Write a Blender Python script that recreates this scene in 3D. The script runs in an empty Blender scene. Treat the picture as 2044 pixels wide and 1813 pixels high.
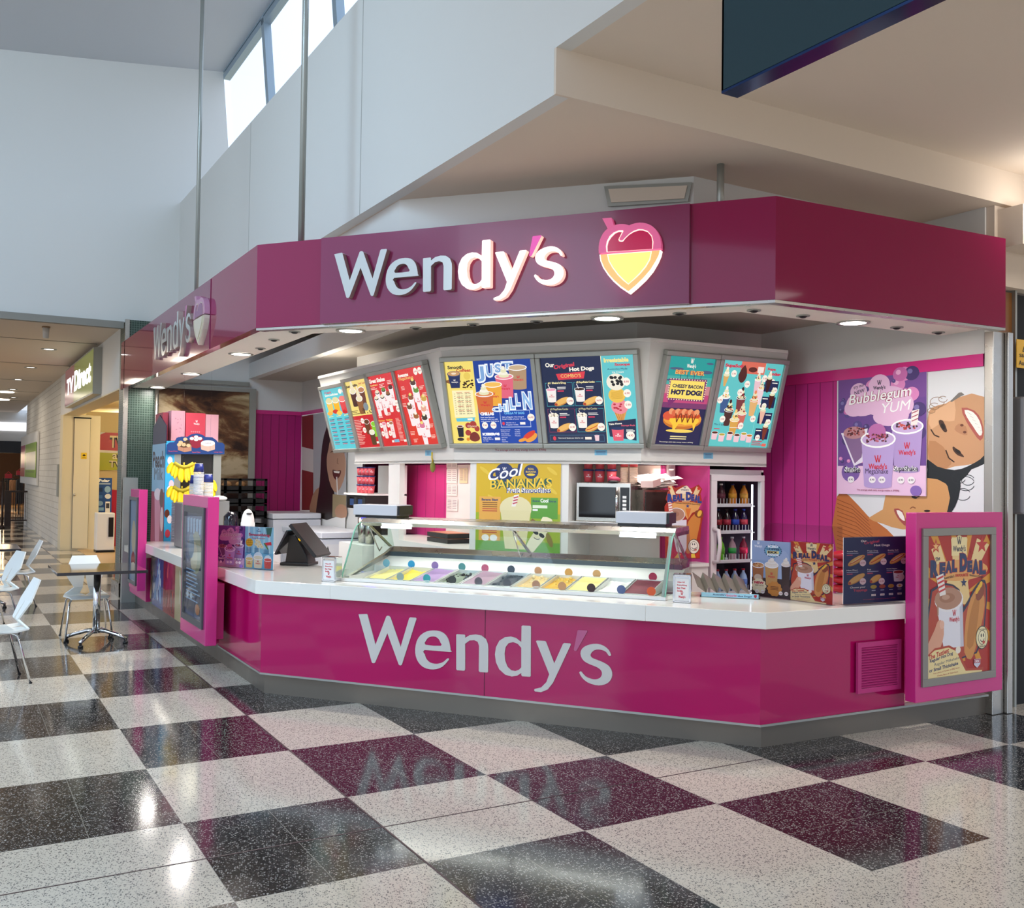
import bpy, bmesh, math, random
import numpy as np
from mathutils import Vector, Matrix
random.seed(7)
S = bpy.context.scene
COL = S.collection

# ------------------------------------------------------------------ camera
CF, CYAW, CPITCH, CROLL = 1953.0, -0.5236, 0.0236, 0.0139
H = 1.8
_fw = np.array([-math.sin(CYAW)*math.cos(CPITCH), math.cos(CYAW)*math.cos(CPITCH), math.sin(CPITCH)])
_rt = np.array([math.cos(CYAW), math.sin(CYAW), 0.0])
_up = np.cross(_rt, _fw)
_R = _rt*math.cos(CROLL)+_up*math.sin(CROLL)
_U = -_rt*math.sin(CROLL)+_up*math.cos(CROLL)
_C = np.array([0, 0, H])
cam_d = bpy.data.cameras.new('camera'); cam = bpy.data.objects.new('camera', cam_d); COL.objects.link(cam)
cam_d.sensor_fit = 'HORIZONTAL'; cam_d.sensor_width = 36.0; cam_d.lens = CF/2044*36.0
cam_d.clip_start = 0.05; cam_d.clip_end = 300
cam.matrix_world = Matrix(((_R[0], _U[0], -_fw[0], 0), (_R[1], _U[1], -_fw[1], 0), (_R[2], _U[2], -_fw[2], H), (0, 0, 0, 1)))
S.camera = cam

# ------------------------------------------------------------------ world, exposure
S.view_settings.view_transform = 'Standard'; S.view_settings.look = 'None'
S.view_settings.gamma = 1; S.view_settings.use_curve_mapping = False
S.view_settings.exposure = 0.0
w = bpy.data.worlds.new('world'); S.world = w; w.use_nodes = True
nt = w.node_tree; nt.nodes.clear()
out = nt.nodes.new('ShaderNodeOutputWorld'); bg = nt.nodes.new('ShaderNodeBackground')
tc = nt.nodes.new('ShaderNodeTexCoord'); sx = nt.nodes.new('ShaderNodeSeparateXYZ'); mr = nt.nodes.new('ShaderNodeValToRGB')
nt.links.new(tc.outputs['Generated'], sx.inputs[0]); nt.links.new(sx.outputs['Z'], mr.inputs[0])
mr.color_ramp.elements[0].position = 0.0; mr.color_ramp.elements[0].color = (0.70, 0.67, 0.65, 1)
mr.color_ramp.elements[1].position = 0.16; mr.color_ramp.elements[1].color = (1.12, 1.36, 1.75, 1)
nt.links.new(mr.outputs[0], bg.inputs[0]); nt.links.new(bg.outputs[0], out.inputs[0])
bg.inputs['Strength'].default_value = 1.0

def area_light(name, loc, size, power, color=(1, 1, 1), rot=(0, 0, 0), sizey=None, spread=None):
    l = bpy.data.lights.new(name, 'AREA'); l.energy = power; l.color = color; l.size = size
    if sizey: l.shape = 'RECTANGLE'; l.size_y = sizey
    if spread: l.spread = spread
    o = bpy.data.objects.new(name, l); o.location = loc; o.rotation_euler = rot; COL.objects.link(o)
    return o
def point_light(name, loc, power, color=(1, 1, 1), r=.1):
    l = bpy.data.lights.new(name, 'POINT'); l.energy = power; l.color = color; l.shadow_soft_size = r
    o = bpy.data.objects.new(name, l); o.location = loc; COL.objects.link(o)
    return o
WARM = (1.0, .86, .70); NEUT = (1.0, .95, .90)
LIGHTS = True
# daylight coming down the atrium from the roof glazing beyond the frame
area_light('atrium_daylight', (-3.5, 6.0, 6.9), 5, 520, (.50, .76, 1.0), (math.radians(50), 0, 0), 2)
area_light('atrium_daylight', (-6.5, 3.0, 6.0), 12, 300, (.72, .86, 1.0), (0, math.radians(-100), 0), 3)
# luminous panels of the mall ceiling over the walkway
area_light('mall_ceiling_light', (7.5, -1.5, 4.2), 3, 110, NEUT, (0, 0, 0), 3)
# added fill area lights that brighten the corridor, without fixtures
for y in (18.5, 24.0, 30.0):
    area_light('corridor_fill', (0.0, y, 3.9), 1.5, 60, WARM)

# ------------------------------------------------------------------ pixel <-> world helpers
def ray(x, y): return _fw+_R*(x-1022)/CF-_U*(y-906.5)/CF
def onz(x, y, z=0.0):
    d = ray(x, y); return _C+d*(z-H)/d[2]
def pX(x, y, X0):
    d = ray(x, y); return _C+d*(X0/d[0])
def pY(x, y, Y0):
    d = ray(x, y); return _C+d*(Y0/d[1])

# ------------------------------------------------------------------ materials
def lin(c):
    if isinstance(c, str):
        c = c.lstrip('#'); c = [int(c[i:i+2], 16)/255 for i in (0, 2, 4)]
    return tuple(((v+.055)/1.055)**2.4 if v > .04045 else v/12.92 for v in c[:3])
_M = {}
def mat(name, col='#ffffff', rough=.5, metal=0., emis=None, es=0., trans=0., ior=1.45, coat=0., bump=None, alpha=None, spec=None, noise=None):
    if name in _M: return _M[name]
    m = bpy.data.materials.new(name); m.use_nodes = True; n = m.node_tree.nodes; b = n['Principled BSDF']
    b.inputs['Base Color'].default_value = (*lin(col), 1); b.inputs['Roughness'].default_value = rough
    b.inputs['Metallic'].default_value = metal; b.inputs['IOR'].default_value = ior
    b.inputs['Transmission Weight'].default_value = trans; b.inputs['Coat Weight'].default_value = coat
    b.inputs['Coat Roughness'].default_value = .03
    if spec is not None: b.inputs['Specular IOR Level'].default_value = spec
    if alpha is not None: b.inputs['Alpha'].default_value = alpha
    if emis: b.inputs['Emission Color'].default_value = (*lin(emis), 1); b.inputs['Emission Strength'].default_value = es
    if noise:   # small wear variation of the surface: (scale, amount)
        t = n.new('ShaderNodeTexCoord'); z = n.new('ShaderNodeTexNoise'); z.inputs['Scale'].default_value = noise[0]; z.inputs['Detail'].default_value = 4
        mp = n.new('ShaderNodeMapRange'); mp.inputs[3].default_value = max(0, rough-noise[1]); mp.inputs[4].default_value = rough+noise[1]
        m.node_tree.links.new(t.outputs['Object'], z.inputs['Vector']); m.node_tree.links.new(z.outputs['Fac'], mp.inputs[0]); m.node_tree.links.new(mp.outputs[0], b.inputs['Roughness'])
    if bump:
        t = n.new('ShaderNodeTexCoord'); z = n.new('ShaderNodeTexNoise'); z.inputs['Scale'].default_value = bump[0]; z.inputs['Detail'].default_value = 3
        bp = n.new('ShaderNodeBump'); bp.inputs['Strength'].default_value = bump[1]; bp.inputs['Distance'].default_value = bump[2] if len(bump) > 2 else .01
        m.node_tree.links.new(t.outputs['Object'], z.inputs['Vector']); m.node_tree.links.new(z.outputs['Fac'], bp.inputs['Height']); m.node_tree.links.new(bp.outputs[0], b.inputs['Normal'])
    _M[name] = m
    return m
def attr_mat(name, emit, rough=.35, base=1.0):
    m = bpy.data.materials.new(name); m.use_nodes = True; n = m.node_tree.nodes; b = n['Principled BSDF']
    a = n.new('ShaderNodeVertexColor'); a.layer_name = 'Col'
    if emit:
        mx = n.new('ShaderNodeMix'); mx.data_type = 'RGBA'; mx.inputs[0].default_value = 1-base; mx.inputs[7].default_value = (0, 0, 0, 1)
        m.node_tree.links.new(a.outputs[0], mx.inputs[6]); m.node_tree.links.new(mx.outputs[2], b.inputs['Base Color'])
        m.node_tree.links.new(a.outputs[0], b.inputs['Emission Color']); b.inputs['Emission Strength'].default_value = emit
    else: m.node_tree.links.new(a.outputs[0], b.inputs['Base Color'])
    b.inputs['Roughness'].default_value = rough
    _M[name] = m
    return m
PRINT = attr_mat('printed_paper', 0, .4)
BACKLIT = attr_mat('backlit_print', .95, .25, .15)
GLOSSP = attr_mat('glossy_print', 0, .12)

M_PAINT = mat('white_wall_paint', '#d9d8d4', .75)
M_CEIL = mat('ceiling_paint', '#dccdbc', .85)
M_FASCIA = mat('fascia_magenta_acrylic', '#8a0c44', .07, coat=.15, spec=.4)
M_SIGNP = mat('sign_panel_acrylic', '#822650', .14, coat=.15)
M_COUNTERP = mat('counter_magenta_acrylic', '#b00a58', .08, coat=.1, spec=.35, noise=(1.5, .03))
M_BOXP = mat('pink_lacquer', '#d22f83', .25, coat=.2)
M_TOP = mat('white_stone_top', '#f2eee4', .12, coat=.3, noise=(20, .03))
M_STEEL = mat('stainless_steel', '#b5b0a8', .28, 1.0, noise=(6, .1))
M_KICK = mat('scuffed_steel', '#787065', .38, .55, noise=(4, .14))
M_CHROME = mat('chrome', '#dcdcdc', .08, 1.0)
M_ALU = mat('grey_aluminium', '#a6a8a2', .4, .6)
M_BLACK = mat('black_plastic', '#141416', .35)
M_WHITEPL = mat('white_plastic', '#eceae6', .3)
M_SOFFIT = mat('soffit_white', '#efe9df', .6)
M_LENS = mat('lamp_lens', '#ffffff', .5, emis='#fff8ee', es=9.0)
M_GREYW = mat('grey_cabinet_white', '#d3d1cc', .5)
M_WHITELAM = mat('white_laminate', '#e9e7e2', .35)
M_GLASS = mat('clear_glass', '#eef6f2', .0, trans=1.0, ior=1.1)
def thin_glass(name, tint, refl_rough=.02, gloss=.12):
    m = bpy.data.materials.new(name); m.use_nodes = True; n = m.node_tree.nodes; n.clear()
    o = n.new('ShaderNodeOutputMaterial'); t = n.new('ShaderNodeBsdfTransparent'); g = n.new('ShaderNodeBsdfGlossy'); mx = n.new('ShaderNodeMixShader'); fr = n.new('ShaderNodeLayerWeight')
    t.inputs[0].default_value = (*lin(tint), 1); g.inputs['Roughness'].default_value = refl_rough; fr.inputs['Blend'].default_value = .5; pw = n.new('ShaderNodeMath'); pw.operation = 'POWER'; pw.inputs[1].default_value = 5; ma = n.new('ShaderNodeMath'); ma.operation = 'MULTIPLY_ADD'; ma.inputs[1].default_value = .8; ma.inputs[2].default_value = gloss*.06
    l = m.node_tree.links; l.new(fr.outputs['Facing'], pw.inputs[0]); l.new(pw.outputs[0], ma.inputs[0]); l.new(ma.outputs[0], mx.inputs[0]); l.new(t.outputs[0], mx.inputs[1]); l.new(g.outputs[0], mx.inputs[2]); l.new(mx.outputs[0], o.inputs[0])
    _M[name] = m
    return m
M_THIN = thin_glass('pane_glass', '#f2f8f5')
M_SIDEGL = thin_glass('green_edge_glass', '#d6e6de', .02, .04)
M_ACRYL = thin_glass('clear_acrylic', '#f0eef0', .05, .08)
M_GEDGE = mat('glass_edge', '#7fb5a0', .15)

# ------------------------------------------------------------------ mesh helpers
class MB:
    def __init__(s): s.v = []; s.f = []; s.mi = []; s.mats = []; s.sm = []; s.cur = 0; s.smooth = False; s.col = None; s.cols = []
    def use(s, m):
        if m not in s.mats: s.mats.append(m)
        s.cur = s.mats.index(m); return s
    def face(s, pts):
        i = len(s.v); s.v += [tuple(map(float, p)) for p in pts]; s.f.append(tuple(range(i, i+len(pts)))); s.mi.append(s.cur); s.sm.append(s.smooth); s.cols.append(s.col)
    def add(s, vs, fs):
        i = len(s.v); s.v += [tuple(map(float, p)) for p in vs]
        for f in fs: s.f.append(tuple(a+i for a in f)); s.mi.append(s.cur); s.sm.append(s.smooth); s.cols.append(s.col)
        return s
    def box(s, x0, x1, y0, y1, z0, z1, M=None):
        vs = [(x, y, z) for z in (z0, z1) for y in (y0, y1) for x in (x0, x1)]
        if M is not None: vs = [tuple(M @ Vector(p)) for p in vs]
        return s.add(vs, [(0, 2, 3, 1), (4, 5, 7, 6), (0, 1, 5, 4), (2, 6, 7, 3), (0, 4, 6, 2), (1, 3, 7, 5)])
    def prism(s, poly, z0, z1):        # plan polygon [(x,y)] extruded in z
        n = len(poly)
        a = sum(poly[i][0]*poly[(i+1) % n][1]-poly[(i+1) % n][0]*poly[i][1] for i in range(n))
        if a < 0: poly = poly[::-1]
        vs = [(x, y, z0) for x, y in poly]+[(x, y, z1) for x, y in poly]
        return s.add(vs, [tuple(range(n))[::-1], tuple(range(n, 2*n))]+[(i, (i+1) % n, n+(i+1) % n, n+i) for i in range(n)])
    def slab(s, pts, vec):             # planar polygon of 3-D points extruded along vec
        n = len(pts); vec = np.asarray(vec, float); P = [np.asarray(p, float) for p in pts]
        vs = [tuple(p) for p in P]+[tuple(p+vec) for p in P]
        nrm = sum((np.cross(P[i]-P[0], P[(i+1) % n]-P[0]) for i in range(1, n-1)), np.zeros(3))
        fs = [tuple(range(n))[::-1], tuple(range(n, 2*n))]+[(i, (i+1) % n, n+(i+1) % n, n+i) for i in range(n)]
        if nrm@vec < 0: fs = [f[::-1] for f in fs]
        return s.add(vs, fs)
    def tube(s, pts, r, seg=10, caps=True, r2=None):
        P = [Vector(p) for p in pts]; rings = []; up = Vector((0, 0, 1)); n = len(P); prev = None
        for i, p in enumerate(P):
            t = (P[min(i+1, n-1)]-P[max(i-1, 0)]).normalized()
            if prev is None:
                a = t.cross(up) if abs(t.dot(up)) < .95 else t.cross(Vector((1, 0, 0)))
            else: a = prev-t*prev.dot(t)
            a.normalize(); prev = a; b = t.cross(a)
            rr = r if r2 is None else r+(r2-r)*i/(n-1)
            rings.append([p+(a*math.cos(q)+b*math.sin(q))*rr for q in [2*math.pi*k/seg for k in range(seg)]])
        vs = [tuple(v) for R in rings for v in R]; fs = []
        for i in range(n-1):
            for k in range(seg):
                k2 = (k+1) % seg; fs.append((i*seg+k, i*seg+k2, (i+1)*seg+k2, (i+1)*seg+k))
        if caps: fs += [tuple(range(seg))[::-1], tuple(range((n-1)*seg, n*seg))]
        o = s.smooth; s.smooth = True; s.add(vs, fs); s.smooth = o
        return s
    def lathe(s, prof, c=(0, 0, 0), seg=16, smooth=True, sx=1, sy=1):   # prof [(r,z)]
        vs = []; fs = []
        for r, z in prof:
            for k in range(seg):
                a = 2*math.pi*k/seg; vs.append((c[0]+r*math.cos(a)*sx, c[1]+r*math.sin(a)*sy, c[2]+z))
        m = len(prof)
        for i in range(m-1):
            for k in range(seg):
                k2 = (k+1) % seg; fs.append((i*seg+k, i*seg+k2, (i+1)*seg+k2, (i+1)*seg+k))
        if prof[0][0] > 1e-5: fs.append(tuple(range(seg))[::-1])
        if prof[-1][0] > 1e-5: fs.append(tuple(range((m-1)*seg, m*seg)))
        o = s.smooth; s.smooth = smooth; s.add(vs, fs); s.smooth = o
        return s
    def blob(s, c, r, seg=12, rings=8, M=None, jit=0):
        vs = []; fs = []
        for i in range(rings+1):
            t = math.pi*i/rings
            for k in range(seg):
                a = 2*math.pi*k/seg; j = 1+(random.random()-.5)*jit
                p = Vector((r[0]*math.sin(t)*math.cos(a)*j, r[1]*math.sin(t)*math.sin(a)*j, r[2]*math.cos(t)*j))
                if M is not None: p = M @ p
                vs.append((c[0]+p.x, c[1]+p.y, c[2]+p.z))
        for i in range(rings):
            for k in range(seg):
                k2 = (k+1) % seg; fs.append((i*seg+k, (i+1)*seg+k, (i+1)*seg+k2, i*seg+k2))
        o = s.smooth; s.smooth = True; s.add(vs, fs); s.smooth = o
        return s
    def build(s, name, parent=None, loc=None, local=False, bevel=0, solid=0, subsurf=0):
        off = Vector((0, 0, 0))
        if parent is not None and not local: off = parent['_w'] if '_w' in parent else Vector((0, 0, 0)); off = Vector(off)
        if loc is not None: off = Vector(loc)
        me = bpy.data.meshes.new(name)
        me.from_pydata([(x-off.x, y-off.y, z-off.z) for x, y, z in s.v], [], s.f)
        for m in (s.mats or [M_PAINT]): me.materials.append(m)
        me.polygons.foreach_set('material_index', s.mi); me.polygons.foreach_set('use_smooth', s.sm)
        if any(c is not None for c in s.cols):
            ca = me.color_attributes.new('Col', 'FLOAT_COLOR', 'CORNER'); arr = []
            for p, c in zip(me.polygons, s.cols): arr += list((*(c or (1, 1, 1)), 1))*len(p.vertices)
            ca.data.foreach_set('color', arr)
        me.update()
        o = bpy.data.objects.new(name, me); COL.objects.link(o)
        if parent is not None: o.parent = parent; o['_w'] = list(parent['_w']) if not local else [0, 0, 0]
        else: o['_w'] = list(off)
        if loc is not None and parent is None: o.location = off
        if bevel:
            b = o.modifiers.new('bevel', 'BEVEL'); b.width = bevel; b.segments = 2; b.limit_method = 'ANGLE'; b.angle_limit = .6
        if solid:
            b = o.modifiers.new('solid', 'SOLIDIFY'); b.thickness = solid; b.offset = 0
        if subsurf:
            b = o.modifiers.new('sub', 'SUBSURF'); b.levels = subsurf; b.render_levels = subsurf
        return o
def tag(o, label, cat, group=None):
    o['label'] = label; o['category'] = cat
    if group: o['group'] = group
    return o
def thing(name, label, cat, loc=(0, 0, 0), rotz=0, group=None):
    o = bpy.data.objects.new(name, None); COL.objects.link(o); o.empty_display_size = .1
    o.location = Vector([float(v) for v in loc]); o.rotation_euler = (0, 0, rotz); o['_w'] = [float(v) for v in loc]
    return tag(o, label, cat, group)
def struct(o): o['kind'] = 'structure'; return o
def copy_tree(o, parent=None):
    c = o.copy(); COL.objects.link(c); c.parent = parent
    for ch in list(o.children): copy_tree(ch, c)
    return c
def dup(root, loc, rotz=None, label=None, scale=None):
    c = copy_tree(root); c.location = Vector([float(v) for v in loc])
    if rotz is not None: c.rotation_euler = (0, 0, rotz)
    if label: c['label'] = label
    if scale: c.scale = scale
    return c
def one(name, mb, label, cat, loc=(0, 0, 0), group=None, **k):   # single mesh thing with its origin at loc
    return tag(mb.build(name, None, loc, **k), label, cat, group)

# ------------------------------------------------------------------ 2-D shapes: text and outlines with holes
_DG = None
def _curve_mesh(cd):
    ob = bpy.data.objects.new('tmp', cd); COL.objects.link(ob)
    dg = bpy.context.evaluated_depsgraph_get(); dg.update()
    me = ob.evaluated_get(dg).to_mesh()
    vs = [tuple(v.co) for v in me.vertices]; fs = [tuple(p.vertices) for p in me.polygons]
    ob.evaluated_get(dg).to_mesh_clear(); bpy.data.objects.remove(ob); bpy.data.curves.remove(cd)
    return vs, fs
_TX = {}
def text2d(st, bold=0.0, ext=0, spacing=1.0):
    if 'M' in st: bold = 0.0
    k = (st, bold, ext, spacing)
    if k not in _TX:
        c = bpy.data.curves.new('t', 'FONT'); c.body = st; c.resolution_u = 3; c.offset = bold; c.extrude = ext; c.space_character = spacing
        c.fill_mode = 'BOTH' if ext else 'FRONT'
        _TX[k] = _curve_mesh(c)
    return _TX[k]
def smooth_loop(P, n=4):
    P = [np.array(p, float) for p in P]; m = len(P); o = []
    for i in range(m):
        p0, p1, p2, p3 = P[i-1], P[i], P[(i+1) % m], P[(i+2) % m]
        for k in range(n):
            t = k/n; o.append(.5*((2*p1)+(-p0+p2)*t+(2*p0-5*p1+4*p2-p3)*t*t+(-p0+3*p1-3*p2+p3)*t**3))
    return [tuple(p) for p in o]
def outline2d(loops, ext=0):
    c = bpy.data.curves.new('c', 'CURVE'); c.dimensions = '2D'; c.fill_mode = 'BOTH' if ext else 'FRONT'; c.extrude = ext
    for L in loops:
        sp = c.splines.new('POLY'); sp.points.add(len(L)-1)
        for p, q in zip(sp.points, L): p.co = (q[0], q[1], 0, 1)
        sp.use_cyclic_u = True
    return _curve_mesh(c)

class Plane:      # origin o, unit axes u (right) and v (up); n points at the viewer
    def __init__(s, o, u, v=(0, 0, 1)):
        s.o = np.array(o, float); s.u = np.array(u, float); s.u /= np.linalg.norm(s.u)
        v = np.array(v, float); v = v-s.u*(v@s.u); s.v = v/np.linalg.norm(v); s.n = np.cross(s.u, s.v)
        if s.n@(_C-s.o) < 0: s.n = -s.n
    def w(s, a, b, c=0.0): return s.o+s.u*a+s.v*b+s.n*c
    def px(s, x, y):
        d = ray(x, y); t = ((s.o-_C)@s.n)/(d@s.n); p = _C+d*t-s.o
        return np.array([p@s.u, p@s.v])
    def hit(s, x, y, c=0.0): a, b = s.px(x, y); return s.w(a, b, c)

class Art:        # flat printed artwork lying on a plane; one mesh, colours per face
    def __init__(s, pl, z=(0, 0, 1.0), c0=0.002, step=.00006):
        s.pl = pl; s.z = z; s.c = c0; s.step = step; s.mb = MB(); s.flip = None
    def P(s, x, y):
        return s.pl.px(s.z[0]+x/s.z[2], s.z[1]+y/s.z[2])
    def _put(s, abs_, faces, col):
        s.mb.col = lin(col); pts = [s.pl.w(a, b, s.c) for a, b in abs_]
        fs = []
        for f in faces:
            n = np.zeros(3)
            for i in range(1, len(f)-1): n = n+np.cross(pts[f[i]]-pts[f[0]], pts[f[i+1]]-pts[f[0]])
            fs.append(f if n@s.pl.n > 0 else f[::-1])
        s.mb.add([tuple(p) for p in pts], fs); s.c += s.step
    def poly(s, pts, col, sm=0):
        if sm: pts = smooth_loop(pts, sm)
        s._put([s.P(*p) for p in pts], [tuple(range(len(pts)))], col)
    def rect(s, x0, y0, x1, y1, col): s.poly([(x0, y0), (x1, y0), (x1, y1), (x0, y1)], col)
    def ell(s, cx, cy, rx, ry, col, rot=0, n=22):
        c, q = math.cos(rot), math.sin(rot)
        s.poly([(cx+rx*math.cos(t)*c-ry*math.sin(t)*q, cy+rx*math.cos(t)*q+ry*math.sin(t)*c) for t in [2*math.pi*k/n for k in range(n)]], col)
    def shape(s, loops, col):
        vs, fs = outline2d(loops); s._put([s.P(v[0], v[1]) for v in vs], fs, col)
    def line(s, pts, w, col):
        for (x0, y0), (x1, y1) in zip(pts[:-1], pts[1:]):
            d = math.hypot(x1-x0, y1-y0) or 1; nx, ny = -(y1-y0)/d*w/2, (x1-x0)/d*w/2
            s.poly([(x0+nx, y0+ny), (x1+nx, y1+ny), (x1-nx, y1-ny), (x0-nx, y0-ny)], col); s.c -= s.step
        s.c += s.step
    def text(s, st, x0, y0, x1, y1, col, dy=0, dx=0, bold=.012, rot=0):
        # box left x0..x1, cap top y0..base y1; dy: right end drop; dx: top shift
        vs, fs = text2d(st, bold)
        if not vs: return
        X = [v[0] for v in vs]; Y = [v[1] for v in vs]; a0, a1, b0, b1 = min(X), max(X), min(Y), max(Y)
        o = []
        for v in vs:
            p = (v[0]-a0)/(a1-a0); q = (v[1]-b0)/max(1e-6, b1-b0)
            o.append(s.P(x0+(x1-x0)*p+dx*q, y1-(y1-y0)*q+dy*p))
        s._put(o, fs, col)
    def texto(s, st, x0, y0, x1, y1, col, oc, o=.05, **k):
        s.text(st, x0, y0, x1, y1, oc, bold=o, **k); s.text(st, x0, y0, x1, y1, col, **k)
    def build(s, name, m, parent=None, loc=None):
        s.mb.mats = [m]; s.mb.mi = [0]*len(s.mb.f); return s.mb.build(name, parent, loc)

def quad_plane(p00, p10, up=(0, 0, 1)):
    return Plane(p00, np.array(p10)-np.array(p00), up)
# ================================================================== THE SETTING
TS = 1.8/2.0309
def gx(i): return (i+1.2307)*TS
def gy(j): return (j*1.1879+3.511)*TS
def terrazzo(name, base, base2, chipA, chipB, line_col):
    m = bpy.data.materials.new(name); m.use_nodes = True; t = m.node_tree; n = t.nodes; L = t.links; b = n['Principled BSDF']
    g = n.new('ShaderNodeNewGeometry')
    def vor(scale, thr_d, thr_c, off):
        v = n.new('ShaderNodeTexVoronoi'); v.inputs['Scale'].default_value = scale; v.inputs['Randomness'].default_value = 1
        mp = n.new('ShaderNodeMapping'); mp.inputs['Location'].default_value = (off, off*1.7, 0); mp.inputs['Rotation'].default_value = (0, 0, off)
        nz = n.new('ShaderNodeTexNoise'); nz.inputs['Scale'].default_value = scale*.8; ad = n.new('ShaderNodeVectorMath'); ad.operation = 'MULTIPLY_ADD'
        ad.inputs[1].default_value = (.012, .012, 0); L.new(g.outputs['Position'], nz.inputs['Vector']); L.new(nz.outputs['Color'], ad.inputs[0]); L.new(g.outputs['Position'], ad.inputs[2])
        L.new(ad.outputs[0], mp.inputs[0]); L.new(mp.outputs[0], v.inputs['Vector'])
        a = n.new('ShaderNodeMath'); a.operation = 'LESS_THAN'; a.inputs[1].default_value = thr_d; L.new(v.outputs['Distance'], a.inputs[0])
        s = n.new('ShaderNodeSeparateColor'); L.new(v.outputs['Color'], s.inputs[0])
        c = n.new('ShaderNodeMath'); c.operation = 'LESS_THAN'; c.inputs[1].default_value = thr_c; L.new(s.outputs[0], c.inputs[0])
        p = n.new('ShaderNodeMath'); p.operation = 'MULTIPLY'; L.new(a.outputs[0], p.inputs[0]); L.new(c.outputs[0], p.inputs[1]); return p.outputs[0]
    def mix(fac, A, B):
        x = n.new('ShaderNodeMix'); x.data_type = 'RGBA'
        if fac is None: return x
        L.new(fac, x.inputs[0])
        for i, c in ((6, A), (7, B)):
            if isinstance(c, tuple): x.inputs[i].default_value = (*c, 1)
            else: L.new(c, x.inputs[i])
        return x.outputs[2]
    big = n.new('ShaderNodeTexNoise'); big.inputs['Scale'].default_value = 1.6; L.new(g.outputs['Position'], big.inputs['Vector'])
    base_c = mix(big.outputs['Fac'], lin(base), lin(base2))
    c1 = mix(vor(105, .42, .42, .3), base_c, lin(chipA)); c2 = mix(vor(150, .40, .38, 1.1), c1, lin(chipB))
    # thin tile joints every half block
    sp = n.new('ShaderNodeSeparateXYZ'); L.new(g.outputs['Position'], sp.inputs[0])
    def joint(o, off, per, wd):
        a = n.new('ShaderNodeMath'); a.operation = 'SUBTRACT'; a.inputs[1].default_value = off-wd/2-per*40; L.new(sp.outputs[o], a.inputs[0])
        q = n.new('ShaderNodeMath'); q.operation = 'MODULO'; q.inputs[1].default_value = per; L.new(a.outputs[0], q.inputs[0])
        r = n.new('ShaderNodeMath'); r.operation = 'LESS_THAN'; r.inputs[1].default_value = wd; L.new(q.outputs[0], r.inputs[0]); return r.outputs[0]
    mx = n.new('ShaderNodeMath'); mx.operation = 'MAXIMUM'
    L.new(joint('X', gx(0), TS/2, .0035), mx.inputs[0]); L.new(joint('Y', gy(0), 1.1879*TS/2, .0035), mx.inputs[1])
    c3 = mix(mx.outputs[0], c2, lin(line_col)); L.new(c3, b.inputs['Base Color'])
    rn = n.new('ShaderNodeTexNoise'); rn.inputs['Scale'].default_value = 5; rn.inputs['Detail'].default_value = 5; L.new(g.outputs['Position'], rn.inputs['Vector'])
    mr = n.new('ShaderNodeMapRange'); mr.inputs[3].default_value = .05; mr.inputs[4].default_value = .17; L.new(rn.outputs['Fac'], mr.inputs[0]); L.new(mr.outputs[0], b.inputs['Roughness'])
    b.inputs['Specular IOR Level'].default_value = .42
    _M[name] = m; return m
M_TW = terrazzo('white_terrazzo', '#dad1c1', '#cfc6b6', '#6e6a66', '#a39d92', '#b9b2a6')
M_TD = terrazzo('black_terrazzo', '#201f20', '#262526', '#a5a29c', '#5d5c5a', '#8d897f')
fl = MB(); fl.use(M_TW); fl.use(M_TD)
for i in range(-10, 16):
    for j in range(-9, 44):
        black = (i+j) % 2 == 1 and j >= 0 and not (i >= 5 and j >= 2) and i < 7
        fl.use(M_TD if black else M_TW)
        fl.face([(gx(i), gy(j), 0), (gx(i+1), gy(j), 0), (gx(i+1), gy(j+1), 0), (gx(i), gy(j+1), 0)])
struct(fl.build('floor'))
jt = MB(); jt.use(mat('joint_bronze', '#4a3638', .4))
jt.box(gx(1)-.006, gx(1)+.004, -4, 26, 0.0002, .0015); jt.box(-6, 4.6, gy(1.5)-.005, gy(1.5)+.004, 0.0002, .0014)
struct(jt.build('trim_1'))

ZB, ZT, XB, YN = 4.0, 4.27, 2.97, 4.72          # lower ceiling, upper ceiling, atrium edge, ceiling step
def sbox(name, x0, x1, y0, y1, z0, z1, m): b = MB(); b.use(m); b.box(x0, x1, y0, y1, z0, z1); return struct(b.build(name))
# atrium: bulkhead side wall with clerestory windows above, end wall, curved roof
b = MB(); b.use(M_PAINT)
b.slab([(XB, -6, ZT), (XB, YN, ZT), (XB, YN, ZB), (XB, 15.3, ZB), (XB, 15.3, 5.89), (XB, -6, 5.89)], (.10, 0, 0))
b.box(XB+.10, 3.85, -6, 15.3, 5.86, 5.89)
struct(b.build('wall_atrium_right'))
b = MB(); b.use(mat('panel_seam', '#aaa9a5', .8))
for px_ in ((500, 300), (722, 200)):
    y = pX(px_[0], px_[1], XB)[1]; b.box(XB-.0015, XB, y-.006, y+.006, ZB, 5.89)
struct(b.build('trim_2'))
E_ = MB(); E_.use(M_PAINT)
E_.slab([(-8, 15.3, ZB), (3.75, 15.3, ZB), (3.75, 15.3, 5.9), (3.57, 15.3, 8.05), (-8, 15.3, 8.05)], (0, .2, 0))
struct(E_.build('wall_end'))
sbox('trim_3', -8, 2.2, 15.24, 15.34, ZB-.10, ZB, mat('grey_edge_trim', '#8b877e', .6))
v = MB(); v.use(mat('atrium_roof_paint', '#c9cdd2', .8)); v.smooth = True
arc = []
for k in range(25):
    x = -9+k*(12.62/24); d9 = 3.62-x; arc.append((x, 8.03-.128*d9+.0035*d9*d9))
for (x0, z0), (x1, z1) in zip(arc[:-1], arc[1:]):
    v.face([(x0, -6, z0), (x0, 15.4, z0), (x1, 15.4, z1), (x1, -6, z1)])
struct(v.build('ceiling_atrium'))
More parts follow.
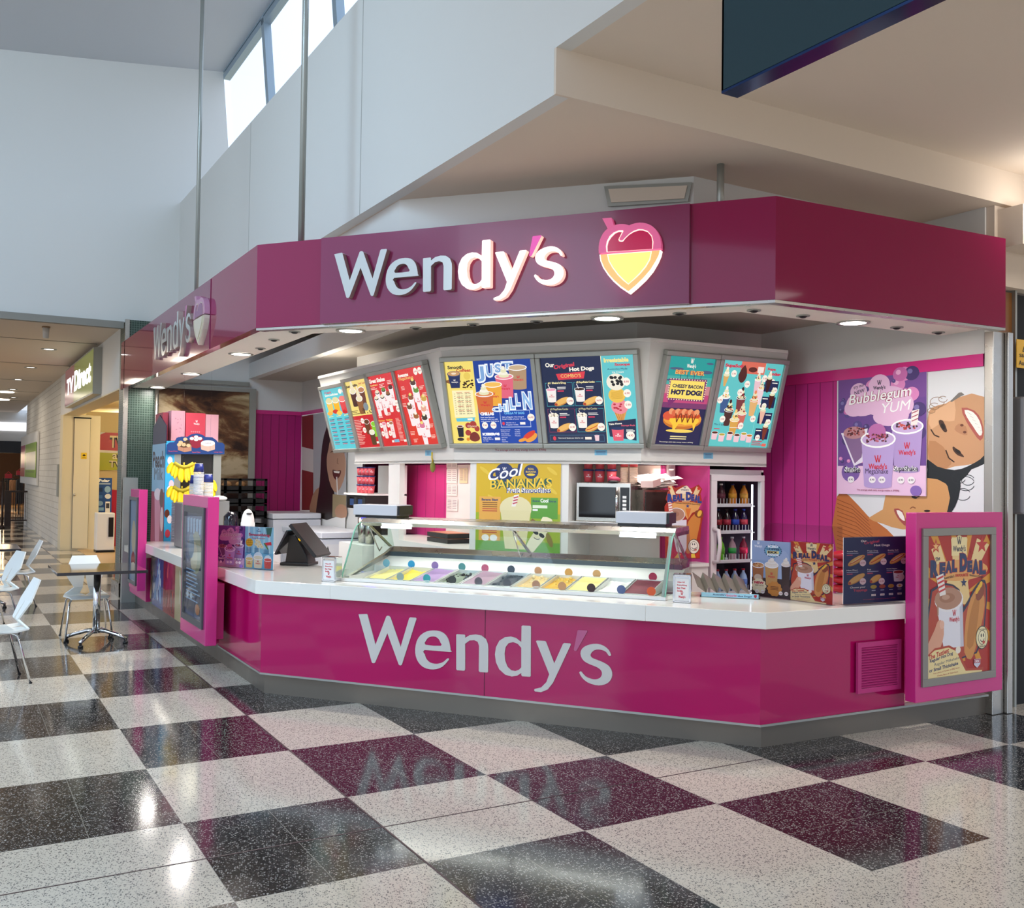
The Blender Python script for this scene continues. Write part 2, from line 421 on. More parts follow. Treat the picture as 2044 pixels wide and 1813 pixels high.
# clerestory: frame strip, mullions, panes
M_WF = mat('window_frame_grey', '#9fb0bd', .4, .4)
M_PANE = thin_glass('window_glass', '#ffffff', .02, .005)
def wx(z): return 3.72-(z-6.6)*.085
ym = sorted([pX(536, 100, 3.66)[1], pX(670, 20, 3.66)[1]])
ymul = [15.28, ym[1], ym[0]]
while ymul[-1] > -5: ymul.append(ymul[-1]-(ym[1]-ym[0]))
for k in range(len(ymul)-1):
    ya, yb = ymul[k], ymul[k+1]
    f = MB(); f.use(M_WF)
    for (u0, u1, z0, z1) in ((yb-.06, yb+.06, 5.88, 8.0), (yb, ya, 5.88, 5.95), (yb, ya, 7.90, 7.98), (yb, ya, 8.0, 8.03)):
        f.slab([(wx(z0)-.04, u0, z0), (wx(z0)-.04, u1, z0), (wx(z1)-.04, u1, z1), (wx(z1)-.04, u0, z1)], (.1, 0, 0))
    fo = struct(f.build('window_%d' % (k+1)))
    g = MB(); g.use(M_PANE); g.face([(wx(5.9)+.02, yb, 5.9), (wx(5.9)+.02, ya, 5.9), (wx(7.95)+.02, ya, 7.95), (wx(7.95)+.02, yb, 7.95)]); g.build('pane', fo)

# ceilings
c = MB(); c.use(M_CEIL)
c.prism([(XB+.1, YN), (XB+.1, 15.3), (9.5, 15.3), (9.5, YN)], ZB, ZB+.06)
struct(c.build('ceiling_lower'))
c = MB(); c.use(M_CEIL); c.prism([(XB+.1, -6), (XB+.1, YN), (14, YN), (14, -6)], ZT, ZT+.06)
struct(c.build('ceiling_upper'))
sbox('wall_ceiling_step', XB, 9.5, YN-.02, YN+.001, ZB, ZT, M_CEIL)
# bulkhead above the shop, behind the fascia
Pc = onz(1385, 352, ZB)
pa = np.array([Pc[0], Pc[1]]); dfr = np.array([4.72-2.18, 4.72-8.03]); dfr = dfr/np.linalg.norm(dfr)
_p7 = onz(790, 398, ZB)[:2]; dfr = (pa-_p7)/np.linalg.norm(pa-_p7); pl_ = pa-dfr*((pa[0]-3.08)/dfr[0])
c = MB(); c.use(M_PAINT)
poly = [(3.09, 11.0), (3.08, _p7[1]), tuple(pa), (7.3, pa[1]+.02)]
for (x0, y0), (x1, y1) in zip(poly[:-1], poly[1:]):
    c.slab([(x0, y0, 3.40), (x1, y1, 3.40), (x1, y1, ZB), (x0, y0, ZB)], (.05, .06, 0) if x0 > 3.085 or x1 > 3.2 else (.06, 0, 0))
struct(c.build('wall_shop_bulkhead'))
hp = Plane((pa[0], pa[1], 3.4), (dfr[0], dfr[1], 0))
hq = [hp.hit(x, y, .015) for x, y in ((1207, 374), (1382, 366), (1374, 404), (1215, 414))]
c = MB(); c.use(M_ALU); c.slab(hq, hp.n*.012)
o = c.build('access_hatch', None, hq[0]); tag(o, 'flat white ceiling access hatch above the purple front sign', 'hatch')
c = MB(); c.use(M_CEIL); q0 = [hp.hit(x, y, .03) for x, y in ((1216, 380), (1373, 373), (1367, 399), (1222, 407))]; c.slab(q0, hp.n*.006); c.build('hatch_door', o)
# shop interior shell: ceiling, interior beam, side and back walls, core
ZC = 3.28
c = MB(); c.use(mat('shop_ceiling', '#b3aca0', .8)); c.prism([(3.925, 7.4), (4.185, 15.3), (7.25, 15.3), (7.25, 5.3), (5.1, 5.55)], ZC, ZC+.05)
struct(c.build('ceiling_shop'))
c = MB(); c.use(M_PAINT); c.slab([(3.80, 7.4, ZC), (4.06, 15.3, ZC), (4.06, 15.3, ZC+.24), (3.80, 7.4, ZC+.24)], (.12, 0, 0)); struct(c.build('trim_4'))
M_PLANK = None
def plank_mat(name, col, axis, per, origin, rough=.35):
    m = mat(name, col, rough); t = m.node_tree; n = t.nodes; L = t.links; b = n['Principled BSDF']
    g = n.new('ShaderNodeNewGeometry'); d = n.new('ShaderNodeVectorMath'); d.operation = 'DOT_PRODUCT'; d.inputs[1].default_value = (axis[0], axis[1], 0)
    L.new(g.outputs['Position'], d.inputs[0])
    q = n.new('ShaderNodeMath'); q.operation = 'MODULO'; q.inputs[1].default_value = per; a = n.new('ShaderNodeMath'); a.operation = 'ADD'; a.inputs[1].default_value = 100*per+origin
    L.new(d.outputs['Value'], a.inputs[0]); L.new(a.outputs[0], q.inputs[0])
    r = n.new('ShaderNodeMath'); r.operation = 'LESS_THAN'; r.inputs[1].default_value = .008; L.new(q.outputs[0], r.inputs[0])
    x = n.new('ShaderNodeMix'); x.data_type = 'RGBA'; L.new(r.outputs[0], x.inputs[0]); c0 = lin(col); x.inputs[6].default_value = (*c0, 1); x.inputs[7].default_value = (*[v*.35 for v in c0], 1)
    L.new(x.outputs[2], b.inputs['Base Color']); return m
MPK_A = plank_mat('pink_planks_side', '#c23488', (0, 1), .155, 0)
MPK_B = plank_mat('pink_planks_back', '#b01c70', (1, 0), .13, 0)
c = MB(); c.use(M_PAINT); c.box(7.1, 7.25, 4.83, 15.3, 2.80, ZB); c.use(MPK_A); c.box(7.1, 7.25, 4.83, 15.3, 0, 2.77); struct(c.build('wall_right'))
c = MB(); c.use(M_BOXP); c.box(7.08, 7.1, 4.83, 7.6, 2.73, 2.83); struct(c.build('trim_5'))
c = MB(); c.use(M_PAINT); c.box(2.3, 7.25, 15.3, 15.45, 2.77, ZB); c.use(M_PAINT); c.box(2.3, 4.17, 15.3, 15.45, 0, 2.77); c.use(MPK_B); c.box(4.17, 7.25, 15.3, 15.45, 0, 2.77); struct(c.build('wall_back'))
c = MB(); c.use(M_BOXP); c.box(4.17, 4.92, 15.28, 15.3, 2.74, 2.80); c.box(4.90, 4.92, 12.3, 15.3, 2.74, 2.80); struct(c.build('trim_6'))
# core walls behind the menu boards
core = [(4.92, 15.3), (4.92, 12.6), (4.43, 11.6), (4.62, 9.04), (5.61, 7.39), (7.1, 7.29)]
c = MB(); c.use(M_PAINT)
for k, ((x0, y0), (x1, y1)) in enumerate(zip(core[:-1], core[1:])):
    z0 = 0 if k == 0 else 2.3
    c.slab([(x0, y0, z0), (x1, y1, z0), (x1, y1, ZC), (x0, y0, ZC)], (.06, .06, 0))
struct(c.build('wall_core'))
sbox('trim_7', 3.0, 4.06, 15.24, 15.3, 3.16, 3.22, M_ALU)

# ---------------------------------------------------------------- tiled pillar by the shop entrance
tm = mat('green_mosaic', '#3f5548', .35); t = tm.node_tree; n = t.nodes
g = n.new('ShaderNodeNewGeometry'); br = n.new('ShaderNodeTexBrick'); br.offset = 0; br.inputs['Scale'].default_value = 1; br.inputs['Brick Width'].default_value = .034; br.inputs['Row Height'].default_value = .034
br.inputs['Mortar Size'].default_value = .004; br.inputs['Color1'].default_value = (*lin('#2b3d33'), 1); br.inputs['Color2'].default_value = (*lin('#364a3f'), 1); br.inputs['Mortar'].default_value = (*lin('#5f6d63'), 1)
sp = n.new('ShaderNodeSeparateXYZ'); cb = n.new('ShaderNodeCombineXYZ'); ad = n.new('ShaderNodeMath'); ad.operation = 'ADD'
t.links.new(g.outputs['Position'], sp.inputs[0]); t.links.new(sp.outputs['X'], ad.inputs[0]); t.links.new(sp.outputs['Y'], ad.inputs[1]); t.links.new(ad.outputs[0], cb.inputs['X']); t.links.new(sp.outputs['Z'], cb.inputs['Y'])
t.links.new(cb.outputs[0], br.inputs['Vector']); t.links.new(br.outputs['Color'], n['Principled BSDF'].inputs['Base Color'])
c = MB(); c.use(tm); c.box(2.22, 2.62, 15.0, 15.7, 0, ZB); struct(c.build('wall_pillar'))
c = MB(); c.use(M_STEEL); c.box(2.18, 2.24, 14.97, 15.02, 0, ZB); c.box(2.17, 2.23, 14.97, 15.72, 0, .2); struct(c.build('trim_8'))

# ================================================================== KIOSK CANOPY
FL, FR, FE = np.array([2.18, 8.03]), np.array([4.72, 4.72]), np.array([7.02, 4.60])
NF = np.array([-(FR-FL)[1], (FR-FL)[0]]); NF /= np.linalg.norm(NF); NF = NF if NF@(np.array([0, 0])-FL) > 0 else -NF   # outward normal of the front
FZ0, FZ1 = 3.0, 3.69
can = thing('sign_canopy', 'glossy magenta fascia band running round the top of the ice cream kiosk', 'canopy', (2.18, 8.03, 3.0))
out_ = [(2.18, 15.3), tuple(FL), tuple(FR), tuple(FE)]
inn_ = [(2.26, 15.3), (2.26, 8.07), (4.75, 4.80), (7.02, 4.68)]
for k, nm in enumerate(('left', 'front', 'right')):
    b = MB(); b.use(M_FASCIA); b.prism([out_[k], out_[k+1], inn_[k+1], inn_[k]], FZ0, FZ1); b.build('fascia_panel', can)
b = MB(); b.use(M_SOFFIT)
o2 = [(2.24, 15.2), (2.24, 8.05), (4.74, 4.80), (7.04, 4.68)]; i2 = [(2.72, 15.2), (2.72, 8.20), (4.95, 5.30), (7.1, 5.22)]
for k in range(3): b.prism([o2[k], o2[k+1], i2[k+1], i2[k]], 3.02, 3.12)
b.build('soffit', can)
b = MB(); b.use(M_STEEL)     # bright reveal strip under the front fascia
for k in range(1, 3): b.prism([tuple(np.array(out_[k])+.004), tuple(np.array(out_[k+1])+.004), inn_[k+1], inn_[k]], FZ0-.02, FZ0-.001)
b.build('edge_strip', can)
# projecting sign panel on the front
d_ = (FR-FL)/np.linalg.norm(FR-FL)
sA = FL+d_*.60; sB = FR-d_*.57
fpl = Plane((*(FL+NF*.035), 3.0), (*d_, 0))
sa_ = fpl.px(640, 560)[0]; sb_ = fpl.px(1376, 500)[0]
b = MB(); b.use(M_SIGNP); b.slab([fpl.w(sa_, 0.0), fpl.w(sb_, 0.0), fpl.w(sb_, .685), fpl.w(sa_, .685)], -fpl.n*.034); b.build('sign_panel', can)
b = MB(); b.use(M_SIGNP)    # left side sign panel, seams at both ends
lpl = Plane((2.174, 0, 3.0), (0, -1, 0))
la = lpl.px(305, 700)[0]; lb = lpl.px(419, 620)[0]
b.slab([lpl.w(la, 0.0), lpl.w(lb, 0.0), lpl.w(lb, .685), lpl.w(la, .685)], -lpl.n*.005); b.build('sign_panel', can)

# --- hanging rods
for nm, p, z0, z1, lb_ in (('a', pX(392, 570, 2.30), 3.6, 7.7, 'thin grey suspension rod above the left fascia, nearest the green pillar'),
                          ('b', (2.47, 7.78, 0), 3.6, 7.75, 'thick grey suspension rod above the bend of the fascia'),
                          ('c', (4.62, 5.15, 0), 3.6, ZB, 'short rusty suspension rod behind the right fascia corner')):
    b = MB(); b.use(M_ALU); b.tube([(p[0], p[1], z0), (p[0], p[1], z1)], .026 if nm != 'a' else .022, 10)
    one('suspension_rod', b, lb_, 'rod', (p[0], p[1], z0), 'rods hanging the canopy')

# --- downlights in the soffit: lit square ones and dark eyeballs
def downlight(px_, py_, lit, label, rect=False):
    p = onz(px_, py_, 3.02); x, y = p[0], p[1]
    d = thing('downlight' if lit else 'unlit_spotlight', label, 'downlight', (x, y, 3.02), 0, 'lit downlights in the canopy soffit' if lit else 'dark eyeball spots in the canopy soffit')
    b = MB()
    if lit:
        b.use(M_ALU); b.lathe([(.125, -.004), (.125, -.012), (.10, -.012), (.10, -.004)], (x, y, 3.02), 24); b.build('trim_ring', d)
        b = MB(); b.use(M_LENS); b.lathe([(.095, -.002), (.095, -.010), (.0, -.012)], (x, y, 3.02), 24); b.build('lens', d)
        area_light('downlight_lamp', (x, y, 3.0), .16, 12 if px_ < 400 else 26, (1, .95, .90))
    else:
        b.use(M_ALU); b.lathe([(.05, -.001), (.05, -.008), (.035, -.008), (.035, -.001)], (x, y, 3.02), 16); b.build('trim_ring', d)
        b = MB(); b.use(M_BLACK); b.blob((x, y, 3.018), (.033, .033, .02), 10, 6); b.build('eyeball', d)
for q in ((315, 773, 'leftmost lit downlight, beside the steel pole'), (382, 746, 'second lit downlight from the left on the soffit'), (481, 706, 'third lit downlight from the left on the soffit'),
          (700, 659, 'bright downlight under the left end of the front sign'), (1212, 634, 'bright downlight under the heart logo'), (1703, 643, 'bright downlight under the right fascia')):
    downlight(q[0], q[1], True, q[2])
for q in ((547, 678, 'dark spot nearest the canopy bend'), (520, 695, 'dark spot left of the canopy bend'), (588, 662, 'dark spot right of the bend'), (830, 654, 'small unlit spot under the letter e'), (944, 647, 'unlit spot under the letter d'),
          (1071, 641, 'unlit spot under the letter y'), (1356, 625, 'unlit spot just right of the heart'), (1505, 619, 'unlit spot by the right corner'), (1603, 630, 'unlit spot left of the right downlight'), (1790, 653, 'unlit spot right of the right downlight'), (1873, 663, 'unlit spot nearest the steel post')):
    downlight(q[0], q[1], False, q[2]+', in the white soffit')

# ================================================================== LOGO LETTERS
GL = {
 'W': [[(62,62),(124,60),(130,66),(190,292),(272,78),(280,73),(294,75),(303,85),(380,308),(444,92),(452,85),(494,88),(500,96),(390,440),(383,448),(372,447),(365,440),(280,205),(188,425),(181,431),(168,430),(162,424)]],
 'e': [[(752,347),(757,335),(752,295),(738,245),(712,210),(675,190),(625,184),(575,192),(530,220),(502,265),(490,325),(495,380),(515,425),(550,460),(600,477),(650,476),(695,458),(728,425),(745,402),(740,395),(730,397),(705,420),(670,434),(635,436),(600,425),(575,400),(562,365),(560,332)],
       [(566,292),(572,260),(590,238),(615,230),(645,232),(668,250),(680,275),(684,300)]],
 'n': [[(800,215),(806,212),(862,216),(868,222),(867,240),(900,220),(945,214),(990,222),(1025,250),(1040,290),(1042,320),(1040,495),(1034,502),(978,498),(970,490),(972,300),(962,270),(935,257),(900,260),(867,285),(867,480),(860,488),(806,484),(800,476)]],
 'd': [[(1293,152),(1300,147),(1358,150),(1364,156),(1362,528),(1356,534),(1298,530),(1291,520),(1291,505),(1260,525),(1220,532),(1170,518),(1125,478),(1100,425),(1092,365),(1100,310),(1125,262),(1165,236),(1210,230),(1250,240),(1291,272)],
       [(1291,315),(1265,285),(1230,272),(1195,280),(1172,310),(1165,360),(1170,415),(1188,460),(1215,485),(1245,491),(1275,480),(1291,462)]],
 'y': [[(1402,264),(1410,260),(1470,264),(1478,270),(1540,432),(1606,285),(1613,279),(1660,282),(1666,290),(1558,520),(1530,580),(1490,630),(1440,650),(1395,645),(1388,635),(1392,626),(1440,615),(1480,575),(1502,515)]],
 'apostrophe': [[(1716,184),(1722,181),(1786,184),(1791,190),(1712,332),(1705,339),(1693,338),(1687,330)]],
 's': [[(1968,366),(1966,374),(1956,376),(1948,370),(1930,345),(1895,330),(1860,328),(1832,340),(1814,365),(1822,388),(1860,405),(1910,425),(1955,455),(1977,500),(1972,545),(1945,580),(1900,597),(1850,596),(1790,575),(1750,540),(1730,505),(1733,496),(1745,495),(1775,530),(1820,550),(1855,553),(1885,542),(1900,515),(1893,485),(1860,460),(1810,440),(1765,415),(1742,380),(1740,340),(1765,308),(1810,290),(1860,285),(1910,298),(1950,330)]]}
CN0, CN1 = np.array([2.26, 7.98]), np.array([4.72, 4.83])     # front counter panel line
cpl = Plane((*CN0, 0), (*(CN1-CN0), 0))
def cz(p): return cpl.px(700+p[0]/3.785, 1210+p[1]/3.785)
GW = {k: [[tuple(cz(p)) for p in (smooth_loop(L, 2) if k in 'es' else L)] for L in v_] for k, v_ in GL.items()}
def glyph(k, pl, f, depth, m, name, parent, side=None):
    vs, fs = outline2d([[f(p) for p in L] for L in GW[k]], depth/2)
    b = MB(); b.use(m)
    W3 = [pl.w(v[0], v[1], v[2]+depth/2) for v in vs]
    if np.cross(pl.u, pl.v)@pl.n < 0: fs = [q[::-1] for q in fs]
    if side is not None:
        for q in fs:
            s_ = {round(vs[i][2], 5) for i in q}; b.use(side if len(s_) > 1 else m); b.add([W3[i] for i in q], [tuple(range(len(q)))])
    else: b.add(W3, fs)
    return b.build(name, parent)
# front channel letters
M_LET_OFF = mat('unlit_letter_face', '#c4c6c2', .18, .25); M_LET_ON = mat('lit_letter_face', '#fff4ee', .4, emis='#fff0ea', es=1.0)
M_LET_SIDE = mat('letter_return', '#b9a79f', .25, .4); M_APO = mat('pink_letter_face', '#d8479c', .3, emis='#d8479c', es=.55)
def cr1(x, y): return fpl.px(660+x/4.088, 430+y/4.088)
ra, rb = cr1(58, 328), cr1(1740, 207); ga, gb = cz((62, 62)), cz((1791, 187))
rc_, gc = cr1(1775, 598), cz((1870, 597))
sxx = (rb[0]-ra[0])/(gb[0]-ga[0]); syy = (ra[1]-cr1(172, 682)[1])/(ga[1]-cz((172, 430))[1])
def ff(p): return (ra[0]+(p[0]-ga[0])*sxx, ra[1]+(p[1]-ga[1])*syy)
sg = thing('channel_letter_sign', "raised letters reading Wendy's on the front fascia, the last letters glowing", 'sign', fpl.w(ra[0], ra[1]))
for k in GW:
    m = M_LET_OFF if k in 'Wen' else (M_APO if k == 'apostrophe' else M_LET_ON)
    glyph(k, fpl, ff, .05, m, 'letter' if k != 'apostrophe' else 'apostrophe', sg, M_LET_SIDE if k in 'Wen' else mat('lit_letter_return', '#ffd9cc', .4, emis='#ffc8b8', es=.8))
# left side channel letters
def lf_map(x): return lpl.px(*x)
lpF = Plane((2.115, 0, 3.0), (0, -1, 0)); la0, la1 = lpF.px(304, 690), lpF.px(371, 640)
hW = 3.62; sl = (la1[0]-la0[0])/(gb[0]-ga[0])
zt = lpF.px(306, 655)[1]; zb = lpF.px(311, 716)[1]
sl2 = (zt-zb)/(ga[1]-cz((172, 430))[1])
def fl2(p): return (la0[0]+(p[0]-ga[0])*sl, zt+(p[1]-ga[1])*sl2)
sg2 = thing('channel_letter_sign', "unlit raised letters reading Wendy's on the left side fascia", 'sign', lpl.w(la0[0], zt))
for k in GW: glyph(k, lpl, fl2, .05, M_LET_OFF if k != 'apostrophe' else mat('unlit_pink_face', '#c06a9a', .3), 'letter' if k != 'apostrophe' else 'apostrophe', sg2, M_LET_SIDE)

# heart logo
HO = {'stem': [(280,100),(475,88),(525,250),(400,330)],
 'rim_top': [(208,840),(203,770),(205,700),(214,630),(230,560),(255,495),(290,430),(336,370),(390,320),(453,280),(520,250),(585,232),(650,222),(705,221),(760,225),(808,235),(850,250),(890,230),(940,215),(1000,200),(1070,192),(1135,194),(1200,205),(1268,228),(1330,260),(1384,305),(1430,360),(1468,425),(1500,500),(1516,570),(1525,640),(1526,740)],
 'inner_top': [(1338,752),(1345,600),(1325,490),(1250,400),(1150,365),(1070,362),(960,395),(860,455),(780,530),(725,600),(680,605),(640,590),(625,550),(650,500),(700,400),(640,395),(560,430),(480,510),(420,600),(398,700),(400,812)],
 'edge_top': [(1350,752),(1365,600),(1335,470),(1250,375),(1150,338),(1050,333),(950,368),(860,428),(770,510),(715,570),(680,575),(650,560),(645,530),(690,450),(730,375),(720,355),(640,356),(530,400),(440,480),(380,590),(362,700),(375,818)],
 'rim_low': [(222,870),(240,1000),(300,1150),(400,1300),(520,1440),(680,1580),(845,1690),(1000,1560),(1180,1390),(1330,1210),(1440,1020),(1500,880),(1522,775)],
 'tan': [(245,872),(265,1000),(325,1145),(425,1290),(540,1415),(690,1545),(835,1645),(985,1520),(1160,1350),(1305,1180),(1415,1000),(1475,880),(1498,782)],
 'edge_low': [(388,862),(420,1010),(500,1150),(610,1300),(730,1420),(838,1505),(960,1400),(1090,1280),(1215,1130),(1300,980),(1335,795)],
 'yellow': [(415,880),(445,1010),(520,1140),(630,1285),(745,1400),(838,1485),(950,1385),(1070,1265),(1195,1115),(1280,970),(1312,815)]}
def heart(pl, f, lit, label, depth):
    c0 = f((850, 900)); h = thing('heart_logo', label, 'sign', pl.w(*c0))
    em = (lambda c, e: dict(emis=c, es=e)) if lit else (lambda c, e: {})
    tg = 'lit' if lit else 'unlit'
    spec = [('stem', 'stem', .0, depth, mat(tg+'_heart_pink', '#c95583' if lit else '#c08aa6', .3, **em('#c4507c', .6))),
            ('rim_top', 'pink_rim', 0, depth, mat(tg+'_heart_pink', '#c95583')), ('edge_top', 'rim_edge', depth, .004, mat(tg+'_heart_edge', '#ffd8cc' if lit else '#c9b3a8', .3, **em('#ffd0c4', 1.0))),
            ('inner_top', 'red_face', depth+.004, .003, mat(tg+'_heart_red', '#a00038' if lit else '#8c4a78', .1, **em('#a0003a', .7))),
            ('rim_low', 'lower_edge', 0, depth, mat(tg+'_heart_glow', '#fffaf0' if lit else '#d9cfc0', .3, **em('#fff4e6', 1.1))),
            ('tan', 'tan_rim', depth, .004, mat(tg+'_heart_tan', '#dfae68' if lit else '#c9bfa5', .3, **em('#dba864', .75))),
            ('edge_low', 'inner_edge', depth+.004, .003, mat(tg+'_heart_edge2', '#fff0c8' if lit else '#c9bfa5', .3, **em('#fff0c0', 1.0))),
            ('yellow', 'yellow_face', depth+.007, .003, mat(tg+'_heart_yellow', '#fbdc6c' if lit else '#d5c9b5', .3, **em('#fbdc6c', .95)))]
    for key, nm, c_, dp, m in spec:
        b = MB(); b.use(m); b.slab([pl.w(*f(p), c_) for p in HO[key]], pl.n*dp); b.build(nm, h)
def fh(p): return tuple(fpl.px(1180+p[0]/10.665, 430+p[1]/10.665))
heart(fpl, fh, True, 'glowing pink and yellow heart logo at the right of the front sign', .05)
h0 = fh((205, 840)); h1 = fh((1525, 740)); h2 = fh((845, 1690)); h3 = fh((280, 100))
l0 = lpF.px(384, 650)[0]; l1 = lpF.px(406, 650)[0]; lt = lpF.px(393, 588)[1]; lbm = lpF.px(397, 687)[1]
def fh2(p):
    a, b_ = fh(p); return (l0+(a-h0[0])/(h1[0]-h0[0])*(l1-l0), lbm+(b_-h2[1])/(h3[1]-h2[1])*(lt-lbm))
heart(lpl, fh2, False, 'unlit heart logo on the left side fascia', .05)
# ================================================================== COUNTER
cb = thing('serving_counter', "magenta panelled kiosk counter with Wendy's on its front and a steel kickboard", 'counter', (2.26, 7.98, 0))
kick = [(2.30, 9.5), (2.30, 8.0), (4.80, 4.90), (7.1, 4.80)]
def strip(name, pts, z0, z1, th, m, parent, inward=True):
    b = MB(); b.use(m)
    for p, q in zip(pts[:-1], pts[1:]):
        p = np.array(p); q = np.array(q); n_ = np.array([-(q-p)[1], (q-p)[0]]); n_ = n_/np.linalg.norm(n_)*th
        if n_@(p) < 0: n_ = -n_
        b.prism([tuple(p), tuple(q), tuple(q+n_), tuple(p+n_)], z0, z1)
    return b.build(name, parent)
strip('kickboard', kick, 0, .16, .04, M_KICK, cb)
PB = .175
strip('front_panel', [tuple(CN0), tuple(CN1)], PB, .82, .05, M_COUNTERP, cb)
strip('side_panel', [(2.26, 9.5), tuple(CN0)], PB, .82, .05, M_COUNTERP, cb)
strip('side_panel', [tuple(CN1), (6.1, 4.78)], PB, .82, .05, M_COUNTERP, cb)
strip('panel_trim', [(2.255, 9.4), (2.255, 7.98), (4.72, 4.825), (7.0, 4.72)], .16, .175, .05, M_ALU, cb)
for p in (cpl.hit(967, 1300, .001),):
    b = MB(); b.use(mat('panel_joint', '#6a0838', .4)); b.slab([p+np.array([0, 0, PB-p[2]]), p+np.array([0, 0, .82-p[2]]), p+np.array([0, 0, .82-p[2]])+cpl.u*.006, p+np.array([0, 0, PB-p[2]])+cpl.u*.006], cpl.n*.0006); b.build('panel_joint', cb)
M_PLET = mat('frosted_letter', '#cfcac4', .35); M_PAPO = mat('pale_pink_letter', '#bd5f88', .35)
for k in GW: glyph(k, cpl, lambda p: p, .006, M_PAPO if k == 'apostrophe' else M_PLET, 'letter' if k != 'apostrophe' else 'apostrophe', cb)
# ventilation grille on the right hand panel
rpl = Plane((4.72, 4.815, 0), (6.1-4.72, 4.78-4.83, 0))
g0, g1 = rpl.px(1708, 1385), rpl.px(1795, 1275)
b = MB(); b.use(mat('vent_pink', '#c2367c', .4))
def rq(pl, b, a0, a1, z0, z1, c0, c1): b.slab([pl.w(a0, z0, c0), pl.w(a1, z0, c0), pl.w(a1, z1, c0), pl.w(a0, z1, c0)], pl.n*(c1-c0))
fw_ = .035
for (a0, a1, z0, z1) in ((g0[0], g1[0], g0[1], g0[1]+fw_), (g0[0], g1[0], g1[1]-fw_, g1[1]), (g0[0], g0[0]+fw_, g0[1]+fw_, g1[1]-fw_), (g1[0]-fw_, g1[0], g0[1]+fw_, g1[1]-fw_)): rq(rpl, b, a0, a1, z0, z1, 0, .02)
nS = 16
for k in range(nS):
    z = g0[1]+fw_+(g1[1]-g0[1]-2*fw_)*(k+.5)/nS
    b.slab([rpl.w(g0[0]+fw_, z-.002, .018), rpl.w(g1[0]-fw_, z-.002, .018), rpl.w(g1[0]-fw_, z+.008, .002), rpl.w(g0[0]+fw_, z+.008, .002)], (0, 0, -.004))
b.build('vent_grille', cb)
# white stone worktops
ZT_, ZU = .93, .82
ct = MB(); ct.use(M_TOP)
OFL, OFR = np.array([2.20, 7.96]), np.array([4.69, 4.75])
dI = np.array([.79, .61])
sp1 = OFL+(OFR-OFL)*.175; sp2 = OFL+(OFR-OFL)*.80
def top_piece(poly, lab): 
    b = MB(); b.use(M_TOP); b.prism(poly, ZU, ZT_)
    return one('countertop', b, lab, 'countertop', (*poly[0], ZU), 'white stone countertop sections', bevel=.004)
top_piece([(2.20, 9.35), tuple(OFL), tuple(sp1), tuple(sp1+dI*.95), (3.0, 9.35)], 'left section of white stone countertop below the till, with an angled corner')
top_piece([tuple(sp1), tuple(sp2), tuple(sp2+dI*.95), tuple(sp1+dI*.95)], 'middle section of white stone countertop carrying the glass ice cream display')
top_piece([tuple(sp2), tuple(OFR), (6.05, 4.69), (6.05, 5.4), (5.2, 5.7), tuple(sp2+dI*.95)], 'right section of white stone countertop below the hot dog rack and posters')
top_piece([(2.11, 12.9), (2.11, 9.35), (2.85, 9.35), (2.85, 12.9)], 'far left countertop above the striped coloured panel, holding clear cups')
# far left counter body with coloured picture strips
c2 = thing('side_counter', 'lower side counter faced with green, blue, red and cream picture strips', 'counter', (2.24, 9.5, 0))
b = MB(); b.use(M_BOXP); b.box(2.25, 2.8, 9.5, 12.85, .17, .82); b.build('body', c2)
gpl = Plane((2.24, 0, 0), (0, -1, 0))
A = Art(gpl, c0=.0)
def yz(y, z): return (y, z)
class ArtYZ(Art):
    def P(s, x, y): return np.array([-x, y])
A = ArtYZ(gpl, c0=.002)
yy = [12.84, pX(303, 1200, 2.24)[1], pX(326, 1200, 2.24)[1], pX(350, 1200, 2.24)[1], 9.5]
for k, (c_, d2, e2) in enumerate((('#2f8a4a', '#7fb85a', '#d8d890'), ('#2a4f8e', '#7aa0cc', '#dfe8f0'), ('#a5252f', '#d8584a', '#6b1a20'), ('#c9b98a', '#e8dfc0', '#8d8058'))):
    A.rect(yy[k], .17, yy[k+1], .82, c_)
    for q in range(26):
        y0 = random.uniform(yy[k+1]+.08, yy[k]-.08); z0 = random.uniform(.24, .76); A.ell(y0, min(max(z0, .34), .66), random.uniform(.02, .06), random.uniform(.06, .14), random.choice((c_, d2, e2)), random.uniform(-.4, .4), 12)
A.build('picture_strip', GLOSSP, c2)
strip('kickboard', [(2.30, 14.4), (2.30, 9.5)], 0, .16, .04, M_KICK, c2)
b = MB(); b.use(M_BOXP); b.box(2.2, 2.39, 12.95, 14.2, .17, .72)
b.use(M_BLACK)
for z in (.34, .42, .50, .58): b.box(2.196, 2.2, 13.0, 13.25, z, z+.02)
o = b.build('slotted_unit', None, (2.5, 13.5, .17)); tag(o, 'small pink cabinet with dark slots beside the far poster box', 'cabinet')
b = MB(); b.use(M_TOP); b.box(2.12, 2.40, 12.95, 14.2, .72, .80); one('countertop', b, 'lowest white worktop, beside the far pink poster box', 'countertop', (2.5, 13.5, .72), 'white stone countertop sections')

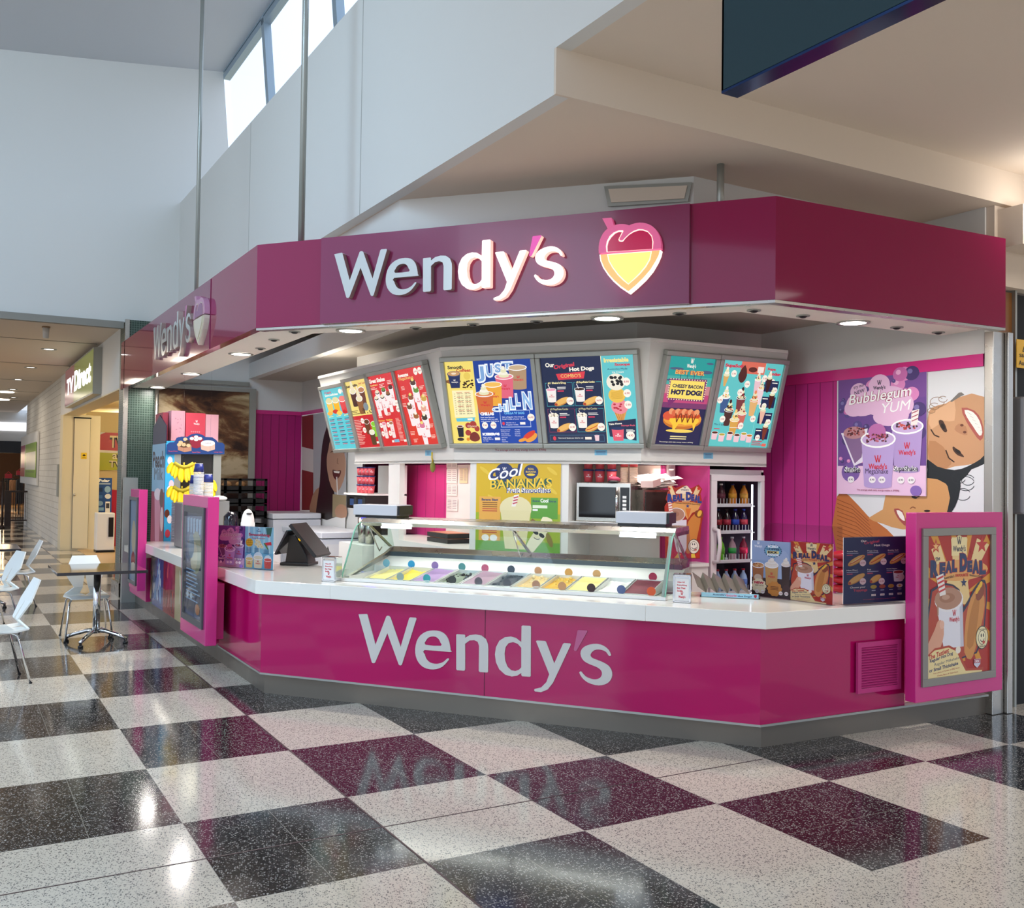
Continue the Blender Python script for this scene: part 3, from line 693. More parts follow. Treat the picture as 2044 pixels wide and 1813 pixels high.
# ---------------------------------------------------------------- pink light boxes with posters
def poster_box(label, x0, x1, y0, y1, z0, z1, face, name='poster_light_box'):
    t_ = thing(name, label, 'poster box', ((x0+x1)/2, (y0+y1)/2, z0), 0, 'pink framed poster boxes')
    b = MB(); b.use(M_BOXP); b.box(x0, x1, y0, y1, z0, z1); b.build('cabinet', t_, bevel=.004)
    return t_
bxL = poster_box('tall pink poster box with a blue poster between the two left countertops', 2.02, 2.12, 8.90, 9.96, .26, 1.585, 'x')
b = MB(); b.use(M_BOXP); b.box(2.12, 2.205, 9.0, 9.9, .3, .8); b.build('mount', bxL)
pl = Plane((2.02, 0, 0), (0, -1, 0))
fr = [pl.px(*q) for q in ((370, 1008), (411, 1012), (409, 1264), (368, 1237))]
ya, yb_ = -fr[0][0], -fr[1][0]; za, zb_ = fr[2][1]+.02, fr[0][1]
def frame_on(pl, a0, a1, z0, z1, w, d, m, parent, name='frame'):
    b = MB(); b.use(m)
    for q in ((a0, a1, z0, z0+w), (a0, a1, z1-w, z1), (a0, a0+w, z0+w, z1-w), (a1-w, a1, z0+w, z1-w)): rq(pl, b, *q, 0, d)
    return b.build(name, parent, bevel=.002)
M_DKF = mat('dark_grey_frame', '#55565a', .35, .4)
frame_on(pl, -ya, -yb_, za, zb_, .06, .02, M_DKF, bxL)
A = Art(pl, c0=.003); z_ = pl
class ArtN(Art):      # artwork in normalised coordinates of a rectangle a0..a1, z0..z1 (0,0 top left)
    def __init__(s, pl, a0, a1, z0, z1, **k): super().__init__(pl, **k); s.r = (a0, a1, z0, z1)
    def P(s, x, y): a0, a1, z0, z1 = s.r; return np.array([a0+(a1-a0)*x, z1-(z1-z0)*y])
def chill_poster(A):
    A.rect(0, 0, 1, 1, '#16284e'); A.rect(.05, .04, .95, .5, '#1d3a70')
    for k in range(5): A.poly([(.1+k*.16, .07), (.22+k*.16, .06), (.2+k*.16, .2), (.12+k*.16, .21)], '#8ea6c4')
    A.ell(.62, .38, .28, .2, '#8f8a6c'); A.ell(.5, .42, .2, .14, '#b7a382'); A.ell(.35, .33, .16, .12, '#54708f')
    for k in range(9): A.rect(.1, .55+k*.035, .1+random.uniform(.4, .8), .562+k*.035, '#8fb0d6')
    A.ell(.2, .8, .07, .03, '#c3cfe0'); A.ell(.4, .8, .07, .03, '#c3cfe0'); A.ell(.75, .9, .12, .05, '#c06a30'); A.rect(.1, .95, .9, .99, '#2d4a80')
A = ArtN(pl, -ya+.05, -yb_-.05, za+.05, zb_-.05, c0=.003); chill_poster(A); A.build('poster', GLOSSP, bxL)
b = MB(); b.use(M_THIN); b.face([pl.w(-ya+.05, za+.05, .018), pl.w(-yb_-.05, za+.05, .018), pl.w(-yb_-.05, zb_-.05, .018), pl.w(-ya+.05, zb_-.05, .018)]); b.build('glass_cover', bxL)
bxF = poster_box('far pink poster box beside the grey panel at the green pillar', 2.02, 2.12, 12.5, 13.1, .36, 1.585, 'x')
A = ArtN(pl, -13.05, -12.56, .45, 1.45, c0=.003); A.rect(0, 0, 1, 1, '#8d9fb4'); A.ell(.5, .45, .3, .2, '#c9b9a0'); A.ell(.5, .75, .3, .12, '#a03048'); A.ell(.55, .82, .25, .06, '#e6dcbc'); A.build('poster', GLOSSP, bxF)
frame_on(pl, -13.09, -12.52, .42, 1.49, .04, .02, M_DKF, bxF)
b = MB(); b.use(M_ALU); b.box(2.12, 2.3, 14.35, 14.45, 0, 1.72); one('grey_end_panel', b, 'narrow light grey upright panel between the green pillar and the far pink box', 'panel', (2.2, 14.4, 0))

bxR = poster_box('large pink poster box at the right end with a red shake poster', 5.99, 6.99, 4.60, 4.69, .235, 1.585, 'y')
b = MB(); b.use(M_BOXP); b.box(6.08, 6.95, 4.69, 4.76, .3, 1.5); b.build('mount', bxR)
p4 = Plane((0, 4.60, 0), (1, 0, 0))
q0, q1 = p4.px(1838, 1375), p4.px(1984, 1052)
frame_on(p4, q0[0], q1[0], q0[1]+.01, q1[1], .055, .02, mat('bronze_grey_frame', '#8d8880', .35, .5), bxR)

# ================================================================== RIGHT SIDE: steel post, door jamb
b = MB(); b.use(M_STEEL); b.box(7.08, 7.22, 4.74, 4.82, 0, 3.0); b.box(7.225, 7.29, 4.71, 4.95, 0, 3.0); struct(b.build('trim_9', bevel=.006))
b = MB(); b.use(mat('jamb_wood', '#8a5a2c', .35, bump=None)); b.box(7.30, 7.50, 4.86, 4.92, .72, 3.36); struct(b.build('trim_10'))
b = MB(); b.use(M_STEEL); b.box(7.30, 7.52, 4.85, 4.92, 0, .72); struct(b.build('trim_11'))
b = MB(); b.use(mat('doorway_dark', '#050506', .6)); b.box(7.52, 8.6, 4.88, 4.95, 0, 3.36); struct(b.build('doorway_dark_1'))  # black slab paints in the darkness beyond the doorway
b = MB(); b.use(M_ALU); b.box(7.50, 7.525, 4.83, 4.93, .0, 3.38); struct(b.build('trim_12'))
b = MB(); b.use(M_CEIL); b.box(7.25, 9.5, 4.78, 4.95, 3.38, 4.27); b.box(7.12, 7.25, 4.76, 4.95, 3.62, 4.27); b.box(7.16, 9.5, 4.55, 4.78, 3.66, 3.97); struct(b.build('wall_right_front'))
d = thing('safety_sign', 'yellow wall sign reading Sliding Automatic beside the door frame', 'sign', (7.48, 4.78, 2.7))
b = MB(); b.use(mat('sign_yellow', '#f0b800', .3)); b.box(7.41, 7.75, 4.76, 4.765, 2.735, 2.965); b.build('plate', d)
yp = Plane((0, 4.759, 0), (1, 0, 0)); A = ArtN(yp, 7.41, 7.75, 2.735, 2.965, c0=.001)
A.poly([(.32, .12), (.42, .42), (.22, .42)], '#1a1a10'); A.poly([(.32, .2), (.38, .39), (.26, .39)], '#f0b800'); A.text('Sliding', .1, .5, .62, .66, '#1a1a10'); A.text('Automatic', .08, .74, .8, .9, '#1a1a10'); A.build('lettering', PRINT, d)
d = thing('door_closer_unit', 'grey upright plastic unit with a yellow sticker on the dark door frame', 'door unit', (7.48, 4.74, 1.55))
b = MB(); b.use(mat('unit_grey', '#8f9093', .4)); b.box(7.40, 7.60, 4.70, 4.85, 1.56, 2.50); b.build('body', d, bevel=.02)
b = MB(); b.use(_M['sign_yellow']); b.box(7.52, 7.59, 4.695, 4.70, 2.0, 2.2); b.build('sticker', d)

# hanging teal sign at top right
tp = onz(1440, 187, 3.3); tq = onz(1468, 192, 3.3)
b = MB(); b.use(mat('teal_panel', '#042b33', .5)); b.box(tp[0], tp[0]+.012, -1.0, tp[1], 3.31, 4.2)
b.use(mat('navy_edge', '#17305c', .12, .5)); b.box(tp[0], tq[0]+.02, -1.0, tp[1], 3.30, 3.312); b.use(_M['teal_panel']); b.box(tq[0]+.01, tq[0]+.02, -1.0, tp[1], 3.31, 4.2); b.box(tp[0], tq[0]+.02, tp[1]-.01, tp[1], 3.31, 4.2)
one('hanging_sign', b, 'large dark teal box sign hanging from the ceiling at the top right', 'sign', (tp[0], 1.0, 3.3))

# ================================================================== BACK UNIT AND MENU BOARDS
T0, T1, T2, T3 = (3.99, 11.75), (4.04, 8.37), (5.25, 6.72), (6.80, 6.63)
L0, L1, L2, L3 = (4.25, 11.75), (4.27, 8.52), (5.36, 6.98), (6.80, 6.90)
ZL, ZM, ZTOP = 1.93, 2.10, 2.99
bk = thing('menu_board_bulkhead', 'white overhead housing round the kiosk back unit that carries the menu boards', 'bulkhead', (4.6, 8.0, 1.93))
b = MB(); b.use(M_GREYW)
Ts, Ls = [T0, T1, T2, T3], [L0, L1, L2, L3]; Lq = [(4.25, 11.15), L1, L2, L3]
bk_in = [(4.85, 11.75), (4.95, 9.0), (5.75, 7.6), (6.80, 7.5)]
for k in range(3):
    a, c_, e, f_ = (*Ts[k], ZTOP), (*Ts[k+1], ZTOP), (*Ls[k+1], ZM), (*Ls[k], ZM)
    b.face([f_, e, c_, a]); b.face([a, c_, (*bk_in[k+1], ZTOP), (*bk_in[k], ZTOP)])
b.face([(*L3, ZM), (*T3, ZTOP), (*bk_in[3], ZTOP), (*bk_in[3], ZM)]); b.face([(*L0, ZM), (*T0, ZTOP), (*bk_in[0], ZTOP), (*bk_in[0], ZM)])
b.face([(4.25, 11.75, ZM), (4.25, 11.15, ZM), (4.85, 11.15, ZM), (4.85, 11.75, ZM)])
b.build('housing', bk)
b = MB(); b.use(M_GREYW)
for k in range(3):
    p, q = np.array(Lq[k]), np.array(Lq[k+1]); b.slab([(*p, ZL), (*q, ZL), (*q, ZM), (*p, ZM)], (.03, .03, 0))
b.prism([Lq[0], L1, L2, L3, (6.8, 7.5), (5.75, 7.6), (4.95, 9.0), (4.85, 11.15)], ZL+.012, ZL+.03)
b.build('valance', bk)
b = MB(); b.use(M_WHITELAM)
for k in range(3):
    p, q = np.array(Ts[k]), np.array(Ts[k+1]); b.prism([tuple(p-.02), tuple(q-.02), tuple(q+.05), tuple(p+.05)], ZTOP, ZTOP+.03)
b.build('top_trim', bk)
def board_plane(k):
    t0, t1, l0, l1 = np.array((*Ts[k], ZTOP)), np.array((*Ts[k+1], ZTOP)), np.array((*Ls[k], ZM)), np.array((*Ls[k+1], ZM))
    return Plane(l0, l1-l0, (t0+t1)/2-(l0+l1)/2)
BP = [board_plane(k) for k in range(3)]
def menu_board(k, px4, label):     # px4: outer frame corners TL TR BR BL, inner artwork corners follow as the same plane
    pl = BP[k]; q = [pl.px(*p) for p in px4]
    a0 = (q[0][0]+q[3][0])/2; a1 = (q[1][0]+q[2][0])/2; z0 = (q[2][1]+q[3][1])/2; z1 = (q[0][1]+q[1][1])/2
    t_ = thing('menu_board', label, 'menu board', pl.w((a0+a1)/2, z0), 0, 'backlit menu boards')
    w_ = .045
    b = MB(); b.use(M_ALU)
    for r in ((a0, a1, z0, z0+w_), (a0, a1, z1-w_, z1), (a0, a0+w_, z0+w_, z1-w_), (a1-w_, a1, z0+w_, z1-w_)): rq(pl, b, *r, .002, .07)
    b.build('frame', t_, bevel=.006)
    b = MB(); b.use(M_WHITEPL); b.slab([pl.w(a0+.02, z0+.02, .0), pl.w(a1-.02, z0+.02, .0), pl.w(a1-.02, z1-.02, .0), pl.w(a0+.02, z1-.02, .0)], pl.n*.045); b.build('light_panel', t_)
    A = ArtN(pl, a0+w_, a1-w_, z0+w_, z1-w_, c0=.047); A.step = .00003
    return t_, A
bu = thing('back_unit', 'white back unit with open niches and shelves behind the ice cream display', 'back unit', (4.9, 8.0, 0))
lpc = Plane((*L1, 0), (L2[0]-L1[0], L2[1]-L1[1], 0)); cin = -lpc.n
lpl_ = Plane((4.27, 0, 0), (0, -1, 0))
def cpt(a, off): p = lpc.w(a, 0, -off); return (p[0], p[1])
b = MB(); b.use(M_WHITELAM)
a_p0, a_p1 = lpc.px(936, 1000)[0], lpc.px(1133, 1000)[0]
b.prism([cpt(a_p0, .02), cpt(a_p1, .02), cpt(a_p1, .65), cpt(a_p0, .65)], 0, ZL+.01)
yP = pX(797, 1000, 4.27)[1]; yQ = pX(775, 1000, 4.27)[1]
b.build('pier', bu)
b = MB(); b.use(M_WHITELAM); b.prism([(4.27, yP), (4.27, yQ), (4.33, yQ), (4.33, yP)], 0, ZL+.01); b.build('pier', bu)
SH = 1.10      # niche worktop height
b = MB(); b.use(M_WHITELAM)
nichL = [(4.27, yP+.0), (4.27, 8.52), cpt(0, .02), cpt(a_p0, .02), cpt(a_p0, .7), (4.95, 9.0), (4.95, 10.7), (4.34, 10.7), (4.34, yP)]
b.prism(nichL, 0, SH); 
LedA = lpc.px(1133, 1000)[0]
xF = pY(1413, 1000, 6.97)[0]
nichR = [cpt(LedA, .02), L2, (xF, 6.96), (xF, 7.5), (5.75, 7.6), cpt(LedA, .68)]
b.prism(nichR, 0, 1.02)
b.build('base_cabinet', bu)
MPK_C = plank_mat('pink_planks_niche', '#d0347f', (0, 1), .25, 0)
y891 = pX(891, 1000, 4.90)[1]
bkp = Plane(np.array((*cpt(0, .60), 0)), lpc.u); aS = bkp.px(891, 1000)[0]; aR = bkp.px(1318, 1000)[0]
b = MB(); b.use(MPK_C); b.prism([(4.90, 11.15), (4.90, y891), (4.98, y891), (4.98, 11.15)], SH, ZL)
b.build('niche_planks', bu)
b = MB(); b.use(mat('niche_paint', '#f0dfd6', .7)); b.prism([(4.90, y891), (4.90, 8.9), cpt(a_p0, .60), cpt(a_p0, .68), (4.98, 8.95), (4.98, y891)], SH, ZL)
b.build('niche_back', bu)
b = MB(); b.use(_M['niche_paint']); b.prism([cpt(LedA, .60), cpt(aR, .60), cpt(aR, .68), cpt(LedA, .68)], 1.02, ZL); b.build('niche_back', bu)
MPK_D = plank_mat('pink_planks_right_niche', '#dc4c98', (1, 0), .11, .05)
pE = cpt(aR, .60)
b = MB(); b.use(MPK_D); b.prism([pE, (xF+.02, 7.5), (xF+.02, 7.55), (pE[0], pE[1]+.06)], 1.02, ZL)
b.prism([(xF, 6.97), (xF+.02, 6.97), (xF+.02, 7.5), (xF, 7.5)], 1.02, ZL); b.build('niche_planks', bu)
# microwave shelf
b = MB(); b.use(M_WHITELAM); b.prism([cpt(LedA, .03), (5.30, 7.05), (5.95, 7.02), (5.95, 7.5), (5.75, 7.6), cpt(LedA, .68)], 1.375, 1.40); b.build('shelf', bu)
area_light('niche_light_left', (4.62, 9.7, 1.90), .2, 6, (1, .88, .86), (0, 0, 0), 1.6)
area_light('niche_light_right', (5.62, 7.25, 1.90), .8, 2.5, (1, .88, .86), (0, 0, 0), .25, 2.2)
# stickers and energy note on the valance
def on_plane_art(name, label, cat, pl, px4, fill, fn=None, m=PRINT, c0=.002):
    A = Art(pl, c0=c0); A.poly(px4, fill)
    if fn: fn(A)
    p = pl.hit(*px4[3]); o = A.build(name, m, None, p); tag(o, label, cat); return o
vC = Plane((*L1, 0), (L2[0]-L1[0], L2[1]-L1[1], 0)); vL = Plane((4.25, 11.15, 0), (4.27-4.25, 8.52-11.15, 0)); vR = Plane((*L2, 0), (L3[0]-L2[0], L3[1]-L2[1], 0))
for (pl_x, q, lb_) in ((vL, (849, 899, 861, 910), 'small blue notice on the left end of the white valance'), (vC, (1187, 898, 1212, 909), 'small blue notice under the hot dog combo board'), (vR, (1404, 904, 1423, 916), 'small blue notice on the right end of the white valance')):
    def f_(A, q=q):
        for k in range(3): A.rect(q[0]+3, q[1]+3+k*2.6, q[2]-3, q[1]+4+k*2.6, '#3a4a78')
    o = on_plane_art('notice_sticker', lb_, 'sticker', pl_x, [(q[0], q[1]), (q[2], q[1]), (q[2], q[3]), (q[0], q[3])], '#6fb2cf', f_); o['group'] = 'blue notices on the valance'
A = Art(vC); A.text('The average adult daily energy intake is 8700kJ', 988, 896.5, 1090, 901.5, '#a03a52', dy=-.5); o = A.build('energy_note', PRINT, None, vC.hit(988, 900)); tag(o, 'small red line of print on the valance under the coffee board', 'lettering')
# ================================================================== GLASS ICE CREAM DISPLAY
dO = np.array([2.81, 7.65]); dE = np.array([4.47, 5.52]); dL = np.linalg.norm(dE-dO); dD = (dE-dO)/dL; dN = np.array([-dD[1], dD[0]])
dN = dN if dN@dO > 0 else -dN
def W(a, off, z): p = dO+dD*a+dN*off; return (float(p[0]), float(p[1]), float(z))
def wbox(b, a0, a1, o0, o1, z0, z1):
    b.prism([W(a0, o0, 0)[:2], W(a1, o0, 0)[:2], W(a1, o1, 0)[:2], W(a0, o1, 0)[:2]], z0, z1); return b
def wprof(b, prof, a0, a1):    # profile [(off,z)] swept along the case
    P0 = [W(a0, o, z) for o, z in prof]; v = np.array(W(a1, 0, 0))-np.array(W(a0, 0, 0)); b.slab(P0, v); return b
def zt(o): return .957+.15*(o-.06)
dc = thing('ice_cream_display', 'long glass fronted ice cream display case with steel top standing on the middle countertop', 'display case', W(dL/2, .4, .93))
ZG = 1.40
b = MB(); b.use(M_WHITELAM)
wprof(b, [(0.0, .932), (.06, .932), (.06, .955), (.0, .955)], 0, dL)
wprof(b, [(.46, .932), (.90, .932), (.90, 1.10), (.78, 1.10), (.74, 1.09), (.52, 1.022), (.52, .932)], .02, dL-.02)
wbox(b, .0, .05, .06, .9, .932, .97); b.build('base', dc)
b = MB(); b.use(M_STEEL); wprof(b, [(.76, 1.10), (.92, 1.10), (.92, 1.16), (.84, 1.165), (.78, 1.13)], .02, dL-.02)
b.build('rear_ledge', dc)
b = MB(); b.use(mat('dark_grey_rail', '#44484c', .3, .6)); wprof(b, [(.73, 1.072), (.757, 1.085), (.757, 1.125), (.745, 1.125)], .04, dL-.04); b.build('rear_rail', dc)  # dark grey metal strip in front of the rear ledge
gf = [(.01, .955), (.20, 1.33), (.24, 1.375), (.30, ZG), (.36, ZG)]
b = MB(); b.use(M_THIN)
for (o0, z0), (o1, z1) in zip(gf[:-1], gf[1:]): b.face([W(.005, o0, z0), W(dL-.005, o0, z0), W(dL-.005, o1, z1), W(.005, o1, z1)])
b.build('front_glass', dc)
b = MB(); b.use(M_GEDGE)
for a in (.0, dL-.01):
    for (o0, z0), (o1, z1) in zip(gf[:-1], gf[1:]): wprof(b, [(o0-.006, z0), (o0+.006, z0), (o1+.006, z1), (o1-.006, z1)], a, a+.01)
b.build('glass_edges', dc)
for a in (.0, dL):
    b = MB(); b.use(M_SIDEGL); b.face([W(a, .01, .955), *[W(a, o, z) for o, z in gf[1:]], W(a, .80, ZG), W(a, .90, 1.16), W(a, .90, .955)]); b.build('end_glass', dc)
b = MB(); b.use(M_STEEL); wprof(b, [(.30, ZG), (.34, ZG+.035), (.78, ZG+.035), (.80, ZG), (.78, ZG-.03), (.36, ZG-.03)], 0, dL); b.build('steel_top', dc, bevel=.004)
for a in (.32, dL-.30):
    b = MB(); b.use(mat('case_tube_light', '#ffffff', .4, emis='#e8f0ff', es=5)); wprof(b, [(.335, ZG-.03), (.36, ZG-.03), (.36, ZG-.045), (.335, ZG-.045)], a-.14, a+.14); b.build('light_strip', dc)
area_light('case_light', W(dL/2, .5, ZG-.06), dL*.8, 6, (1, 1, .98), (0, 0, math.atan2(dD[1], dD[0])), .1)
for a in (.02, dL/2, dL-.02):
    b = MB(); b.use(M_STEEL)
    wprof(b, [(.40, ZG-.03), (.44, ZG-.03), (.82, 1.165), (.78, 1.165)], a-.008, a+.008)
    b.tube([W(a, .42, ZG-.05), W(a, .56, 1.18), W(a, .60, 1.14), W(a, .64, 1.17)], .006, 6)
    b.build('bracket', dc)
b = MB(); b.use(M_STEEL)
wprof(b, [(.03, .957), (.10, .957), (.80, 1.10), (.80, 1.16), (.70, 1.12)], .015, .045); b.build('side_rail', dc)
b = MB(); b.use(M_ALU)
for a in (dL-.035,): wprof(b, [(.02, .957), (.05, .957), (.30, ZG-.02), (.26, ZG-.02)], a, a+.02)
b.build('front_upright', dc)
# sliding steel door strip (top shelf edge glass)
b = MB(); b.use(M_THIN); b.face([W(.05, .62, 1.18), W(dL-.05, .62, 1.18), W(dL-.05, .62, 1.36), W(.05, .62, 1.36)]); b.build('sliding_glass', dc)

# eleven tubs of ice cream, every one with its own filling
TUB = [('pale yellow', '#e8d98a', 'pale yellow ice cream half hidden at the left end'), ('yellow', '#f2d24a', 'scooped bright yellow ice cream in the second tub from the left'), ('purple', '#a886b4', 'violet ice cream, between the yellow and the choc chip tub'),
       ('green', '#84907c', 'mottled grey green ice cream with chocolate pieces'), ('mauve', '#a27c8c', 'mauve ice cream between the grey green and the black tub'), ('black', '#2a2a30', 'near black cookie ice cream'),
       ('caramel', '#d9b56a', 'caramel scoops, just right of the black tub'), ('honey', '#e0ae3c', 'honey gold scooped ice cream in the middle right'), ('cream', '#f4e08c', 'smooth pale cream ice cream filling its tub'),
       ('white', '#f3f1ea', 'white ice cream with a ragged surface'), ('berry', '#7c3040', 'dark berry ice cream at the right end')]
tubx = np.linspace(.17, dL-.13, 12)
_TS = {}
for k, (cn, cc, lb_) in enumerate(TUB):
    a0, a1 = tubx[k]+.006, tubx[k+1]-.006
    t_ = thing('ice_cream_tub', lb_, 'ice cream tub', W((a0+a1)/2, .27, .935), 0, 'tubs of ice cream in the display')
    b = MB(); b.use(mat('tub_steel', '#e2e2de', .25, .4))
    for q in ((a0, a1, .07, .078), (a0, a1, .497, .505)): wprof(b, [(q[2], .935), (q[3], .935), (q[3], zt(q[3])), (q[2], zt(q[2]))], q[0], q[1])
    for q in ((a0, a0+.006), (a1-.006, a1)): wprof(b, [(.07, .935), (.505, .935), (.505, zt(.505)), (.07, zt(.07))], *q)
    wbox(b, a0, a1, .07, .505, .934, .937); b.build('tub', t_)
    b = MB(); m = mat('ice_cream_'+cn, cc, .55, bump=(60, .5, .004)); b.use(m); b.smooth = True
    nx, ny = 13, 17; full = cn in ('cream', 'berry', 'purple', 'mauve'); g_ = []
    amp = .004 if full else .010; basez = -.006 if full else -.026
    ph = random.random()*6
    for i in range(nx):
        for j in range(ny):
            u, v_ = i/(nx-1), j/(ny-1); h_ = basez+amp*(math.sin(u*5+ph)*math.sin(v_*6+ph*2)+.6*(random.random()-.5))
            if not full: h_ += .03*math.exp(-((u-.6)**2+(v_-.3)**2)*12)
            o_ = .078+.42*v_; g_.append(W(a0+.006+(a1-a0-.012)*u, o_, max(.939, zt(o_)+min(h_, .004))))
    b.add(g_, [(i*ny+j, (i+1)*ny+j, (i+1)*ny+j+1, i*ny+j+1) for i in range(nx-1) for j in range(ny-1)])
    b.build('ice_cream', t_)
    if cn in ('green', 'black', 'honey', 'caramel'):
        c_ = MB(); c_.use(mat('chips_'+cn, {'green': '#33302c', 'black': '#0e0e12', 'honey': '#f0cf74', 'caramel': '#efd9a0'}[cn], .4))
        for q in range(40):
            p = W(random.uniform(a0+.02, a1-.02), random.uniform(.1, .42), .0); o_ = random.uniform(.12, .47); p = W(random.uniform(a0+.02, a1-.02), o_, 0); c_.blob((p[0], p[1], max(.945, zt(o_)-random.uniform(.012, .03))), (random.uniform(.006, .016),)*3, 6, 4, None, .5)
        o = c_.build('mixed_pieces', t_); o['kind'] = 'stuff'
tags = [(706-0, '#7fb4c4', 0, 771, 1144), (0, '#9aa8a0', 1, 799, 1161), (0, '#2f9ad0', 0, 821, 1143), (0, '#3aa0a8', 1, 852, 1162), (0, '#9a7ab8', 0, 868, 1151), (0, '#3a3836', 1, 903, 1167), (0, '#5f9a98', 0, 922, 1147),
        (0, '#4a2d30', 1, 955, 1170), (0, '#cc3c64', 0, 968, 1157), (0, '#1c2030', 0, 1020, 1159), (0, '#301c20', 1, 1012, 1173), (0, '#c88a4e', 0, 1074, 1161), (0, '#a86c3c', 1, 1070, 1174), (0, '#e0a75a', 0, 1135, 1159),
        (0, '#cf9468', 1, 1122, 1181), (0, '#d0a070', 0, 1191, 1162), (0, '#3c1c20', 1, 1180, 1186), (0, '#5a6694', 1, 1240, 1191), (0, '#b83050', 0, 1303, 1173), (0, '#e2582c', 1, 1300, 1193)]
nm = {'#7fb4c4': 'pale blue', '#9aa8a0': 'grey green', '#2f9ad0': 'bright blue', '#3aa0a8': 'teal and pink', '#9a7ab8': 'lilac', '#3a3836': 'charcoal', '#5f9a98': 'muted teal', '#4a2d30': 'dark brown', '#cc3c64': 'rose red', '#1c2030': 'navy black',
      '#301c20': 'blackish brown', '#c88a4e': 'caramel', '#a86c3c': 'toffee brown', '#e0a75a': 'amber', '#cf9468': 'peach', '#d0a070': 'sand coloured', '#3c1c20': 'deep maroon', '#5a6694': 'slate blue', '#b83050': 'crimson', '#e2582c': 'orange'}
for (_, cc, fr_, x, y) in tags:
    off = .066 if fr_ else .515; P = Plane(W(0, off, 0), (*dD, 0)); a, z = P.px(x, y); z = max(z, .985 if fr_ else 1.045)
    t_ = thing('flavour_tag', 'round %s flavour label in the ice cream display' % nm[cc], 'flavour label', P.w(a, z-.03), 0, 'round flavour labels in the display')
    b = MB(); b.use(mat('tag_'+cc[1:], cc, .4)); b.slab([P.w(a+.033*math.cos(t), z+.033*math.sin(t)) for t in np.linspace(0, 2*math.pi, 20)[:-1]], P.n*.003); b.build('disc', t_)
    A = Art(P, c0=.0035); wc = '#f4efe6'; A.rect(x-6, y-3, x+6, y-1, wc); A.rect(x-4, y+1, x+4, y+2.5, wc); A.build('print', PRINT, t_)
    b = MB(); b.use(M_ACRYL); b.slab([P.w(a-.006, .955), P.w(a+.006, .955), P.w(a+.006, z), P.w(a-.006, z)], -P.n*.001); b.build('stem', t_)

# steel boxes on top of the case
for (x0, x1, yb__, lab) in ((705, 792, 1021, 'steel cash printer box on the left end of the display top'), (1229, 1330, 1036, 'long steel box on the right end of the display top')):
    P = Plane(W(0, .42, 0), (*dD, 0)); a0, a1 = P.px(x0, yb__)[0], P.px(x1, yb__)[0]
    t_ = thing('steel_box', lab, 'box', W((a0+a1)/2, .55, ZG+.035))
    b = MB(); b.use(M_BLACK); wbox(b, a0+.01, a1-.01, .44, .66, ZG+.036, ZG+.055); b.build('foot', t_)
    b = MB(); b.use(mat('brushed_box', '#c4c5ca', .45, .25)); wbox(b, a0, a1, .42, .68, ZG+.056, ZG+.145); b.build('body', t_, bevel=.004)
    b = MB(); b.use(M_BLACK); wbox(b, a1, a1+.02, .43, .67, ZG+.06, ZG+.14); b.build('end_cap', t_)

# ================================================================== ON THE COUNTER
RED = '#d02438'
def mini_logo(A, cx, cy, w_, col=RED, name=True):     # heart-shaped W mark above the name
    h_ = w_*.28
    for dx_ in (-.1, .04):
        A.line([(cx+w_*(dx_-.06), cy-h_*1.5), (cx+w_*(dx_+.03), cy-h_*.55), (cx+w_*(dx_+.12), cy-h_*1.5)], w_*.05, col)
    if name: A.text("Wendy's", cx-w_/2, cy-h_*.4, cx+w_/2, cy+h_*.6, col, bold=.03)
def napkin(x, y, x1, lab):
    p = onz(x, y, .93); q = onz(x1, y+1.5, .93); u = (q-p); wd = np.linalg.norm(u); u = u/wd; wd = .125; n_ = np.array([u[1], -u[0], 0]); n_ = n_ if n_@(p-_C) < 0 else -n_; 
    t_ = thing('napkin_dispenser', lab, 'napkin dispenser', p, 0, 'steel napkin dispensers')
    P = Plane(p, u); P.n = n_
    b = MB(); b.use(M_CHROME)
    for r in ((0, wd, 0, .014), (0, wd, .185, .2), (0, .014, 0, .2), (wd-.014, wd, 0, .2)): b.slab([P.w(r[0], r[2], -.01), P.w(r[1], r[2], -.01), P.w(r[1], r[3], -.01), P.w(r[0], r[3], -.01)], P.n*.012)
    b.slab([P.w(0, 0, -.011), P.w(wd, 0, -.011), P.w(wd, .2, -.011), P.w(0, .2, -.011)], -P.n*.10); b.build('case', t_, bevel=.004)
    b = MB(); b.use(M_WHITEPL); b.slab([P.w(.014, .014, -.009), P.w(wd-.014, .014, -.009), P.w(wd-.014, .17, -.009), P.w(.014, .17, -.009)], P.n*.006); b.build('napkins', t_)
    A = ArtN(P, .014, wd-.014, .014, .18, c0=-.0022)
    for k, s_ in enumerate(('Wipe Off', 'Everything', 'But That', 'Smile')): A.text(s_, .15, .18+k*.12, .15+[.55, .7, .6, .4][k], .26+k*.12, RED, bold=.03)
    mini_logo(A, .5, .83, .5); A.build('print', PRINT, t_)
napkin(642, 1161, 668, 'steel napkin dispenser left of the ice cream display')
napkin(1343, 1203, 1378, 'steel napkin dispenser right of the display, beside the hot dog rack')
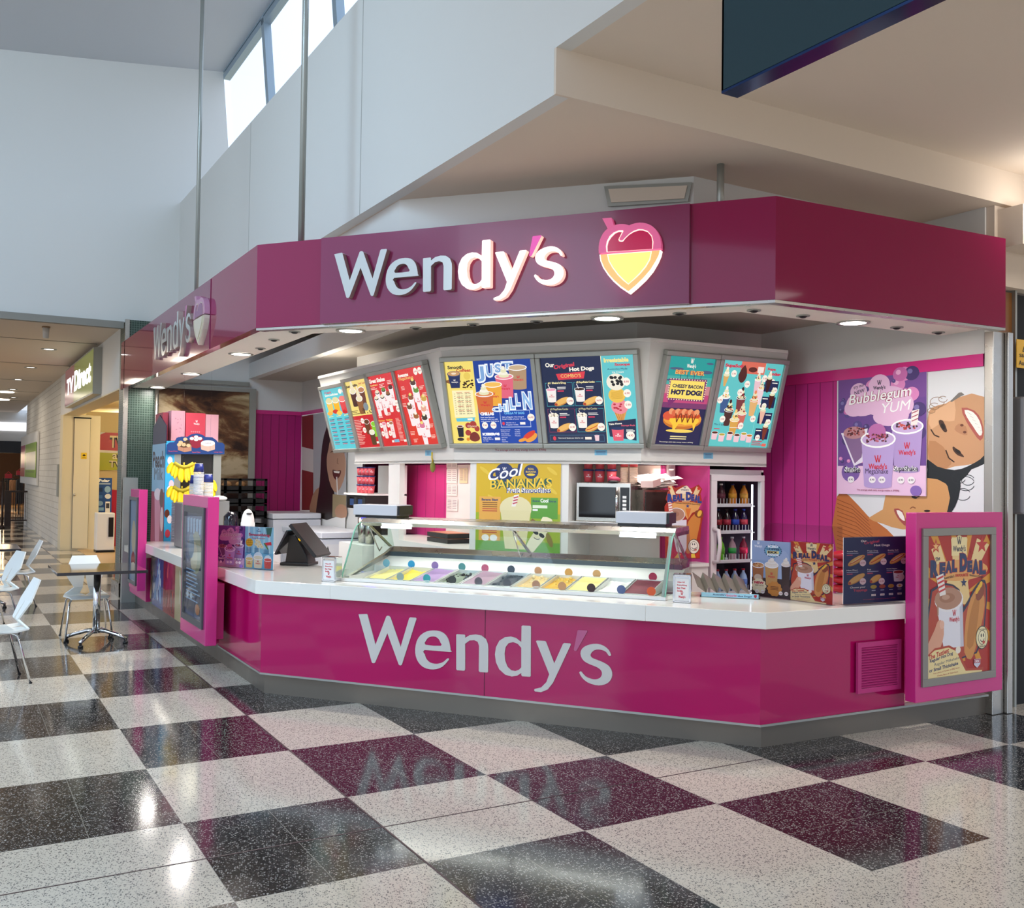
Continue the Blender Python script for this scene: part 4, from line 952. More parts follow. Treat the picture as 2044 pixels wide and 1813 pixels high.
# hot dog rack: folded steel on a tray with a blue label
rp = onz(1400, 1192, .93); rq_ = onz(1517, 1197, .93); RU = rq_-rp; RW = np.linalg.norm(RU); RU = RU/RW; RP = Plane(rp, RU); rn = RP.n
t_ = thing('hot_dog_rack', 'folded steel hot dog rack with slanted slots and a pale blue front strip', 'rack', rp+RU*RW/2)
b = MB(); b.use(mat('rack_steel', '#8f877e', .35, .6))
ns = 5; xs_ = np.linspace(-.03, RW-.09, ns+0)
pts = []
for k in range(ns):
    x0 = -.05+k*(RW-.03)/ns
    pts += [(x0+.02, .075), (x0+.085, .03)]
for (x0, z0), (x1, z1) in zip(pts[:-1], pts[1:]):
    b.slab([RP.w(x0, z0, -.015), RP.w(x1, z1, -.015), RP.w(x1-.05, z1+.09, -.17), RP.w(x0-.05, z0+.09, -.17)], RP.v*.003)
b.build('folded_tray', t_)
b = MB(); b.use(M_BLACK); b.slab([RP.w(-.01, 0, -.0), RP.w(RW, 0, -.0), RP.w(RW, .012, -.0), RP.w(-.01, .012, 0)], -RP.n*.17); b.build('base', t_)
b = MB(); b.use(mat('label_blue', '#9fd0e2', .4)); b.slab([RP.w(0, .004, .001), RP.w(RW-.01, .004, .001), RP.w(RW-.01, .036, .001), RP.w(0, .036, .001)], -RP.n*.004); b.build('label_strip', t_)
A = ArtN(RP, 0, RW-.01, .004, .036, c0=.0015); A.text("Australia's", .2, .2, .43, .6, '#2a3a6a', bold=.03); A.text('favourite', .44, .15, .62, .75, '#e0507a', bold=.02); A.text('Hot Dogs!', .64, .4, .88, .85, '#2a3a6a', bold=.03); mini_logo(A, .1, .6, .14, '#e0507a'); A.poly([(.92, .15), (.97, .15), (.97, .6), (.945, .9), (.92, .6)], '#b03040'); A.build('print', PRINT, t_)

# counter card holders: clear acrylic with printed sheets
def card(name, lab, p0, p1, z1, fn, cat='poster', lean=0.0, acryl=True, grp=None):
    p0 = np.array(p0); p1 = np.array(p1); P = Plane(p0, p1-p0, (0, 0, 1)); wd = np.linalg.norm(p1-p0)
    t_ = thing(name, lab, cat, (p0+p1)/2, 0, grp)
    b = MB(); b.use(M_WHITEPL); b.slab([P.w(0, .004, 0), P.w(wd, .004, 0), P.w(wd, z1, 0), P.w(0, z1, 0)], -P.n*.004); b.build('sheet', t_)
    A = ArtN(P, 0, wd, .004, z1, c0=.0006); A.step = .00004; fn(A); A.build('print', PRINT, t_)
    if acryl:
        b = MB(); b.use(M_ACRYL); b.slab([P.w(-.004, 0, .006), P.w(wd+.004, 0, .006), P.w(wd+.004, z1+.006, .006), P.w(-.004, z1+.006, .006)], P.n*.002)
        b.slab([P.w(-.004, 0, -.03), P.w(wd+.004, 0, -.03), P.w(wd+.004, .003, -.03), P.w(-.004, .003, -.03)], P.n*.06); b.build('acrylic_holder', t_)
    return t_
def cup(A, x, y, w_, h_, body, top, rim='#ffffff', logo=RED, flare=.18):
    A.poly([(x-w_/2, y), (x+w_/2, y), (x+w_/2*(1-flare), y+h_), (x-w_/2*(1-flare), y+h_)], body)
    A.ell(x, y+h_, w_/2*(1-flare), h_*.05, body); A.ell(x, y, w_/2*1.06, w_*.18, rim); A.ell(x, y, w_/2*.96, w_*.14, top)
    if logo: mini_logo(A, x, y+h_*.58, w_*.55, logo)
def bubblegum(A, bottom=True, title=('Bubblegum', 'YUM')):
    A.rect(0, 0, 1, 1, '#6f4a94'); A.rect(0, .0, 1, .25, '#7a4f98')
    rnd = random.Random(5)
    for k in range(34):
        x, y, r = rnd.random(), rnd.random()*.75, rnd.choice((.015, .025, .04, .055)); c_ = rnd.choice(('#c96fae', '#e08cc4', '#4c3a74', '#5d4a8c')); x = min(max(x, r*1.5), 1-r*1.5); y = max(y, r*1.1)
        A.ell(x, y, r*1.45, r, c_); A.ell(x-r*.35, y-r*.3, r*.5, r*.35, '#efb4da' if c_ in ('#c96fae', '#e08cc4') else '#8076b0')
    A.ell(.49, .13, .12, .085, '#eabfe0'); A.ell(.25, .17, .1, .07, '#eabfe0')
    for q in ((.3, .27, .2, .1), (.55, .26, .28, .12), (.75, .3, .12, .09), (.2, .3, .12, .07), (.62, .38, .2, .08)): A.ell(*q, '#eabfe0')
    mini_logo(A, .49, .15, .14, '#2a2440'); A.text('try our', .19, .125, .32, .155, '#3a2a50', dy=-.02); A.text('NEW', .2, .165, .32, .195, '#3a2a50', dy=-.02)
    A.texto(title[0], .13, .19, .83, .30, '#ffffff', '#a04060', .05, dy=-.04, dx=.02); A.texto(title[1], .5, .28, .82, .36, '#ffffff', '#a04060', .03, dy=-.02, dx=.02)
    A.rect(0, .77, 1, 1, '#ecc6e4'); A.ell(.16, .82, .11, .08, '#7d5ba6')
    # sundae glass and two shakes
    A.poly([(.04, .5), (.36, .47), (.3, .74), (.2, .77)], '#efe6f4'); A.poly([(.07, .52), (.33, .5), (.29, .7), (.21, .75)], '#8a6a94'); A.ell(.2, .5, .13, .05, '#c08a90')
    for k in range(30): A.ell(.1+rnd.random()*.22, .46+rnd.random()*.06, .012, .007, rnd.choice(('#7a3030', '#a85050', '#4a2030')))
    cup(A, .80, .47, .33, .34, '#b49ad0', '#cbb2dc'); 
    for k in range(40): A.ell(.69+rnd.random()*.22, .44+rnd.random()*.05, .012, .007, rnd.choice(('#d05a50', '#3a2a3a', '#b04040')))
    A.poly([(.85, .35), (.93, .34), (.91, .46), (.84, .46)], '#f4ece8'); 
    for k in range(3): A.line([(.85, .37+k*.03), (.92, .35+k*.03)], .008, '#b05a6a')
    cup(A, .48, .56, .38, .37, '#bba2d8', '#c9b0dc', rim='#ffffff'); A.ell(.47, .5, .1, .065, '#c272b0')
    for k in range(50): A.ell(.35+rnd.random()*.26, .52+rnd.random()*.06, .012, .007, rnd.choice(('#8a3040', '#4a2a3a', '#c06070')))
    for (x, y, s_, w_) in ((.09, .80, 'Sundae', .19), (.34, .82, 'MegaShake', .26), (.66, .80, 'SupaShake', .26)): A.texto(s_, x, y-.03, x+w_, y+.025, '#2a1a40', '#ffffff', .09)
    for x in (.17, .42, .53, .74, .85): A.ell(x, .88, .04, .027, '#f7f2f4'); A.text('8.90', x-.025, .872, x+.025, .888, '#3a2a50')
    A.ell(.9, .96, .06, .04, '#8a6ab8'); A.text('The average adult daily energy intake is 8700kJ', .24, .955, .72, .972, '#a04a6a')
for nm_ in (0,): pass
pf0, pf1 = onz(433, 1131, .93), onz(545, 1139, .93)
mid = pf0+(pf1-pf0)*.5
card('counter_poster', 'purple bubblegum shake card left of the blue smoothie card by the till', pf0, mid, .385, lambda A: bubblegum(A, title=('Bubblegum', 'Party')), grp='acrylic poster cards on the counter')
def smoothing(A):
    A.rect(0, 0, 1, 1, '#8cc8d8')
    for k in range(5): A.rect(.1+k*.18, 0, .17+k*.18, 1, '#a9dbe2' if k % 2 else '#c4e4e6')
    for k in range(6): A.poly([(.95, 0), (.7-k*.04+k*.05, .02+k*.03), (.75+k*.03, .04+k*.035)], '#2f6a5a')
    A.rect(0, .62, 1, 1, '#6fb6cf'); mini_logo(A, .48, .1, .16, '#2a4a7a')
    A.text('Smoothing', .13, .15, .87, .24, '#c22a48', bold=.04); A.text('Into Summer', .26, .25, .72, .285, '#c22a48')
    A.ell(.16, .38, .13, .1, '#e8b42c'); 
    for k in range(3): A.line([(.06+k*.07, .31), (.08+k*.07, .45)], .012, '#b07a1a'); A.line([(.05, .33+k*.05), (.27, .33+k*.05)], .012, '#b07a1a')
    for q in ((.42, .33), (.5, .36), (.4, .41), (.55, .42), (.48, .46), (.6, .47)): A.ell(*q, .06, .04, '#f0e6b4'); A.ell(*q, .02, .013, '#cdbb80')
    A.poly([(.68, .38), (.92, .34), (.94, .42), (.78, .43), (.82, .52)], '#d8283c'); A.poly([(.66, .39), (.7, .37), (.84, .52), (.8, .53)], '#4a8a3a')
    for k in range(8): A.rect(.06, .5+k*.018, .24, .508+k*.018, '#3a7a9a'); A.rect(.34, .5+k*.018, .5, .508+k*.018, '#3a7a9a'); A.rect(.66, .53+k*.014, .86, .537+k*.014, '#3a7a9a')
    for (x, w_, h_, c_) in ((.17, .26, .2, '#e6d487'), (.48, .32, .24, '#e9e2bc'), (.82, .26, .2, '#d9584a')):
        A.ell(x, .97-h_, w_*.5, w_*.42, '#d8ecec'); A.line([(x+.03, .7-h_*.2), (x+.05, .64)], .012, '#e8f4f4'); cup(A, x, .97-h_, w_, h_, c_, c_)
card('counter_poster', 'pale blue Smoothing Into Summer card beside the till', mid, pf1, .385, smoothing, grp='acrylic poster cards on the counter')
def star(A, cx, cy, r, col, ry=None, n=5):
    ry = ry or r; A.poly([(cx+(r if k % 2 == 0 else r*.42)*math.sin(math.pi*k/n), cy-(ry if k % 2 == 0 else ry*.42)*math.cos(math.pi*k/n)) for k in range(2*n)], col)
def real_deal(A, cut=False):
    if not cut: A.rect(0, 0, 1, 1, '#b32414')
    if not cut:
        for k in range(14):
            t0 = 2*math.pi*k/14; t1 = t0+.13
            def e_(t):
                dx, dy = math.cos(t), math.sin(t); s_ = min(.5/abs(dx) if dx else 9, (.55 if dy < 0 else .45)/abs(dy) if dy else 9); return (.5+dx*s_*.999, .5+dy*s_*.9)
            A.poly([(.5, .45), e_(t0), e_(t1)], '#e09a34')
    A.poly([(.37, .03), (.63, .03), (.6, .2), (.68, .5), (.2, .5), (.4, .2)], '#f0cf8e')
    A.poly([(.38, .02), (.45, .02), (.5, .0), (.55, .02), (.62, .02), (.62, .15), (.38, .15)], '#f6e2a8'); mini_logo(A, .5, .1, .2, '#1a2448')
    A.poly([(.07, .1), (.2, .06), (.34, .27), (.2, .27)], '#f3d79a'); star(A, .14, .08, .08, '#c23a24', .055); star(A, .14, .08, .045, '#f6c07a', .03)
    A.poly([(.78, .03), (.98, .08), (.8, .24), (.68, .2)], '#f3d79a'); star(A, .86, .08, .1, '#c8302a', .065); star(A, .7, .12, .04, '#b32414', .03)
    A.ell(.5, .255, .46, .075, '#e9aa62')
    word = [('R', .05, .17, .19, .30), ('E', .19, .19, .29, .29), ('A', .28, .18, .39, .275), ('L', .38, .175, .47, .27), ('D', .5, .13, .63, .27), ('E', .62, .185, .71, .275), ('A', .70, .18, .82, .29), ('L', .81, .19, .93, .30)]
    for (ch, x0, y0, x1, y1) in word: A.text(ch, x0, y0, x1, y1, '#c8452e', bold=.13)
    for (ch, x0, y0, x1, y1) in word: A.text(ch, x0+.006, y0+.004, x1-.006, y1-.004, '#22305e', bold=.08)
    A.text('The', .13, .16, .2, .19, '#22305e', dy=-.015)
    A.text("Australia's", .25, .295, .42, .315, '#3a2020', dy=-.012); A.text('FAVOURITE', .44, .28, .64, .302, '#c02a20', bold=.05); A.text("Shake'n'Dog!", .66, .285, .88, .305, '#3a2020', dy=.02)
    star(A, .57, .345, .05, '#22305e', .035)
    # shake, hand and hot dog
    A.poly([(.03, .86), (.05, .44), (.1, .37), (.3, .34), (.5, .39), (.57, .52), (.72, .4), (.86, .33), (.94, .38), (.92, .6), (.78, .86)], '#2a2440', 2)
    A.poly([(.045, .85), (.07, .45), (.12, .385), (.3, .355), (.48, .4), (.56, .56), (.73, .42), (.86, .35), (.92, .4), (.9, .6), (.76, .85)], '#b8442a', 2)
    A.poly([(.58, .84), (.6, .62), (.68, .46), (.8, .4), (.9, .46), (.88, .6), (.76, .82), (.68, .9)], '#d9954e', 2); A.poly([(.62, .8), (.66, .6), (.74, .47), (.82, .44), (.8, .6), (.72, .8)], '#c07d38', 2)
    A.ell(.83, .42, .08, .05, '#8e4220', -.6); 
    for k in range(3): A.ell(.78+k*.03, .41-k*.022, .03, .02, '#f0bf3a', -.6)
    A.poly([(.14, .47), (.55, .47), (.57, .80), (.26, .80)], '#eceaf0'); A.poly([(.5, .47), (.55, .47), (.57, .8), (.52, .8)], '#cfcdd8')
    A.ell(.34, .46, .22, .085, '#f2eef0'); A.ell(.33, .45, .21, .078, '#b98a70'); A.ell(.31, .445, .12, .035, '#a87558'); A.ell(.29, .44, .06, .018, '#c59a80')
    A.poly([(.14, .29), (.25, .27), (.29, .42), (.2, .43)], '#f4ece4')
    for k in range(4): A.line([(.155+k*.01, .31+k*.03), (.25+k*.01, .29+k*.03)], .014, '#d03a3a')
    A.poly([(.15, .48), (.18, .48), (.18, .56), (.16, .57)], '#b98a70'); mini_logo(A, .42, .6, .16)
    A.poly([(0, .84), (0, .78), (.12, .66), (.17, .6), (.24, .61), (.26, .70), (.2, .8), (.1, .84)], '#e3a78a', 2); A.ell(.23, .63, .035, .03, '#edbba2')
    A.poly([(.0, .84), (.12, .79), (.34, .78), (.48, .82), (.56, .9), (.62, .96), (.88, .965), (.88, 1.0), (.0, 1.0)], '#b8442a'); A.poly([(.0, .85), (.12, .805), (.33, .795), (.46, .83), (.53, .91), (.6, .975), (.86, .985), (.86, 1.0), (.0, 1.0)], '#f2dda0')
    A.text('The Tastiest', .03, .835, .34, .87, '#c02a20', dy=-.04, bold=.03); A.text('Regular Hot Dog', .05, .865, .4, .895, '#22305e', dy=-.04, bold=.03); A.text('Regular Milkshake', .12, .895, .5, .92, '#22305e', dy=-.03, bold=.03); A.text('or Small Thickshake', .04, .93, .48, .955, '#22305e', dy=-.03, bold=.03)
    A.text('Your choice of Tomato or BBQ Sauce', .1, .96, .5, .972, '#b04030', dy=-.02); A.text('Cheese, Bacon & Onion Extra', .16, .978, .48, .99, '#b04030', dy=-.01)
    A.ell(.48, .82, .04, .026, '#f7eedc'); A.ell(.86, .75, .1, .085, '#2a2a2a'); A.ell(.86, .75, .093, .079, '#f2e4b4'); A.ell(.86, .75, .062, .053, '#3a3020'); A.ell(.86, .75, .056, .048, '#f6ecc4')
    for dx_ in (-.015, .02): A.ell(.86+dx_, .735, .009, .014, '#1a1a1a')
    A.line([(.83, .765), (.85, .78), (.875, .778), (.895, .76)], .007, '#1a1a1a'); A.ell(.885, .785, .02, .012, '#c85040')
    A.text('The Original', .8, .685, .92, .70, '#2a2020'); A.text('and Still the Best!', .79, .805, .93, .82, '#2a2020')
    A.poly([(.73, .9), (.83, .9), (.83, .94), (.78, .965), (.73, .94)], '#d8d8e4'); A.poly([(.735, .903), (.825, .903), (.825, .93), (.735, .93)], '#b03048'); A.text('DON', .75, .908, .81, .926, '#ffffff', bold=.04)
A = ArtN(p4, q0[0]+.05, q1[0]-.05, q0[1]+.06, q1[1]-.05, c0=.004); real_deal(A); A.build('poster', PRINT, bxR)
b = MB(); b.use(thin_glass('poster_cover', '#ffffff', .05, .02)); b.face([p4.w(q0[0]+.05, q0[1]+.06, .0185), p4.w(q1[0]-.05, q0[1]+.06, .0185), p4.w(q1[0]-.05, q1[1]-.05, .0185), p4.w(q0[0]+.05, q1[1]-.05, .0185)]); b.build('glass_cover', bxR)

ic0, ic1, rd1 = onz(1500, 1190, .93), onz(1578, 1198, .93), onz(1662, 1209, .93)
def iced(A):
    A.rect(0, 0, 1, 1, '#8fa9cf'); A.rect(0, 0, 1, .35, '#9cb2d6'); A.ell(.8, .45, .2, .3, '#a8bcdc'); A.rect(0, .66, 1, 1, '#3a2224')
    mini_logo(A, .17, .1, .2, '#ffffff'); rnd = random.Random(3)
    for k in range(18): t = 2*math.pi*k/18; A.ell(.55+.2*math.cos(t), .17+.1*math.sin(t), .03, .018, '#2a5a7a')
    A.ell(.55, .17, .2, .105, '#7fc0d8'); A.text('ICED', .42, .07, .68, .115, '#ffffff', bold=.06); A.text('COFFEE', .38, .12, .72, .16, '#1f3a5a', bold=.06); A.rect(.4, .17, .7, .22, '#f4e08a'); A.text('KICK', .42, .175, .68, .215, '#2a1a2a', bold=.07); A.text('RANGE', .4, .225, .7, .26, '#ffffff', bold=.06)
    for (x, y, w_, h_, c_, tp_) in ((.17, .44, .3, .3, '#a9683a', '#b87a44'), (.52, .42, .34, .36, '#c99a58', '#f3ece0'), (.88, .4, .22, .36, '#3a2018', '#f0dcd0')):
        cup(A, x, y, w_, h_, c_, tp_, logo=RED if x > .3 and x < .6 else None)
        if x > .3:
            for q in range(4): A.ell(x+(q % 2-.5)*.02, y-.02-q*.025, w_*(.42-.09*q), .03, '#f7f1e6' if q % 2 else '#efe4d2')
        else:
            for q in range(20): A.ell(x-.12+rnd.random()*.24, y-.02+rnd.random()*.04, .03, .015, rnd.choice(('#c98a50', '#8a4a24', '#dfae78')))
            A.ell(x, .66, .1, .06, '#d9c0a8')
    for (x, y, r, c_) in ((.2, .81, .17, '#f2e2ba'), (.6, .84, .17, '#cf8a3a'), (.9, .84, .12, '#4a2a2a')):
        for k in range(10): t = 2*math.pi*k/10; A.ell(x+r*math.cos(t)*.85, y+r*.7*math.sin(t)*.85, r*.3, r*.2, c_) if x+r < 1 else None
        A.ell(x, y, min(r, .99-x), r*.75, c_)
    A.text('NEW', .08, .73, .33, .775, '#c8284a', bold=.06); A.text('ICED LATTE', .1, .79, .32, .815, '#2a1a1a'); 
    for k in range(3): A.rect(.5, .8+k*.025, .7, .81+k*.025, '#5a2a10')
    for x in (.15, .3, .76, .9): A.ell(x, .91, .05, .035, '#f7efe8'); A.text('6.90', x-.03, .9, x+.03, .92, '#b02a4a')
card('counter_poster', 'pale blue iced coffee card with three whipped drinks, right of the hot dog rack', ic0, ic1, .42, iced, grp='acrylic poster cards on the counter')
card('counter_poster', 'small red shake and hot dog card standing behind the clear guard', ic1, rd1, .43, real_deal, grp='acrylic poster cards on the counter')
def bun(A, x, y, w_, h_, rot, top=None, filling='#c8452e'):
    A.ell(x, y, w_, h_, '#c98a3e', rot); A.ell(x, y-h_*.12, w_*.94, h_*.8, '#e8b563', rot); 
    if top: A.ell(x+w_*.02, y-h_*.1, w_*.9, h_*.28, filling, rot); A.ell(x, y-h_*.2, w_*.7, h_*.14, top, rot)
    else: A.ell(x-w_*.8*math.cos(rot), y-w_*.8*math.sin(rot), h_*.42, h_*.42, '#b0402a', rot)
def hotdogs(A):
    A.rect(0, 0, 1, 1, '#1c2c5c'); A.text('Our', .27, .04, .36, .075, '#f4efe4', bold=.03); A.text('Original', .32, .07, .56, .125, '#cc4660', dy=-.03, bold=.03); A.text('Hot Dogs', .48, .11, .73, .155, '#f4efe4', bold=.03)
    for (x, y, s_, k) in ((.05, .2, 'Aussie Dog', 0), (.37, .2, 'Mega Dog', 1), (.7, .2, 'Brekky Roll', 2), (.05, .485, 'Hot Dog', 3), (.37, .485, 'Pup', 4), (.68, .485, 'Hot Dog Dippers', 5)):
        A.text(s_, x, y, x+(.17 if k != 4 else .06), y+.025, '#f4efe4', bold=.02); A.rect(x, y+.035, x+.18, y+.045, '#aab2c8'); A.rect(x, y+.06, x+.09, y+.075, '#d0506a')
    for (x, y, tp) in ((.2, .35, '#f0e0a0'), (.53, .34, '#e8a030'), (.86, .34, '#f3ecd0'), (.2, .63, None), (.5, .64, None)): bun(A, x, y, .15 if y < .5 or x < .3 else .1, .05, -.5, tp); A.ell(x+.1, y+.04, .05, .05, '#f3d6d6'); A.text('10.90', x+.065, y+.03, x+.135, y+.05, '#b02a4a')
    cup(A, .87, .55, .17, .14, '#eceaea', '#a03028'); A.ell(.92, .63, .05, .05, '#f3d6d6')
    A.text('Choose your', .1, .74, .34, .775, '#f4efe4', bold=.02); A.text('Toppings', .15, .78, .37, .83, '#cc4660', bold=.03)
    for k, c_ in enumerate(('#b8a040', '#a8503a', '#c08a3a', '#eeeade')):
        x = .47+k*.14; A.ell(x, .76, .05, .03, c_); A.rect(x-.03, .81, x+.03, .82, '#c6cde0'); A.rect(x-.035, .87, x+.035, .9, '#f0ebe2'); A.text('2.00', x-.025, .877, x+.025, .893, '#b02a4a')
    A.ell(.89, .76, .02, .015, '#e8b020'); A.text('The average adult daily energy intake is 8700kJ', .3, .94, .82, .955, '#cc4660')
hd0, hd1 = onz(1683, 1208, .93), onz(1808, 1200, .93)
card('hot_dog_menu_card', 'navy Our Original Hot Dogs menu card at the right end of the counter', hd0, hd1, .475, hotdogs)
# clear sneeze guard
gp0, gp1 = np.array([5.36, 5.52, .93]), np.array([5.48, 4.86, .93]); 
b = MB(); b.use(M_ACRYL); P = Plane(gp0+np.array([.05, 0, 0]), gp1-gp0); wd = np.linalg.norm(gp1-gp0)
pts = [(0, 0), (wd, 0), (wd, .55), (.06, .55), (.02, .53), (0, .49)]
b.slab([P.w(x, z) for x, z in pts], P.n*.005); one('acrylic_guard', b, 'clear acrylic guard sheet with rounded corner behind the counter cards', 'guard', P.w(wd/2, 0))
# stack of red packets behind
for k in range(5):
    c_ = onz(1668, 1190, .93)+np.array([.22, .12, 0]); b = MB(); b.use(mat('red_packet', '#c02030', .35)); b.blob((c_[0]+.01*(k % 2), c_[1], .93+.035+k*.065), (.10, .09, .037), 14, 8, None, .08)
    one('snack_packet', b, ('lowest', 'second lowest', 'middle', 'second highest', 'topmost')[k]+' red packet in the pile behind the hot dog card', 'packet', (c_[0], c_[1], .93+k*.065), 'pile of red packets')

# point of sale terminal
pc = onz(600, 1128, .93)
t_ = thing('till_terminal', 'black till terminal with two tilted screens standing on the left countertop', 'till', pc)
ang = math.atan2(dD[1], dD[0])
M4 = Matrix.Translation(Vector([float(v) for v in pc])) @ Matrix.Rotation(ang+.15, 4, 'Z')
def lb(b, x0, x1, y0, y1, z0, z1, R=None, T=None):
    M = M4
    if T is not None: M = M @ Matrix.Translation(T)
    if R is not None: M = M @ R
    return b.box(x0, x1, y0, y1, z0, z1, M)
b = MB(); b.use(M_BLACK); lb(b, -.16, .13, -.12, .12, 0, .03)
v_ = [(-.12, 0), (.12, 0), (.10, .08), (-.02, .27), (-.08, .27)]
b.slab([tuple(M4 @ Vector((x, -.09, z+.02))) for x, z in v_], np.array(M4.to_3x3() @ Vector((0, .18, 0)))); b.build('base', t_, bevel=.008)
b = MB(); b.use(M_BLACK); lb(b, -.17, .17, -.02, .02, -.14, .14, Matrix.Rotation(math.radians(0), 4, 'Z') @ Matrix.Rotation(math.radians(0), 4, 'X'), None)
b = MB(); b.use(M_BLACK); R_ = Matrix.Rotation(math.radians(48), 4, 'Y')
lb(b, -.21, .19, -.17, .17, -.018, .018, R_, Vector((.10, 0, .235))); b.build('operator_screen', t_, bevel=.006)
b = MB(); b.use(mat('screen_glass', '#26282e', .08)); lb(b, -.13, .13, -.16, .16, -.01, .01, Matrix.Rotation(math.radians(-62), 4, 'Y'), Vector((-.13, 0, .22))); b.build('customer_screen', t_, bevel=.004)
b = MB(); b.use(_M['sign_yellow']); lb(b, .0, .03, -.172, -.170, .0, .012, R_, Vector((.05, 0, .26))); b.build('sticker', t_)
# ================================================================== MENU BOARDS
def pint(A, x, y, w_, h_, c_='#e0566a'): A.poly([(x-w_/2, y), (x+w_/2, y), (x+w_*.4, y+h_), (x-w_*.4, y+h_)], c_); A.ell(x, y, w_*.54, h_*.12, '#22305e'); mini_logo(A, x, y+h_*.6, w_*.5, '#ffffff')
def whip(A, x, y, r, c_='#f3eedc'):
    for k in range(4): A.ell(x, y-k*r*.5, r*(1-.22*k), r*.4, c_ if k % 2 else '#e4e0b8')
def tinytext(A, x0, y0, x1, n, dy_, col, h_=.008, rag=True):
    rr = random.Random(int(x0*1000+y0*77))
    for k in range(n): A.rect(x0, y0+k*dy_, x1-(rr.random()*(x1-x0)*.4 if rag else 0), y0+k*dy_+h_, col)
def price(A, x, y, r, s_='8.90', c_='#f6efe2', ar=1.0): A.ell(x, y, r, r*ar, c_); A.text(s_, x-r*.65, y-r*ar*.25, x+r*.65, y+r*ar*.25, '#b83048')
def m_smoothies(A):
    A.rect(0, 0, 1, 1, '#5cc4cf'); A.text('Fresh', .12, .04, .4, .075, '#c83c5c', bold=.03); A.text('Smoothies', .1, .08, .66, .12, '#f4f0e6', bold=.03)
    for x in (.8, .95): A.ell(x-.03, .07, .07, .04, '#f4efe6')
    for (x, c_) in ((.22, '#e6c05a'), (.5, '#f0b02c'), (.78, '#d9484c')): cup(A, x, .2, .26, .18, c_, c_, logo=None); A.ell(x, .19, .13, .045, '#d8d0a0' if x < .6 else '#e88078')
    for (x, y, c_) in ((.15, .4, '#e8b04a'), (.4, .38, '#c83a2a'), (.55, .41, '#f0c45a'), (.8, .4, '#c8242c'), (.9, .36, '#d83c3c')): A.ell(x, y, .12, .035, c_)
    for x in (.05, .38, .7):
        A.rect(x+.02, .45, x+.2, .462, '#f2e08a')
        for k in range(7): A.rect(x, .5+k*.065, x+.22, .51+k*.065, '#2a4a6a'); A.rect(x, .522+k*.065, x+.2, .532+k*.065, '#c0506c')
def m_chillin(A):
    A.rect(0, 0, 1, .52, '#ecd67a'); A.rect(0, .52, 1, 1, '#c8242c'); A.text('Just Chillin', .05, .05, .55, .1, '#1a1a1a', bold=.05); A.text('Iced Latte', .6, .04, .92, .07, '#b8242c')
    for (x, y, c_, t_) in ((.3, .15, '#3a2418', '#e9dcc0'), (.66, .15, '#5a3420', '#b07a54'), (.5, .27, '#8a5a2c', '#f0e6cc')): cup(A, x, y, .26, .22, c_, t_, logo=None); whip(A, x, y, .1, '#e8dcc0') if x != .66 else None
    for k in range(26): A.ell(.5+random.Random(k).random()*.45, .4+random.Random(k+50).random()*.1, .02, .01, '#3a2418')
    A.ell(.7, .4, .1, .06, '#7a8a90'); tinytext(A, .05, .44, .4, 3, .022, '#3a2a1a')
    for (x, y, c_) in ((.58, .62, '#6a3a20'), (.84, .66, '#8ac832'), (.7, .78, '#5a4028')): cup(A, x, y, .22, .18, c_, c_, logo=None); A.ell(x, y, .1, .035, '#e8e4c8' if c_ == '#5a4028' else c_)
    tinytext(A, .05, .58, .38, 16, .024, '#f0c8b8'); price(A, .42, .6, .07, ar=.6); price(A, .42, .74, .07, ar=.6); A.rect(.8, .92, .92, .95, '#f4eee4')
def m_great(A):
    A.rect(0, 0, 1, 1, '#d3262c'); A.text('Great Shakes', .04, .04, .66, .1, '#f4eee4', bold=.05); A.text('SupaShake', .04, .12, .34, .145, '#f0d878', bold=.03); rr = random.Random(8)
    tinytext(A, .05, .16, .3, 2, .02, '#f4dcd0'); tinytext(A, .4, .13, .6, 3, .02, '#f4dcd0'); tinytext(A, .72, .1, .95, 3, .02, '#f4dcd0')
    for (x, y) in ((.26, .24), (.52, .22), (.8, .2), (.18, .32), (.42, .31), (.66, .28)): cup(A, x, y, .17, .24, '#f2e6e4', '#3a1c14', flare=.3); A.ell(x, y-.015, .07, .025, rr.choice(('#8a5a2a', '#e8dcc0', '#5a8a3a', '#4a2418')))
    price(A, .9, .42, .07, ar=.6); price(A, .9, .5, .07, ar=.6); tinytext(A, .1, .55, .3, 3, .016, '#f4dcd0'); tinytext(A, .4, .53, .6, 3, .016, '#f4dcd0')
    A.text('Milkshakes', .06, .62, .3, .645, '#f0d060', bold=.03); A.text('Thickshakes', .36, .62, .6, .645, '#f0d060', bold=.03)
    for x in (.22, .5): cup(A, x+.02, .68, .15, .2, '#f0dcd8', '#e08a9a' if x < .3 else '#a87050'); price(A, x-.1, .7, .055, ar=.7); price(A, x-.1, .82, .055, ar=.7)
    tinytext(A, .72, .62, .9, 18, .018, '#f0b0a8'); A.rect(.5, .91, .68, .95, '#7ab0cc'); A.rect(.4, .92, .48, .95, '#f4eee4'); A.rect(.85, .92, .95, .95, '#f4eee4')
